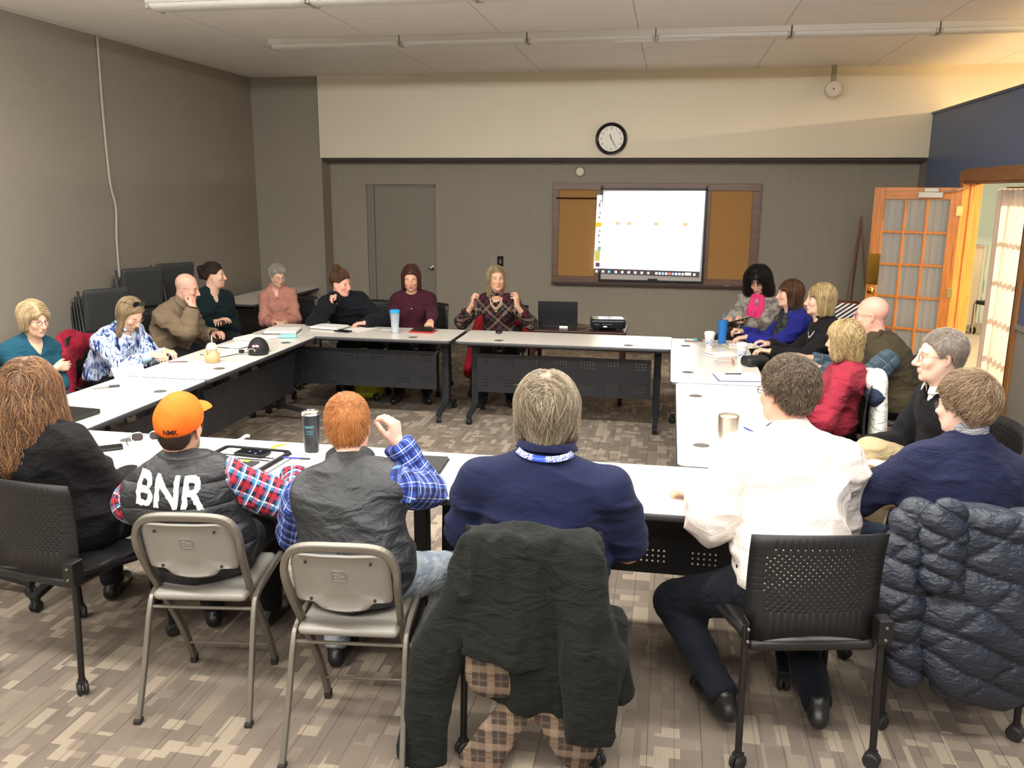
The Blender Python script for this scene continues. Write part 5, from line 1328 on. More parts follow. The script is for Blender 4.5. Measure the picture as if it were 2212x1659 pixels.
# man 3: tan jacket, hand on the mouth
c = person('bald person with glasses in a tan jacket, hand over the mouth', (-4.40, 6.95), -92, (-4.17, 6.95, 1.135), (14, 16, 0), 1.0, male=True, w=1.15, belly=1.15, skin=SK['rosy'], bow=.07, face=dict(lids='half', beard=True, scalp=.75, nose=1.15),
    top=[dict(name='shirt', mat=FAB['blackk'], off=.008, sleeve=1.95, sl_off=.006, amp=.003), dict(name='jacket', mat=FAB['tan'], off=.024, sl_off=.030, sleeve=1.80, amp=.016, open_front=.30, neck=None, coll='fold', collh=.05, collr=.078)],
    Rr=dict(w=(-4.035, 6.80, .985), el=(.35, 1.0, -.75), d=(-.22, .30, 1), n=(-1, .2, .1), pose='fist'), L=dict(w=(-4.02, 7.10, .70), pose='relaxed'))
glasses(c, (110, 60, 50), .001)
# woman 4: dark green, ponytail
c = person('person with a dark ponytail in a dark green V-neck top, head turned to the right', (-4.48, 7.74), -120, (-4.31, 7.68, 1.175), (48, 2, 0), 1.02, male=False, bust=1.2, w=1.3, belly=1.3, skin=SK['fair'], face=dict(fat=.006),
    hair=hair_tied(HM['dark'], (0, -.125, .055), .036, (0, -.13, -.03), n=2600, fore=.066, t=.012), top=[dict(mat=FAB['dgreen'], sleeve=1.9, neck='v', vdepth=.11, nrad=.07, sl_off=.018, amp=.012)],
    L=dict(lw=(-.04, .26, .72), pose='relaxed'), Rr=dict(lw=(.06, .30, .74), pose='relaxed'))
beads('necklace', c, [c['N'] + c['fs'] @ A(x, y, z) for x, y, z in ((-.06, .03, .01), (-.04, .085, -.03), (0, .115, -.075), (.04, .085, -.03), (.06, .03, .01))], .003, plain('black_cord', (20, 18, 18), .5))
# woman 5: pink
c = person('person with short grey hair and glasses in a dusty pink sweater', (-3.99, 8.46), -160, (-3.97, 8.34, 1.115), (28, 20, 0), .93, male=False, bust=.8, w=.88, skin=SK['fair'], face=dict(lids='half'),
    hair=hair_short(HM['gray'], .016, .070, n=2600, ln=.05, seed=7, wave=.002, nape=-.095, noise=.010), top=[dict(mat=FAB['pink'], sleeve=1.95, neck='v', vdepth=.10, sl_off=.018, amp=.012)],
    L=dict(lw=(-.04, .34, .66)), Rr=dict(lw=(.05, .33, .66)))
glasses(c, (150, 130, 110), .0008)
# woman 6: dark coat, bun, cheek on hand
c = person('person with a messy brown bun in a black coat, resting a cheek on one hand', (-2.97, 8.22), -170, (-3.03, 7.70, 1.13), (60, 12, 6), 1.0, male=False, bust=1.0, w=1.3, belly=1.25, skin=SK['rosy'], bow=.10, face=dict(fat=.004),
    hair=hair_tied(HM['brown'], (.02, -.055, .150), .034, None, n=2400, fore=.068, t=.014, messy=.006, vol=.01),
    top=[dict(name='undershirt', mat=fabric('striped_top', (120, 120, 124), c2=(200, 200, 200)), off=.008, sleeve=1.95, sl_off=.004, amp=.002), dict(name='coat', mat=FAB['coat'], off=.030, sl_off=.032, sleeve=1.93, amp=.018, neck='v', vdepth=.12)],
    Rr=dict(w=(-3.10, 7.60, .935), el=(.6, .9, -.9), d=(.12, .06, 1), n=(.75, .5, .1), pose='fist'), L=dict(w=(-2.75, 7.56, .775), el=(-.9, 0, -.6), d=(-.7, -.3, 0), pose='relaxed'))
# woman 7: maroon
c = person('person with straight dark auburn hair in a maroon buttoned top, looking down', (-2.44, 8.18), -170, (-2.43, 7.98, 1.165), (2, 20, 0), .98, male=False, bust=1.05, w=1.1, belly=1.1, skin=SK['warm'], face=dict(lids='closed'),
    hair=hair_long(HM['auburn'], .10, t=.014, fore=.075, sidew=.028, backw=.066, n=2800, wave=.001, width=.0009, part=.0, seed=9, face_r=.060), top=[dict(mat=FAB['maroon'], sleeve=1.93, neck='round', nrad=.074, sl_off=.016)],
    L=dict(w=(-2.12, 7.55, .775), pose='relaxed'), Rr=dict(w=(-2.50, 7.74, .68), pose='relaxed'))
mb = MB()
for z in (-.10, -.15, -.20): mb.lathe([(.0002, .004), (.005, .002), (.006, 0)], 10, Matrix.Translation(c['N'] + c['fs'] @ A(0, .143 - .05 * (z + .1), z)) @ Euler((R(-75), 0, 0)).to_matrix().to_4x4(), cap=False)
mb.build('button', plain('shirt_button', (210, 200, 190), .3), c['root'], True)
# woman 8: presenter
c = person('person presenting with both hands raised, long blonde hair, dark plaid blouse and chunky necklace', (-1.60, 8.22), -174, (-1.60, 8.02, 1.175), (16, 2, 2), .98, male=False, bust=.9, w=.95, skin=SK['warm'], eyes=(60, 74, 80),
    hair=hair_long(HM['dirty'], .17, t=.012, fore=.076, sidew=.027, backw=.055, n=2600, wave=.003, width=.0009, part=.012, seed=11, face_r=.062), top=[dict(mat=FAB['plaiddk'], sleeve=1.62, neck='scoop', vdepth=.045, sl_off=.024, amp=.013)],
    L=dict(w=(-1.375, 7.86, .935), el=(-.8, -.1, -1), d=(-.05, -.15, 1), n=(-.75, .35, 0), pose=[(20, 40, 30), (30, 44, 30), (36, 48, 30), (40, 52, 30), (10, 10)]), Rr=dict(w=(-1.80, 7.84, .935), el=(.8, -.1, -1), d=(.12, -.12, 1), n=(.8, .3, 0), pose=[(30, 60, 40), (36, 64, 40), (40, 66, 40), (44, 66, 40), (0, 10)]))
NK = plain('bead_cream', (206, 186, 150), .3, .2)
for k, (dz, wd) in enumerate(((-.045, .058), (-.065, .064), (-.085, .070))):
    beads('necklace', c, [c['N'] + c['fs'] @ A(x, y, z) for x, y, z in ((-wd, .05, .01), (-wd * .8, .095, dz * .55), (0, .135, dz - .015), (wd * .8, .095, dz * .55), (wd, .05, .01))], .0065, NK)
# woman 9: curly hair, pink scarf
c = person('person with black curly hair, heather grey sweater and hot pink scarf, reading a tablet', (.90, 8.66), 158, (.845, 8.50, 1.165), (2, 34, 4), .98, male=False, bust=.9, skin=SK['fair'], face=dict(lids='closed'),
    hair=hair_long(HM['black'], .115, t=.022, fore=.068, sidew=.050, backw=.085, n=3400, wave=.016, wfreq=20, width=.0012, seed=13, noise=.050, lift=.022, face_r=.064, flare=.02, rough=.5, side_f=-.01), top=[dict(mat=FAB['heather'], sleeve=1.85, neck='round', sl_off=.026, amp=.014)],
    L=dict(w=(.70, 8.28, .80), d=(-.4, -.8, 0), n=(0, 0, 1), pose='cup'), Rr=dict(w=(.60, 8.42, .80), d=(-.6, -.7, 0), pose='relaxed'), feet=((.55, 8.2, 0), (.42, 8.3, .12)))
def scarf(c, mat, xs, length, w_=.032, wrap=True, name='scarf', seed=2):
    P = []; N, fs = c['N'], c['fs']
    if wrap:
        n = 10; pr = [N + fs @ A(.068 * math.cos(a), .012 + .062 * math.sin(a), .022 - .022 * math.sin(a)) for a in [2 * math.pi * i / n for i in range(n + 1)]]
        for i in range(n): P.append(cone(pr[i], pr[i + 1], .022, .022, .01))
    for (x, L_) in zip(xs, length):
        pr = [N + fs @ A(x * .8, .085, -.02), N + fs @ A(x, .158, -.12), N + fs @ A(x * 1.0, .185, -.20), N + fs @ A(x * 1.0, .200, -.32)]
        k = max(1, round(L_ * 3))
        for i in range(k): P.append(cone(pr[i], pr[i + 1], w_, w_ * 1.05, .015, sq=(nrm(fs[:, 1]), .45)))
    V, Q = polygonise(P, .006); V = relax(V, Q, 1); V = folds(V, vnormals(V, Q), .008, (30, 30, 14), seed); return mesh_obj(name, V, Q, mat, c['root'])
scarf(c, FAB['scarfp'], (-.045, .045), (1, 1), .036)
# woman 10: royal blue cardigan, lace scarf
c = person('person with dark shoulder-length hair in a royal blue cardigan and dark lace scarf', (1.20, 7.64), 98, (1.02, 7.60, 1.15), (-4, 2, 0), .98, male=False, bust=.9, skin=SK['fair'],
    hair=hair_long(HM['brown'], .11, t=.014, fore=.068, sidew=.034, backw=.068, n=2800, wave=.003, seed=15, face_r=.056, fringe=.022), top=[dict(mat=FAB['royal'], sleeve=1.93, neck='v', vdepth=.10, sl_off=.024, amp=.014)],
    L=dict(w=(.68, 7.42, .79), d=(-.9, -.1, -.1), pose='relaxed'), Rr=dict(w=(.66, 7.72, .79), pose='pen'))
scarf(c, FAB['scarfg'], (-.06, .06), (1, 1), .060)
# woman 11: blonde, black top, white necklace
c = person('person with shoulder-length blonde hair in a black top and white necklace, in profile', (1.33, 6.95), 100, (1.155, 6.94, 1.18), (-2, 2, 0), 1.0, male=False, bust=.9, skin=SK['fair'],
    hair=hair_long(HM['wavyblonde'], .10, t=.018, fore=.062, sidew=.040, backw=.075, n=3400, wave=.002, seed=17, face_r=.056, fringe=.02, part=.03), top=[dict(mat=FAB['blackk'], sleeve=1.93, neck='round', sl_off=.020, amp=.012)],
    L=dict(w=(.80, 6.75, .79), pose='relaxed'), Rr=dict(w=(.82, 7.1, .79), pose='relaxed'))
for r_ in (.0045,): beads('necklace', c, [c['N'] + c['fs'] @ A(x, y, z) for x, y, z in ((-.075, .02, .02), (-.07, .09, -.03), (0, .135, -.085), (.07, .09, -.03), (.075, .02, .02))], .0068, plain('pearl', (232, 226, 216), .25))
# man 13: bald, vest
c = person('bald person with glasses in an olive vest over a grey plaid shirt, seen from behind', (1.62, 6.24), 80, (1.385, 6.22, 1.165), (-6, 4, 0), 1.06, male=True, w=1.25, belly=1.25, skin=SK['rosy'], bow=.05, face=dict(beard=False, fat=.006),
    top=[dict(name='shirt', mat=FAB['plaidg'], sleeve=1.93, sl_off=.024, amp=.012, coll='fold'), dict(name='vest', mat=FAB['olive'], off=.026, armhole=.0, amp=.012, neck='v', vdepth=.1, coll='fold', collh=.038, collr=.078)],
    L=dict(w=(1.05, 6.05, .80), pose='relaxed'), Rr=dict(w=(1.05, 6.45, .80), pose='relaxed'))
glasses(c, (40, 26, 22), .0014)
# woman 12: wavy blonde, raspberry top
c = person('person with wavy blonde hair in a raspberry embroidered top, seen from behind', (1.03, 5.46), 72, (1.065, 5.46, 1.105), (-16, 6, 0), .95, male=False, bust=.9, w=1.0, skin=SK['fair'],
    hair=hair_long(HM['wavyblonde'], .10, t=.022, fore=.06, sidew=.040, backw=.074, n=4600, wave=.016, wfreq=22, seed=19, noise=.020, lift=.008, face_r=.056, flare=.012), top=[dict(mat=FAB['red'], sleeve=1.93, neck='round', sl_off=.022, amp=.013)],
    L=dict(w=(.78, 5.25, .79), pose='relaxed'), Rr=dict(w=(.78, 5.6, .79), pose='relaxed'))
mb = MB(); mb.lathe([(.0002, .006), (.012, .005), (.019, 0)], 18, Matrix.Translation(c['J'][-1] + A(.03, .10, -.03)) @ Euler((R(-60), 0, R(60))).to_matrix().to_4x4(), cap=False); mb.build('badge', plain('blue_badge', (44, 52, 120), .3), c['root'], True)
# man 14: suit
c = person('person with short greying hair and glasses in a black suit with white collar', (1.50, 4.50), 100, (1.33, 4.45, 1.205), (-12, 4, 0), 1.04, male=True, w=1.12, belly=1.1, skin=SK['pale'], pants=FAB['khaki'], face=dict(nose=1.15, scalp=.35, lids='half'),
    hair=hair_short(HM['saltgray'], .009, .072, n=4200, ln=.022, seed=21, width=.0006, lift=.004, noise=.004),
    top=[dict(name='shirt', mat=FAB['white'], off=.008, sleeve=1.97, sl_off=.006, amp=.003, coll='fold', collh=.042, collr=.068), dict(name='suit_jacket', mat=FAB['suit'], off=.022, sl_off=.026, sleeve=1.90, amp=.010, neck='v', vdepth=.26, nrad=.075)],
    L=dict(w=(1.08, 4.20, .70), el=(-1, -.4, -.6), d=(-.8, .5, 0), pose='relaxed'), Rr=dict(w=(1.05, 4.52, .70), d=(-.6, -.3, 0), pose='relaxed'), feet=((1.02, 4.35, 0), (.98, 4.30, .20)), knees={-1: (-.1, .8, 1), 1: (.3, .2, 1)})
glasses(c, (84, 56, 44), .0011)
# woman 15: navy sweater
c = person('person with short ash-brown hair in a navy sweater and grey striped neck scarf', (1.10, 3.42), 16, (1.155, 3.52, 1.175), (26, 8, 0), 1.0, male=False, w=1.3, belly=1.1, skin=SK['pale'], bow=.07,
    hair=hair_short(HM['taupe'], .026, .062, n=6500, ln=.075, seed=23, width=.0008, lift=.007, noise=.014, nape=-.080, fwd=.35, whorl=(.02, -.085, .09), nscale=(40, 40, 40), rough=.3, extra=lambda T, M, hs: [ell(T((.0, -.06, .015)), A(.088, .078, .072) * hs, M, .02)]),
    top=[dict(name='sweater', mat=FAB['navyk'], sleeve=1.93, neck=None, neckup=.02, sl_off=.026, off=.018, amp=.010, hem=-.06, coll='stand', collh=.018, collr=.082)], pants=FAB['jeansd'],
    L=dict(w=(.86, 3.72, .76), el=(-1, -.5, -.5), d=(-.35, .9, 0), n=(.3, 0, -1), pose='pen'), Rr=dict(w=(1.18, 3.86, .72), pose='relaxed'))
scarf(c, FAB['gaiter'], (), (), .03, name='neck_scarf')
V, Q = polygonise([cone(c['N'] + c['fs'] @ A(0, .0, -.01), c['T']((0, -.03, -.085)), .080, .062, .01)], .006); V = folds(V, vnormals(V, Q), .010, (12, 12, 60), 3); mesh_obj('neck_scarf', V, Q, FAB['gaiter'], c['root'])
glasses(c, (70, 60, 56), .0012)
# man 16: white shirt
c = person('person with wavy greying brown hair in a white pinstripe shirt, seen from behind', (.50, 3.10), 14, (.485, 3.50, 1.20), (24, 4, 0), 1.05, male=True, w=1.10, belly=1.2, skin=SK['rosy'], pants=FAB['navyt'], bow=.07, shoes=(26, 25, 24),
    hair=hair_short(HM['saltbrown'], .022, .070, n=7000, ln=.035, seed=25, width=.0008, lift=.008, noise=.020, wave=.004, nscale=(45, 45, 45), rough=.5, nape=-.082),
    top=[dict(name='shirt', mat=FAB['pin'], sleeve=1.65, neck=None, sl_off=.036, off=.020, amp=.024, fscale=(7, 7, 12), hem=-.09, coll='fold', collh=.036, collr=.070)],
    L=dict(w=(.17, 3.42, .770), el=(-.45, -1, -.5), d=(-.8, .45, .0), pose='relaxed'), Rr=dict(w=(.60, 3.66, .77), el=(.25, -.6, -.9), pose='relaxed'), feet=((.28, 3.00, .04), (.62, 3.02, .04)), knees={-1: (-.55, 1.5, .6), 1: (.2, 1.2, .6)})
glasses(c, (30, 26, 26), .0013)
# man 17: navy polo
c = person('large person with ash-blond hair in a navy polo and blue lanyard, from behind', (-.42, 2.98), 2, (-.41, 2.99, 1.20), (5, 6, 0), 1.06, male=True, w=1.27, belly=1.35, skin=SK['tan'], sw=.200, pants=FAB['jeansd'],
    hair=hair_long(HM['ash'], .075, t=.022, fore=.070, sidew=.030, backw=.060, n=7500, wave=.004, width=.0009, seed=27, noise=.016, lift=.008, face_r=.064, rough=.30, steps=9, shell_k=.04, part=.0),
    top=[dict(name='polo_shirt', mat=FAB['polo'], sleeve=.86, neck=None, sl_off=.026, off=.016, amp=.016, fscale=(4, 4, 13), hem=-.06, coll='fold', collh=.040, collr=.082, collz=.05)],
    L=dict(lw=(-.20, .30, .70), el=(-.6, -.7, -.7)), Rr=dict(lw=(.20, .30, .70), el=(.6, -.7, -.7)))
n_ = 30; V_ = []; F_ = []
for i in range(n_ + 1):
    a = math.pi * 1.15 + (math.pi * .70) * i / n_; ca, sa = math.cos(a), math.sin(a)
    ctr = c['N'] + c['fs'] @ A(.106 * ca, .006 + .104 * sa, .066 - .022 * (-sa)); V_ += [tuple(ctr + c['fs'] @ A(.012 * ca, .012 * sa, -.008)), tuple(ctr + c['fs'] @ A(-.002 * ca, -.002 * sa, .010))]
F_ = [(2 * i, 2 * i + 2, 2 * i + 3, 2 * i + 1) for i in range(n_)]
t = NT('lanyard_blue'); gx = t.coord('Object'); sx = t.node('ShaderNodeSeparateXYZ'); t.link(gx, sx.inputs[0]); q = t.math('MULTIPLY', t.math('GREATER_THAN', t.math('ABSOLUTE', sx.outputs[0]), .022), t.math('GREATER_THAN', t.noise(t.mapping(gx, (260, 260, 60)), 1, 1), .5)); t.base(t.mix(q, lin((44, 74, 196)), lin((226, 228, 236))), .4)
lo = mesh_obj('lanyard', V_, F_, t.m, c['root']); m_ = lo.modifiers.new('s', 'SOLIDIFY'); m_.thickness = .002
# man 18: red hair
c = person('red-haired person in a charcoal vest and blue plaid shirt, one hand at the glasses', (-1.09, 2.86), 4, (-1.185, 3.03, 1.085), (11, 12, -4), .98, male=True, w=1.08, belly=1.1, skin=SK['ginger'], pants=FAB['jeans'], bow=.07, face=dict(beard=True),
    hair=hair_short(HM['ginger'], .010, .075, n=7500, ln=.024, seed=29, width=.0006, lift=.006, noise=.006, whorl=(.012, -.075, .075), nape=-.078, extra=lambda T, M, hs: [ell(T((0, .01, .055)), A(.072, .085, .078) * hs, M, .02)]),
    top=[dict(name='shirt', mat=FAB['plaidb'], sleeve=1.93, neck='round', sl_off=.026, off=.012, amp=.012, coll='fold', collh=.030, collr=.066, hem=-.05), dict(name='vest', mat=FAB['vestg'], off=.028, armhole=.002, amp=.014, neck=None, coll='stand', collh=.048, collr=.082, hem=-.09, fscale=(6, 6, 16))],
    Rr=dict(w=(-1.045, 3.19, .985), el=(.6, -.2, -1), d=(-.10, .0, 1), n=(-.95, .2, 0), pose='cup'), L=dict(w=(-1.30, 3.25, .60), el=(-1, -.3, -.7), pose='relaxed'), feet=((-1.32, 3.15, 0), (-.95, 3.10, 0)), knees={-1: (-.1, .8, 1), 1: (.75, .7, 1)})
glasses(c, (60, 26, 24), .0013)
# man 19: orange cap
c = person('person in an orange cap and black vest over a red plaid shirt, from behind', (-1.79, 2.98), 12, (-1.885, 3.01, 1.05), (-6, -5, 3), .98, male=True, w=1.08, belly=1.1, skin=SK['tan'], bow=.08, face=dict(beard=True), pants=fabric('black_denim', (30, 29, 30), wr=.5),
    hair=hair_short(HM['stub'], .006, .06, n=3800, ln=.012, seed=31, width=.0006, lift=.002, noise=.002, nape=-.080),
    top=[dict(name='shirt', mat=FAB['plaidr'], sleeve=1.93, neck='round', sl_off=.028, off=.012, amp=.014, coll='fold', collh=.034, collr=.066, hem=-.03), dict(name='vest', mat=FAB['vestk'], off=.030, armhole=.004, amp=.012, neck=None, coll='stand', collh=.030, collr=.084, hem=-.12, fscale=(6, 6, 10))],
    L=dict(w=(-2.0, 3.28, .76), el=(-1, -.2, -.8), pose='relaxed'), Rr=dict(w=(-1.55, 3.33, .77), el=(1, -.1, -.6), pose='relaxed'))
vest = [o for o in c['root'].children if o.name.startswith('vest')][0]
fs = c['fs']; Ct = c['cur'](.50)
M4 = Matrix.Translation(Ct + fs @ A(-.03, -.3, .0)) @ Euler((R(90), R(4), 0)).to_matrix().to_4x4()
text_onto('lettering', 'BNR', .165, M4, vest, (0, 1, 0), plain('white_print', (226, 222, 216), .6), .004, .82, .0022, .006)
def cap(c, mat, t=.014, tilt=0):
    T, M, hs, H = c['T'], c['M'], c['hs'], c['H']; root = c['root']
    P = [ell(T((0, -.012, .040)), (A(.074, .096, .086) + t) * hs, M, .01), ell(T((0, .022, .052)), (A(.066, .070, .076) + t) * hs, M, .03)]
    n_ = M @ nrm((0, .18, -1)); P.append(plane(T((0, -.02, .006)), n_, .004))
    n2 = M @ nrm((0, 0.1, -1))
    V, Q = polygonise(P, .0055); V = relax(V, Q, 1, .4); q = (V - H) @ M / hs; th = np.arctan2(q[:, 0], q[:, 1] + .012)
    seam = np.exp(-((((th / math.pi * 3) + .5) % 1 - .5) / .03) ** 2) * (q[:, 2] > .03); V = V - vnormals(V, Q) * (.0016 * seam)[:, None]; V = folds(V, vnormals(V, Q), .003, (20, 20, 20), 3)
    o = mesh_obj('cap', V, Q, mat, root)
    pts = []; nb = 15; F_ = []; V_ = []
    for i in range(nb):
        a = -1.05 + 2.1 * i / (nb - 1)
        for k, rr in enumerate((.0, .5, 1.0)):
            x = .079 * math.sin(a) * (1 + .02 * rr); y = .060 + .040 * math.cos(a) + .085 * rr * math.cos(a * .85) ** .6; z = .030 - .012 * rr - .16 * x * x / .08 * (.4 + rr) - .0
            V_.append(T((x, y + .03 * rr, z + .020 + .012 * rr)))
    for i in range(nb - 1):
        for k in range(2): F_.append((i * 3 + k, (i + 1) * 3 + k, (i + 1) * 3 + k + 1, i * 3 + k + 1))
    b = mesh_obj('cap_brim', V_, F_, mat, o); m_ = b.modifiers.new('s', 'SOLIDIFY'); m_.thickness = .004; m_ = b.modifiers.new('u', 'SUBSURF'); m_.levels = m_.render_levels = 2
    mb = MB(); mb.lathe([(.0002, .006), (.006, .004), (.008, 0)], 12, Matrix.Translation(T((0, -.005, .142))) @ Matrix(M.tolist()).to_4x4(), cap=False); mb.build('cap_button', mat, o, True)
    return o
t = NT('orange_twill'); v = t.coord(); t.base(t.mix(t.noise(v, 12, 3), lin((232, 98, 22)), lin((246, 116, 36))), .75, 0, .2); t.bump(t.noise(v, 500, 2), .15, .002)
co = cap(c, t.m)
T_, M_ = c['T'], c['M']; d_ = M_ @ nrm((-.3, 1, .0)); xa = nrm(np.cross(d_, M_ @ A(0, 0, 1))); za = np.cross(xa, d_)
M4 = Matrix(np.stack([xa, za, -d_], 1).tolist()).to_4x4(); M4.translation = Vector(T_((.030, -.16, .022)))
text_onto('lettering', 'NMK', .030, M4, co, tuple(d_), plain('black_thread', (24, 20, 22), .6), .001, .8, .001)
# woman 20: long brown hair
c = person('person with long brown hair in a black fleece, seen from behind at the left edge', (-2.50, 3.10), 0, (-2.585, 3.07, 1.155), (24, 8, 0), 1.0, male=False, w=1.2, skin=SK['fair'], belly=1.1, bow=.05,
    hair=hair_long(HM['longbrown'], .27, t=.026, fore=.06, sidew=.045, backw=.085, n=7500, wave=.004, width=.001, seed=33, noise=.018, lift=.010, flare=.045, steps=14, rough=.2, extra=lambda T, M, hs: [cone(T((0, -.08, -.1)), T((0.06, -.10, -.30)), .085, .06, .04), cone(T((0, -.08, -.1)), T((-.06, -.10, -.30)), .085, .06, .04)]),
    top=[dict(name='jacket', mat=FAB['blackhoodie'], sleeve=1.93, neck='round', sl_off=.032, off=.022, amp=.014, hem=-.08)],
    L=dict(lw=(-.10, .28, .68), pose='relaxed'), Rr=dict(lw=(.12, .30, .68), pose='relaxed'))
# ------------------------------------------------------------------ coats hung on the chairs
def coat_mesh(name, prims, mat, root, vox=.010, amp=.012, sc_=(9, 9, 5), seed=4, quilt=None, relax_=2):
    V, Q = polygonise(prims, vox); V = relax(V, Q, relax_); N = vnormals(V, Q)
    if quilt:
        wv = np.stack([vnoise(V * 6 + 3 * i, seed + i) for i in range(3)], 1) * .09
        P = V + wv; a = (P[:, 2] + .35 * P[:, 0]) / quilt; b_ = (P[:, 2] - .9 * P[:, 0]) / (quilt * 2.1)
        h = np.minimum(np.abs(np.sin(a * math.pi)) ** .45, np.abs(np.sin(b_ * math.pi)) ** .35 + .15); V = V + N * (.024 * (h - .5))[:, None]; N = vnormals(V, Q)
    V = folds(V, N, amp, sc_, seed)
    o = mesh_obj(name, V, Q, mat, root); add_attr(o, 'limb', np.stack([V[:, 0] + .5 * V[:, 1], V[:, 2] + .3 * V[:, 1], 0 * V[:, 0]], 1)); return o
E3 = lambda c, r, M=None, k=.03, op='add': ell(c, r, M, k, op)
F_ = A(0, 1, 0)
# dark work jacket with plaid lining
j = empty('work_jacket', (-.42, 2.90, 0), R(3), 'dark canvas work jacket with brown plaid lining hung over a chair back', 'jacket')
CJ = fabric('work_canvas', (27, 29, 26), wr=.9, wscale=8)
dk = [cone((-.16, -.255, .83), (.17, -.255, .83), .055, .055, .04), cone((0, -.27, .80), (0, -.285, .42), .19, .20, .05, sq=(F_, .26)),
      cone((-.15, -.28, .80), (-.31, -.295, .42), .085, .085, .012, sq=(F_, .6)), cone((-.31, -.295, .42), (-.375, -.295, .03), .085, .080, .015, sq=(F_, .6)),
      cone((-.06, -.325, .80), (-.09, -.345, .44), .10, .14, .006, sq=(F_, .26), flat=True),
      cone((.15, -.31, .79), (.215, -.335, .48), .085, .105, .008, sq=(F_, .5)), cone((.215, -.335, .48), (.21, -.335, .16), .105, .070, .012, sq=(F_, .55), flat=True),
      cone((.10, -.28, .45), (.14, -.285, .26), .12, .07, .03, sq=(F_, .3)), cone((.27, -.27, .55), (.285, -.28, .34), .07, .06, .03, sq=(F_, .5)), plane((0, -.25, .885), (0, 0, 1), .02)]
coat_mesh('jacket_shell', dk, CJ, j, .0095, .034, (13, 13, 3.0), 5)
PL = plaid('brown_plaid_lining', (66, 56, 50), [(.075, .1, .34, (132, 112, 94), .7), (.075, .52, .10, (96, 80, 68), .8), (.075, .25, .04, (60, 50, 44), .8)], [(.075, .1, .34, (140, 120, 100), .55), (.075, .52, .10, (100, 84, 70), .6), (.075, .25, .04, (50, 42, 38), .7)])
coat_mesh('jacket_lining', [cone((-.13, -.318, .445), (-.13, -.322, .375), .085, .085, .02, sq=(F_, .22)), cone((-.05, -.318, .445), (-.05, -.322, .385), .06, .05, .02, sq=(F_, .22)),
    cone((-.01, -.30, .30), (-.17, -.31, .03), .055, .075, .02, sq=(F_, .22)), cone((.02, -.30, .34), (.16, -.31, .13), .06, .07, .02, sq=(F_, .22)), cone((.16, -.31, .13), (.17, -.31, .06), .06, .03, .02, sq=(F_, .22))], PL, j, .008, .008, (16, 16, 8), 6)
# quilted navy coat
q_ = empty('quilted_coat', (1.095, 3.345, 0), R(2), 'navy quilted down coat hung over the chair at the right edge', 'coat')
CQ = fabric('down_nylon', (32, 38, 50), rough=.45, wr=.45, wscale=30, spec=.5, sheen=0)
coat_mesh('coat_body', [cone((-.19, -.25, .86), (.24, -.25, .86), .065, .065, .04), cone((.07, -.28, .80), (.09, -.29, .50), .24, .25, .05, sq=(F_, .28)), cone((.09, -.29, .50), (.10, -.28, .32), .25, .17, .05, sq=(F_, .28)),
    cone((-.02, -.32, .48), (-.02, -.32, .30), .11, .10, .04, sq=(F_, .5)), cone((.30, -.27, .80), (.36, -.28, .36), .13, .14, .05, sq=(F_, .45)), plane((0, 0, .90), (0, 0, 1), .03)], CQ, q_, .0095, .006, (14, 14, 14), 7, .125)
coat_mesh('coat_sleeve', [cone((-.20, -.26, .84), (-.235, -.29, .56), .080, .085, .03, sq=(F_, .7)), cone((-.235, -.29, .56), (-.185, -.29, .28), .085, .060, .03, sq=(F_, .7))], CQ, q_, .0085, .005, (14, 14, 14), 8, .095)
coat_mesh('coat_sleeve', [cone((-.13, -.33, .88), (-.125, -.35, .635), .072, .068, .03, sq=(F_, .6), flat=True)], CQ, q_, .008, .005, (14, 14, 14), 9, .085)
coat_mesh('coat_lining', [cone((.18, -.26, .36), (.20, -.27, .25), .13, .10, .03, sq=(F_, .25)), cone((-.14, -.30, .60), (-.12, -.30, .40), .05, .05, .03, sq=(F_, .5))], fabric('coat_lining', (24, 25, 32)), q_, .010, .010, (12, 12, 5), 7)
def hung(name, x, y, rz, lab, cat, mat, w_=.22, top=.88, bot=.40, side=0, th=.3, amp=.022, extra=None, quilt=None, seed=3):
    e = empty(name, (x, y, 0), R(rz), lab, cat)
    P = [cone((-w_ * .85, -.245, top - .045), (w_ * .85, -.245, top - .045), .05, .05, .04), cone((side, -.27, top - .10), (side * 1.2, -.28, bot + w_ * .8), w_ * .92, w_, .05, sq=(F_, th))]
    if extra: P += extra
    coat_mesh('cloth', P, mat, e, .012, amp, (10, 10, 4), seed, quilt); return e
hung('red_coat', -1.60, 8.30, 180, 'bright red coat hanging beside the presenter\'s chair under the table edge', 'coat', fabric('red_nylon', (168, 30, 40), rough=.6, wr=.5), .20, .74, .22, .16, .32, .03, [cone((.26, -.12, .60), (.33, -.06, .20), .075, .09, .04), cone((-.24, -.08, .62), (-.30, -.04, .48), .05, .06, .04)])
hung('dark_red_coat', -4.28, 5.95, -88, 'dark red coat hung on the chair of the woman in the brush-print tunic', 'coat', fabric('wine_nylon', (136, 24, 44), rough=.55, wr=.5), .20, .84, .30, .10, .32, .03, [cone((.22, -.25, .74), (.28, -.22, .36), .08, .09, .04)])
hung('knit_scarf', 1.01, 5.46, 88, 'white chunky knitted scarf draped on the chair behind the raspberry top', 'scarf', fabric('white_knit', (232, 228, 214), weave=140, wr=.7), .13, .92, .48, -.09, .35, .014)
hung('green_jacket', 1.55, 6.22, 88, 'dark green jacket hung on the chair of the bald man in the olive vest', 'jacket', fabric('moss_green', (58, 76, 48)), .22, .87, .40, -.04, .34, .024)
hung('navy_wrap', 1.01, 5.46, 88, 'dark navy garment under the white knitted scarf', 'garment', fabric('navy_fleece', (38, 46, 66)), .20, .84, .50, .05, .24, .015)

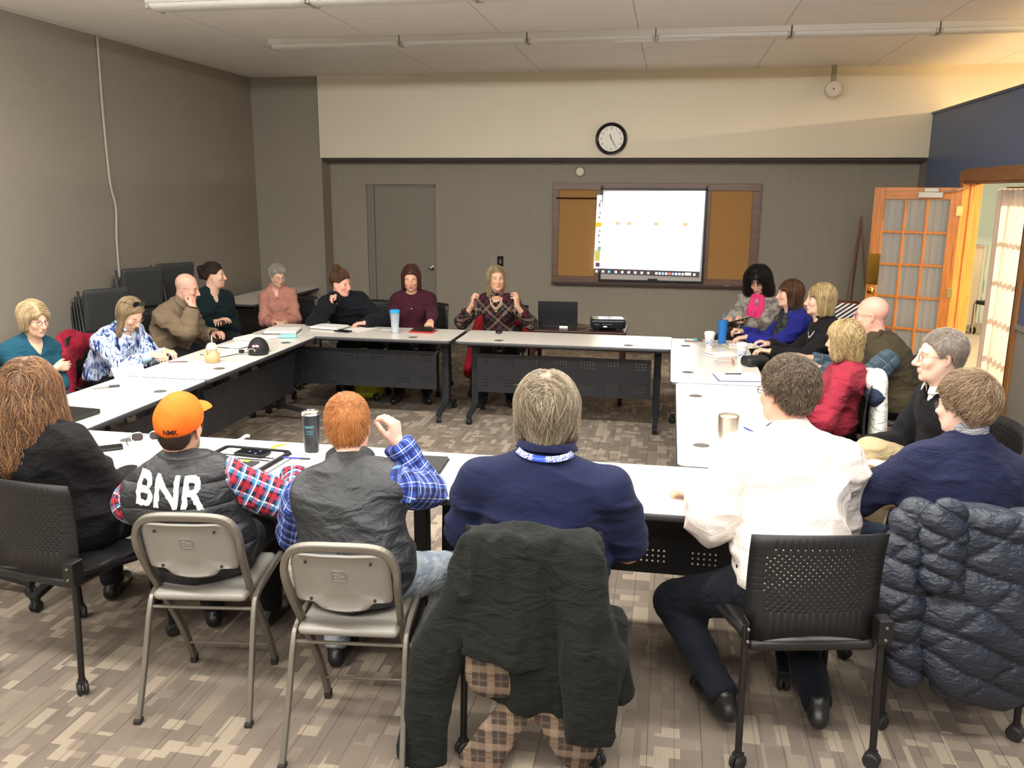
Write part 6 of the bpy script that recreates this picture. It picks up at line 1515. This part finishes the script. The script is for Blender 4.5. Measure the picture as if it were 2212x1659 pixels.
# ------------------------------------------------------------------ things on the tables
TZ = .7375
def thing(name, x, y, rz, lab, cat, z=TZ, group=None): return empty(name, (x, y, z), R(rz), lab, cat, group)
WP = plain('paper_white', (236, 234, 226), .7, 0, .02); BK = plain('black_satin', (22, 20, 22), .35); BKM = plain('matte_black', (26, 25, 26), .6)
t = NT('printed_page'); v = t.coord(); sx = t.node('ShaderNodeSeparateXYZ'); t.link(v, sx.inputs[0]); ln = t.math('LESS_THAN', t.math('FRACT', t.math('DIVIDE', sx.outputs[1], .008)), .35); t.base(t.mix(t.math('MULTIPLY', t.math('MULTIPLY', ln, t.math('GREATER_THAN', t.noise(t.mapping(v, (90, 30, 1)), 2, 2), .52)), .45), lin((238, 236, 230)), lin((120, 122, 130))), .7); PR = t.m
def sheet(name, x, y, rz, w_, h_, lab, cat='paper', mat=None, th=.0008, z=TZ, r=.0):
    mb = MB(); mb.prism(rrect(w_, h_, max(r, .001), 2), 0, th); o = mb.build(name, mat or PR); o.location = (x, y, z); o.rotation_euler = (0, 0, R(rz)); return tag(o, lab, cat)
def phone(x, y, rz, lab, z=TZ, case=(20, 20, 22), lit=False, w_=.076, h_=.152):
    e = thing('mobile_phone', x, y, rz, lab, 'phone', z); MB().prism(rrect(w_, h_, .011, 4), 0, .010).build('phone_case', plain('case_%d' % case[0], case, .5), e, False, .002)
    MB().prism(rrect(w_ * .9, h_ * .93, .008, 4), .0095, .0106).build('phone_screen', plain('screen_glass', (14, 16, 22), .05, 0, .02, spec=.8), e)
    if lit:
        mb = MB()
        for i in range(3): mb.prism(rrect(.010, .010, .002, 2, -.02 + .02 * i, -.03 + .045 * (i % 2)), .0105, .0110)
        mb.build('app_icons', emit('icon_blue', (96, 120, 190), .5), e)
    return e
def pen(x, y, rz, lab, c, cap_c=(30, 30, 34), z=TZ, L_=.14, r=.0045, name='pen', tilt=0):
    e = thing(name, x, y, rz, lab, 'pen', z + r); Mx = Euler((0, R(90 + tilt), 0)).to_matrix().to_4x4()
    MB().lathe([(.0005, -L_ / 2), (r * .6, -L_ / 2 + .006), (r, -L_ / 2 + .014), (r, L_ * .12)], 10, Mx).build('barrel', plain('pen_%d_%d_%d' % c, c, .35), e, True)
    MB().lathe([(r * 1.15, L_ * .12), (r * 1.15, L_ / 2 - .002), (.0005, L_ / 2)], 10, Mx).build('pen_cap', plain('pen_%d_%d_%d' % cap_c, cap_c, .35), e, True); return e
def tumbler(name, x, y, rz, lab, cat, prof, mat, lid_prof=None, lid_mat=None, extra=None):
    e = thing(name, x, y, rz, lab, cat); MB().lathe(prof, 36, cap=False).build('cup_body', mat, e, True, angle=30)
    if lid_prof: MB().lathe(lid_prof, 36).build('lid', lid_mat, e, True, angle=30)
    return e
def notebook(x, y, rz, lab, w_=.215, h_=.28, cover=(30, 30, 34), th=.012, pages=True, cat='notebook', z=TZ, spiral=False, name='notebook'):
    e = thing(name, x, y, rz, lab, cat, z); MB().prism(rrect(w_, h_, .006, 2), 0, .0025).build('cover', plain('cover_%d_%d_%d' % cover, cover, .5), e)
    MB().prism(rrect(w_ * .95, h_ * .95, .004, 2), .0025, th).build('pages', PR if pages else WP, e)
    if spiral:
        mb = MB()
        for i in range(12): mb.tube([(-w_ / 2 + .006 * math.cos(a), -h_ * .45 + i * h_ * .9 / 11, th * .6 + .006 * math.sin(a)) for a in [k * 1.047 for k in range(6)]], .0006, 4, closed=True)
        mb.build('spiral_binding', chrome, e)
    return e
# left column
e = thing('name_card', -3.60, 5.18, 62, 'blank white tent card on the left table by the brush-print tunic', 'card')
MB().add([(-.11, -.04, 0), (.11, -.04, 0), (.11, 0, .065), (-.11, 0, .065), (-.11, .04, 0), (.11, .04, 0)], [(0, 1, 2, 3), (3, 2, 5, 4)]).build('folded_card', WP, e).modifiers.new('s', 'SOLIDIFY').thickness = .0008
pen(-3.50, 4.80, 38, 'black-tipped grey marker on the near left table', (150, 148, 140), (40, 40, 42), L_=.17, r=.007, name='marker')
e = thing('laptop', -3.30, 4.12, -6, 'closed black laptop on the near left table', 'laptop'); MB().prism(rrect(.34, .24, .012, 3), .002, .016).build('laptop_base', BKM, e, False, .002); MB().prism(rrect(.34, .24, .012, 3), .0165, .025).build('laptop_lid', BK, e, False, .002)
phone(-2.66, 3.60, -52, 'black phone lying face up behind the woman with long brown hair', w_=.08, h_=.16)
def specs(x, y, rz, lab, fr, lens, z=TZ, big=1.0, w_=.0014, name='eyeglasses'):
    e = thing(name, x, y, rz, lab, 'glasses', z + .022 * big); mb = MB(); ls = []
    for s_ in (-1, 1):
        pts = [(s_ * .033 * big + p[0], 0, p[1]) for p in rrect(.044 * big, .034 * big, .013 * big, 4)]; mb.tube(pts, w_, 6, closed=True); ls.append(pts)
        mb.tube([(s_ * .055 * big, 0, .006), (s_ * .068 * big, .008, .006), (s_ * .068 * big, .09, .004), (s_ * .06 * big, .125, -.012)], w_ * .9, 6)
    mb.tube([(-.011, 0, .004), (0, -.002, .008), (.011, 0, .004)], w_, 6); mb.build('spectacle_frame', fr, e, True)
    for pts in ls: MB().add(pts, [tuple(range(len(pts)))]).build('lens', lens, e)
    return e
specs(-2.54, 3.76, -150, 'mirrored sunglasses beside the phone on the near left table', chrome, plain('mirror_lens', (70, 62, 66), .05, .8), big=1.25, w_=.003, name='sunglasses')
# zip portfolio with paper
e = thing('zip_portfolio', -1.93, 3.55, -4, 'open black zip portfolio with white pad beside the orange cap man', 'folder')
mb = MB(); mb.prism(rrect(.36, .36, .02, 4), 0, .006); mb.build('portfolio_cover', BKM, e, False, .002)
MB().prism(rrect(.30, .31, .012, 3), .006, .010).build('inner_panel', plain('panel_white', (222, 220, 214), .6), e)
MB().tube([(p[0], p[1], .012) for p in rrect(.345, .345, .02, 4)], .006, 6, closed=True).build('zip_edge', BKM, e, True)
mb = MB(); mb.prism(rrect(.13, .12, .01, 2, -.07, -.07), .010, .016); mb.prism(rrect(.10, .13, .008, 2, .07, -.08), .010, .015); mb.prism(rrect(.30, .012, .004, 2, 0, .05), .010, .013); mb.prism(rrect(.30, .012, .004, 2, 0, .01), .010, .013); mb.build('organiser_pocket', plain('pocket_black', (36, 35, 36), .6), e)
MB().prism(rrect(.045, .02, .003, 2, .05, -.03), .0155, .018).build('sticky_flag', plain('flag_green', (190, 220, 50), .5), e)
e2 = thing('writing_pad', -1.54, 3.47, -4, 'white writing pad in a black cover between the two men at the near left', 'pad'); MB().prism(rrect(.36, .36, .02, 4), 0, .006).build('pad_cover', BKM, e2, False, .002); MB().prism(rrect(.32, .33, .006, 2), .006, .012).build('pages', WP, e2)
phone(-1.90, 3.625, 82, 'black phone with lit icons on the open portfolio', z=TZ + .0165, lit=True, w_=.085, h_=.16)
pen(-1.67, 3.60, 2, 'blue and black pen on the white writing pad', (60, 66, 170), (50, 52, 60), z=TZ + .0125)
sheet('ruled_page', -1.78, 3.79, -3, .28, .16, 'ruled notebook page under the black tumbler')
MB().tube(smooth_path([(-1.86, 3.75, TZ + .004), (-1.87, 3.80, TZ + .006), (-1.83, 3.84, TZ + .004)], 6), 0, flat=(.016, .003)).build('strap', plain('orange_yellow', (248, 178, 40), .5)); tag(bpy.data.objects['strap'], 'short orange and yellow strap lying on the near left table', 'strap')
MB().tube(smooth_path([(-2.12, 3.84, TZ + .004), (-2.09, 3.86, TZ + .006), (-2.07, 3.885, TZ + .02), (-2.05, 3.885, TZ + .022)], 5), .008, 8).build('clip', WP, None, True); tag(bpy.data.objects['clip'], 'small white curled clip at the inner edge of the near left table', 'clip')
e = thing('insulated_tumbler', -1.665, 3.77, 12, 'black insulated tumbler with steel rim and turquoise lettering by the red-haired man', 'tumbler')
MB().lathe([(.001, 0), (.034, 0), (.035, .004), (.043, .16), (.044, .188), (.042, .19)], 40, cap=False).build('cup_body', plain('black_powdercoat', (30, 34, 40), .35), e, True, angle=30)
MB().lathe([(.0435, .185), (.0455, .188), (.0455, .198), (.0435, .200), (.0415, .195)], 40, cap=False).build('rim', chrome, e, True)
MB().lathe([(.001, .193), (.042, .193), (.042, .189), (.001, .189)], 36, cap=False).build('lid', glass('smoky_lid', (200, 190, 170), .05, .55), e, True, angle=30)
tq = plain('turquoise_print', (96, 176, 186), .5)
for s_, z, sz in (('GINO', .130, .018), ('LOUNGE', .112, .007)):
    if s_ == 'GINO':
        cu = text('lettering', s_, sz, (0, 0, 0), (0, 0, 0), tq, e, .0003); me = cu.data
        for v_ in me.vertices: x, y, z0 = v_.co; a = x / .0415 - 1.5708; rr = .0418 + z0; v_.co = (rr * math.cos(a), rr * math.sin(a), z + y)
mb = MB()
for k in range(3): mb.tube([(.0412 * math.cos(a), .0412 * math.sin(a), .112 - .008 * k) for a in [-1.95 + .05 * i for i in range(17)]], .0008, 4)
mb.build('printed_line', tq, e)
e = notebook(-1.12, 3.66, 3, 'closed dark folder beside the red-haired man\'s elbow', .30, .23, (44, 46, 44), .014, False, 'folder', name='folder'); list(e.children)[-1].data.materials[0] = plain('folder_dark', (50, 52, 50), .5)
# iced coffee
e = thing('iced_coffee', -3.27, 5.72, 20, 'clear iced-coffee cup with a straw wrapped in a brown napkin', 'cup')
MB().lathe([(.001, 0), (.029, 0), (.040, .098), (.0405, .10)], 30, cap=False).build('coffee', plain('milky_coffee', (206, 176, 132), .4), e, True, angle=30)
MB().lathe([(.030, .001), (.0415, .10), (.044, .103), (.043, .106), (.041, .118), (.030, .138), (.012, .146), (.010, .146)], 30, cap=False).build('lid', glass('clear_plastic', (240, 240, 235), .05, .35), e, True)
MB().tube([(0, 0, .05), (.004, .006, .20)], .0035, 8).build('straw', plain('straw_white', (232, 220, 190), .5), e, True)
n = 40; V_ = []; rng = random.Random(4)
for i in range(n):
    a = 2 * math.pi * i / n; r_ = .044 + .016 * abs(math.sin(a * 1.5 + .4)); h_ = .060 + .035 * math.sin(a * 2 + 1) ** 2
    V_ += [(r_ * .85 * math.cos(a), r_ * .85 * math.sin(a), .001), (r_ * math.cos(a), r_ * math.sin(a), h_ * .6), (r_ * 1.15 * math.cos(a), r_ * 1.15 * math.sin(a), h_)]
nk = mesh_obj('napkin', V_, [(3 * i + k, 3 * ((i + 1) % n) + k, 3 * ((i + 1) % n) + k + 1, 3 * i + k + 1) for i in range(n) for k in (0, 1)], plain('kraft_napkin', (214, 180, 132), .8), e); nk.modifiers.new('s', 'SOLIDIFY').thickness = .001
sheet('paper_sheet', -3.46, 5.66, 70, .216, .28, 'sheet of paper under the writing woman\'s hand')
pen(-3.48, 5.60, 20, 'brown pen held over the sheet of paper', (120, 70, 50), (90, 50, 36), z=TZ + .012)
# black cap with a red and white octagonal emblem
cp = thing('baseball_cap', -3.13, 6.17, 205, 'black baseball cap with a round red and white emblem on the left table', 'cap')
V, Q = polygonise([ell((0, 0, .01), (.082, .098, .108), None, .01), plane((0, 0, .003), (0, 0, -1), .004)], .006); V = relax(V, Q, 1); crown = mesh_obj('crown', V, Q, plain('black_twill', (24, 23, 25), .75), cp)
nb = 15; V_ = []
for i in range(nb):
    a = -1.15 + 2.3 * i / (nb - 1)
    for rr in (0, .5, 1.0): V_.append((.080 * math.sin(a) * (1 + .04 * rr), .060 + .035 * math.cos(a) + .07 * rr * max(0, math.cos(a * .8)), .016 - .008 * rr - .5 * (.08 * math.sin(a)) ** 2 + .004))
b_ = mesh_obj('visor', V_, [(i * 3 + k, (i + 1) * 3 + k, (i + 1) * 3 + k + 1, i * 3 + k + 1) for i in range(nb - 1) for k in (0, 1)], plain('black_twill', (24, 23, 25), .75), cp); b_.modifiers.new('s', 'SOLIDIFY').thickness = .004
Me = Matrix.Translation((.02, .088, .064)) @ Euler((R(-38), 0, R(-14))).to_matrix().to_4x4() @ RX @ Euler((R(180), 0, 0)).to_matrix().to_4x4()
em = {0: MB(), 1: MB()}
for i in range(8):
    a0, a1 = R(45 * i - 22.5), R(45 * i + 22.5); P_ = []
    for (r0, aa) in ((0, 0), (.029, a0), (.031, (a0 + a1) / 2), (.029, a1)): P_.append(Me @ Vector((r0 * math.cos(aa), r0 * math.sin(aa), 0)))
    P_ = onto(crown, [tuple(p) for p in P_], None, (-.1, -.8, -.5), .003); em[i % 2].add(P_, [(0, 1, 2, 3)])
for k, c_, nm in ((0, (206, 40, 48), 'emblem_red'), (1, (232, 226, 222), 'emblem_white')):
    o = em[k].build('emblem', plain(nm, c_, .6), crown); o.modifiers.new('s', 'SOLIDIFY').thickness = .0015
specs(-3.17, 6.05, 20, 'white-rimmed sunglasses in front of the black cap', plain('white_frame', (222, 216, 200), .3), plain('dark_lens', (18, 16, 18), .08), big=1.1, w_=.0022, name='sunglasses')
notebook(-3.36, 6.08, -20, 'clipboard with a printed sheet beside the iced coffee', .23, .31, (60, 44, 34), .004, True, 'clipboard', name='clipboard')
notebook(-3.42, 6.42, -14, 'printed report lying on a dark clipboard beyond the iced coffee', .23, .30, (40, 34, 30), .006, True, 'clipboard', name='clipboard')
notebook(-3.45, 6.76, -12, 'open white notebook beyond the black cap', .30, .24, (230, 228, 222), .012, True)
e = notebook(-3.38, 7.14, 14, 'open ring binder on the far left table corner', .30, .25, (40, 38, 42), .024, True, 'binder', name='ring_binder', spiral=False)
mb = MB()
for k in (-.09, 0, .09): mb.tube([(k + 0, -.128 + .014 * math.cos(a), .016 + .014 * math.sin(a)) for a in [i * .785 for i in range(8)]], .0018, 5, closed=True)
mb.build('binder_ring', chrome, e)
e = thing('pencil_pouch', -3.20, 6.86, 20, 'pale turquoise patterned pouch at the far end of the left table', 'pouch'); V, Q = polygonise([rbox((0, 0, .012), (.075, .038, .013), .012)], .006); mesh_obj('pouch_body', V, Q, plain('turquoise_vinyl', (134, 214, 210), .4, 0, .25, 60), e); MB().tube([(-.07, .01, .026), (.07, .01, .026)], .0022, 5).build('zip', WP, e)
notebook(-3.06, 7.45, -10, 'thick white paper pad on a black folder in front of the woman in pink', .30, .22, (24, 22, 22), .020, False, 'pad', name='paper_pad')
phone(-2.86, 7.27, 70, 'black phone on the far table near the woman in the black coat', w_=.08, h_=.16)
sheet('paper_sheet', -2.76, 7.42, -20, .216, .28, 'loose sheet of paper under the black coat sleeve')
e = tumbler('clear_tumbler', -2.38, 7.30, 0, 'clear plastic tumbler of water with a bright blue lid', 'tumbler', [(.028, .0), (.029, .004), (.036, .08), (.042, .16), (.043, .185)], glass('tumbler_plastic', (214, 226, 236), .04, .38), [(.046, .183), (.047, .200), (.040, .207), (.001, .207), (.001, .183)], plain('sky_blue_lid', (40, 160, 226), .35))
MB().lathe([(.001, .004), (.027, .004), (.036, .09), (.001, .09)], 30, cap=False).build('water', glass('water', (200, 214, 224), .02, .35), e, True, angle=30)
e = thing('tablet', -2.16, 7.42, -4, 'tablet in a red-edged black case on the far table', 'tablet'); MB().prism(rrect(.22, .16, .012, 3), 0, .008).build('tablet_case', plain('bright_red', (206, 40, 40), .5), e, False, .002); MB().box((.0, .02, .018), (.20, .14, .004), (R(7), 0, 0)).build('tablet_screen', BK, e); MB().box((.03, .05, .034), (.07, .02, .012)).build('cable_clip', BKM, e, False, .003)
sheet('name_card', -2.51, 7.44, 0, .10, .07, 'small white card beside the clear tumbler', 'card', WP)
e = thing('computer_mouse', -1.475, 7.50, 10, 'small black mouse on the table in front of the presenter', 'mouse'); V, Q = polygonise([ell((0, 0, .008), (.030, .050, .028), None, .01), plane((0, 0, 0.001), (0, 0, -1), .003)], .005); mesh_obj('mouse_body', V, Q, BK, e); MB().box((0, .025, .034), (.006, .014, .006)).build('scroll_wheel', plain('wheel_gray', (110, 110, 114), .4), e)
# right column
phone(.24, 7.44, 80, 'phone with a turquoise tag at the far corner of the right table', case=(150, 130, 120)); MB().prism(rrect(.03, .05, .004, 2), 0, .006).build('tag', plain('turquoise_tag', (90, 200, 216), .5)); o = bpy.data.objects['tag']; o.location = (.25, 7.45, TZ + .0108); tag(o, 'turquoise tag lying on the phone at the far right', 'tag')
def paper_cup(x, y, lab):
    e = thing('paper_cup', x, y, 0, lab, 'cup', group='white paper cups with blue print'); t_ = 'cup_print'
    if t_ not in _mc:
        q = NT(t_); vv = q.coord(); sx = q.node('ShaderNodeSeparateXYZ'); q.link(vv, sx.inputs[0]); band = q.math('MULTIPLY', q.math('GREATER_THAN', sx.outputs[2], .02), q.math('LESS_THAN', sx.outputs[2], .075)); m = q.math('MULTIPLY', band, q.math('GREATER_THAN', q.noise(vv, 85, 3, .6), .50)); q.base(q.mix(m, lin((236, 230, 220)), lin((120, 128, 170))), .55); _mc[t_] = q.m
    MB().lathe([(.001, 0), (.028, 0), (.041, .112), (.042, .114)], 32, cap=False).build('cup_body', _mc[t_], e, True, angle=30)
    MB().lathe([(.0435, .110), (.0445, .116), (.0425, .120), (.041, .132), (.036, .134), (.034, .128), (.001, .127)], 32, cap=False).build('lid', plain('lid_white', (240, 236, 228), .35), e, True, angle=30)
paper_cup(.355, 7.12, 'white lidded paper cup with blue print, farther of the two, beside the blue tumbler'); paper_cup(.575, 6.62, 'white lidded paper cup with blue print, nearer of the two, beside the red-rimmed glasses')
e = tumbler('blue_tumbler', .47, 7.36, 0, 'tall translucent blue tumbler with a straw on the right table', 'tumbler', [(.001, 0), (.032, .0), (.040, .18), (.040, .20), (.001, .20)], glass('blue_acrylic', (40, 116, 190), .15, .85))
MB().tube([(0, 0, .15), (.004, 0, .255)], .0035, 8).build('straw', plain('straw_blue', (90, 150, 200), .4), e, True)
notebook(.62, 7.24, 20, 'open notebook with yellow-edged pages beside the blue tumbler', .28, .20, (206, 186, 120), .010); specs(.50, 7.20, 100, 'dark-rimmed eyeglasses between the blue tumbler and the notebook', BK, glass('clear_lens', (240, 245, 245), .03, .12))
notebook(.44, 6.82, -65, 'white notepad with red and blue pen between the paper cups', .20, .27, (232, 214, 214), .008, False); pen(.33, 6.80, -50, 'red and blue pen beside the white notepad', (60, 70, 170), (196, 60, 60), z=TZ + .002)
specs(.50, 6.44, 95, 'red-rimmed eyeglasses near the nearer paper cup', plain('red_brown_frame', (150, 74, 60), .3), glass('clear_lens', (240, 245, 245), .03, .12), w_=.0022)
e = thing('handbag', .66, 6.44, 30, 'black soft case at the outer edge of the right table', 'bag'); V, Q = polygonise([rbox((0, 0, .035), (.10, .06, .035), .03)], .008); V = folds(V, vnormals(V, Q), .008, (14, 14, 14), 3); mesh_obj('case_body', V, Q, BKM, e)
notebook(.50, 5.96, -82, 'white notebook with a purple edge in front of the woman in the raspberry top', .24, .30, (96, 78, 150), .014, False, spiral=True); pen(.47, 6.0, 10, 'black pen lying on the purple-edged notebook', (30, 30, 34), (30, 30, 34), z=TZ + .0145, L_=.12)
t = NT('brushed_steel'); v = t.coord(); t.base(lin((206, 198, 186)), .36, 1.0); t.bump(t.noise(t.mapping(v, (2, 2, 240)), 3, 2), .08, .001); ST = t.m
e = tumbler('steel_tumbler', .315, 4.10, 0, 'tall brushed steel tumbler on the right table near the man in the white shirt', 'tumbler', [(.001, 0), (.036, 0), (.037, .004), (.0385, .07), (.047, .12), (.0495, .200), (.0475, .202), (.046, .19)], ST, [(.046, .186), (.046, .192), (.001, .192)], glass('tumbler_lid', (196, 180, 150), .05, .6))
pen(.475, 4.56, -62, 'slim blue pen beyond the steel tumbler', (60, 70, 150), (50, 58, 130), L_=.17)
pen(.56, 4.60, -8, 'short yellow pencil beside the slim blue pen', (206, 176, 70), (90, 80, 40), L_=.07, r=.0035, name='pencil')
phone(.455, 4.27, 68, 'black phone with a pale card on it beside the steel tumbler'); sheet('card', .44, 4.28, 60, .06, .09, 'pale card on the black phone by the steel tumbler', 'card', plain('pale_card', (206, 206, 200), .5), .001, TZ + .0115)
# right-hand laps
e = notebook(.88, 3.84, 20, 'papers on the lap of the woman in the navy sweater', .22, .30, (70, 90, 130), .010, True, 'papers', z=.73, name='papers')
pen(.845, 3.80, -60, 'yellow and black pen in the hand of the woman in the navy sweater', (232, 196, 30), (20, 20, 22), z=.80, L_=.12, r=.006)
e = thing('tablet', .64, 8.30, 60, 'dark tablet held by the woman with the pink scarf', 'tablet', .80); MB().box((0, 0, 0), (.20, .26, .010), (R(-18), 0, 0)).build('tablet_case', BKM, e, False, .003); MB().box((0, .0, .006), (.18, .24, .002), (R(-18), 0, 0)).build('tablet_screen', plain('page_cream', (222, 214, 180), .4), e)

# presenter's cart with laptop and projector
ct = empty('side_table', (-.82, 8.22, 0), 0, 'small dark wooden table beside the presenter under the projector', 'table'); WD = oak('dark_mahogany', (58, 32, 28), 'x')
MB().box2((-.45, -.25, .665), (.45, .25, .70)).build('tabletop', WD, ct, False, .005); MB().box2((-.42, -.22, .58), (.42, .22, .665)).build('apron', WD, ct, False, .003)
for s_ in (-1, 1):
    for q in (-1, 1): MB().box2((s_ * .42 - .02, q * .22 - .02, 0), (s_ * .42 + .02, q * .22 + .02, .665)).build('leg', WD, ct, False, .003)
lp = thing('laptop', -1.03, 8.20, 180 + 3, 'open black laptop seen from behind on the small dark table', 'laptop', .7005)
MB().prism(rrect(.36, .25, .01, 3, 0, -.10), 0, .018).build('laptop_base', BKM, lp, False, .002)
Ml = Matrix.Translation((0, .025, .018)) @ Euler((R(82), 0, 0)).to_matrix().to_4x4()
MB().prism([(p[0], p[1] + .12) for p in rrect(.38, .24, .012, 4)], -.004, .004, Ml).build('laptop_lid', plain('lid_black', (22, 24, 26), .45), lp, False, .001)
MB().box((-.15, .052, .215), (.045, .001, .010), (R(-8), R(30), 0)).build('lid_logo', plain('logo_gray', (150, 150, 150), .3, .6), lp)
MB().box((-.06, .075, .012), (.08, .004, .022)).build('note_label', WP, lp)
pr = thing('projector', -.55, 8.18, 188, 'black projector with a bluish glossy top aimed at the board', 'projector', .7005)
V, Q = polygonise([rbox((0, 0, .062), (.165, .12, .045), .022, None, .01), ell((0, 0, .03), (.12, .09, .03), None, .03)], .008); V = relax(V, Q, 1); mesh_obj('projector_body', V, Q, plain('projector_black', (26, 28, 34), .25), pr)
MB().prism(rrect(.29, .20, .03, 4), .1035, .1075).build('top_panel', plain('glossy_navy', (52, 74, 110), .12), pr)
MB().lathe([(.001, .0), (.030, .0), (.034, .02), (.026, .03), (.001, .026)], 24, Matrix.Translation((-.09, -.118, .062)) @ RX).build('lens_ring', BK, pr, True)
mb = MB()
for k in range(6): mb.box((-.02 + .022 * k + (.03 if k > 3 else 0), .1205, .060), (.014, .003, .008))
mb.build('port_panel', plain('port_gray', (110, 112, 118), .4), pr)
MB().box((.03, .1215, .040), (.035, .002, .012)).build('sticker', WP, pr)
for s_ in (-1, 1): MB().lathe([(.012, 0), (.012, .02)], 12, Matrix.Translation((s_ * .12, .08, 0))).build('foot', BK, pr)
MB().tube(smooth_path([(-.86, 8.14, .71), (-.80, 8.05, .712), (-.74, 8.10, .715), (-.70, 8.06, .735)], 6), .004, 6).build('video_cable', BK, None, True); tag(bpy.data.objects['video_cable'], 'black video cable between the open laptop and the projector', 'cable')
MB().tube(smooth_path([(-1.22, 8.10, .72), (-1.30, 8.05, .70), (-1.31, 8.04, .40), (-1.29, 8.05, .02)], 6), .0035, 6).build('power_cable', BK, None, True); tag(bpy.data.objects['power_cable'], 'thin black cable hanging down beside the open laptop', 'cable')
e = empty('backpack', (-2.82, 7.80, 0), R(10), 'yellow-green patterned bag on the floor under the far left table', 'bag'); V, Q = polygonise([rbox((0, 0, .16), (.13, .09, .16), .07, None, .03)], .011); V = folds(V, vnormals(V, Q), .02, (9, 9, 9), 3); mesh_obj('bag_body', V, Q, plain('lime_print', (176, 178, 44), .6, 0, .5, 24), e); MB().tube([(-.04, 0, .31), (-.03, 0, .35), (.03, 0, .35), (.04, 0, .31)], .006, 6).build('handle', BK, e, True)
# striped tote and patterned cushion behind the bald man
e = empty('striped_tote', (1.74, 8.55, 0), R(-20), 'tote bag with black and white diagonal stripes near the French door', 'bag'); t = NT('tote_stripe'); v = t.coord(); sx = t.node('ShaderNodeSeparateXYZ'); t.link(v, sx.inputs[0]); q = t.math('FRACT', t.math('DIVIDE', t.math('SUBTRACT', sx.outputs[2], t.math('MULTIPLY', sx.outputs[0], .8)), .042)); t.base(t.mix(t.math('LESS_THAN', q, .5), lin((232, 226, 218)), lin((28, 24, 26))), .7)
V, Q = polygonise([rbox((0, 0, .74), (.17, .08, .22), .04, None, .03)], .012); mesh_obj('bag_body', V, Q, t.m, e)
e2 = empty('stool', (1.74, 8.55, 0), R(-20), 'low dark stool under the striped tote bag', 'stool'); MB().box2((-.2, -.18, .47), (.2, .18, .515)).build('seat', BKM, e2, False, .006)
for s_ in (-1, 1):
    for q in (-1, 1): MB().box2((s_ * .17 - .015, q * .15 - .015, 0), (s_ * .17 + .015, q * .15 + .015, .47)).build('leg', BKM, e2)
e = empty('basket', (1.66, 8.80, 0), R(20), 'red-brown woven basket behind the striped tote bag', 'basket'); mb = MB()
mb.lathe([(.001, 0), (.15, 0), (.17, .02)] + [(.17 + .025 * i / 16 + .006 * (i % 2), .02 + i * .058) for i in range(17)], 28, cap=False); mb.build('basket_body', plain('red_brown_weave', (96, 50, 40), .6, 0, .4, 60), e, True)
# corridor glimpses
e = empty('storage_cart', (4.36, 13.55, 0), 0, 'taupe upholstered cart seen through the doorway', 'cart'); MB().box2((-.28, -.2, .12), (.05, .2, 1.28)).build('cart_body', plain('taupe_panel', (150, 138, 112), .6), e, False, .02); MB().tube([(-.28, -.22, 1.28), (.08, -.22, 1.28), (.08, -.22, 0.06)], .012, 8).build('cart_rail', chrome, e, True)
for s_ in (-.24, .04): caster(e, s_, -.15, .3, .05)
e = empty('chrome_chair', (4.62, 13.2, 0), R(20), 'chrome framed chair with a black seat seen through the doorway', 'chair')
for s_ in (-1, 1): MB().tube([(s_ * .2, .2, 0), (s_ * .2, .2, .45), (s_ * .2, -.2, .45), (s_ * .2, -.2, 0)], .012, 8).build('leg', chrome, e, True); MB().tube([(s_ * .2, -.2, .45), (s_ * .2, -.25, .9)], .012, 8).build('back_frame', chrome, e, True)
MB().box2((-.2, -.2, .45), (.2, .2, .50)).build('seat', BKM, e, False, .01); MB().box2((-.2, -.26, .68), (.2, -.23, .9)).build('backrest', BKM, e, False, .01)
e = empty('picture_frame', (4.05, 14.59, 2.12), 0, 'small white framed picture high on the pale green wall', 'picture'); MB().box2((-.14, -.02, -.12), (.14, 0, .12)).build('frame', WP, e); MB().box2((-.11, -.024, -.09), (.11, -.019, .09)).build('picture', plain('dull_print', (90, 96, 80), .5), e)
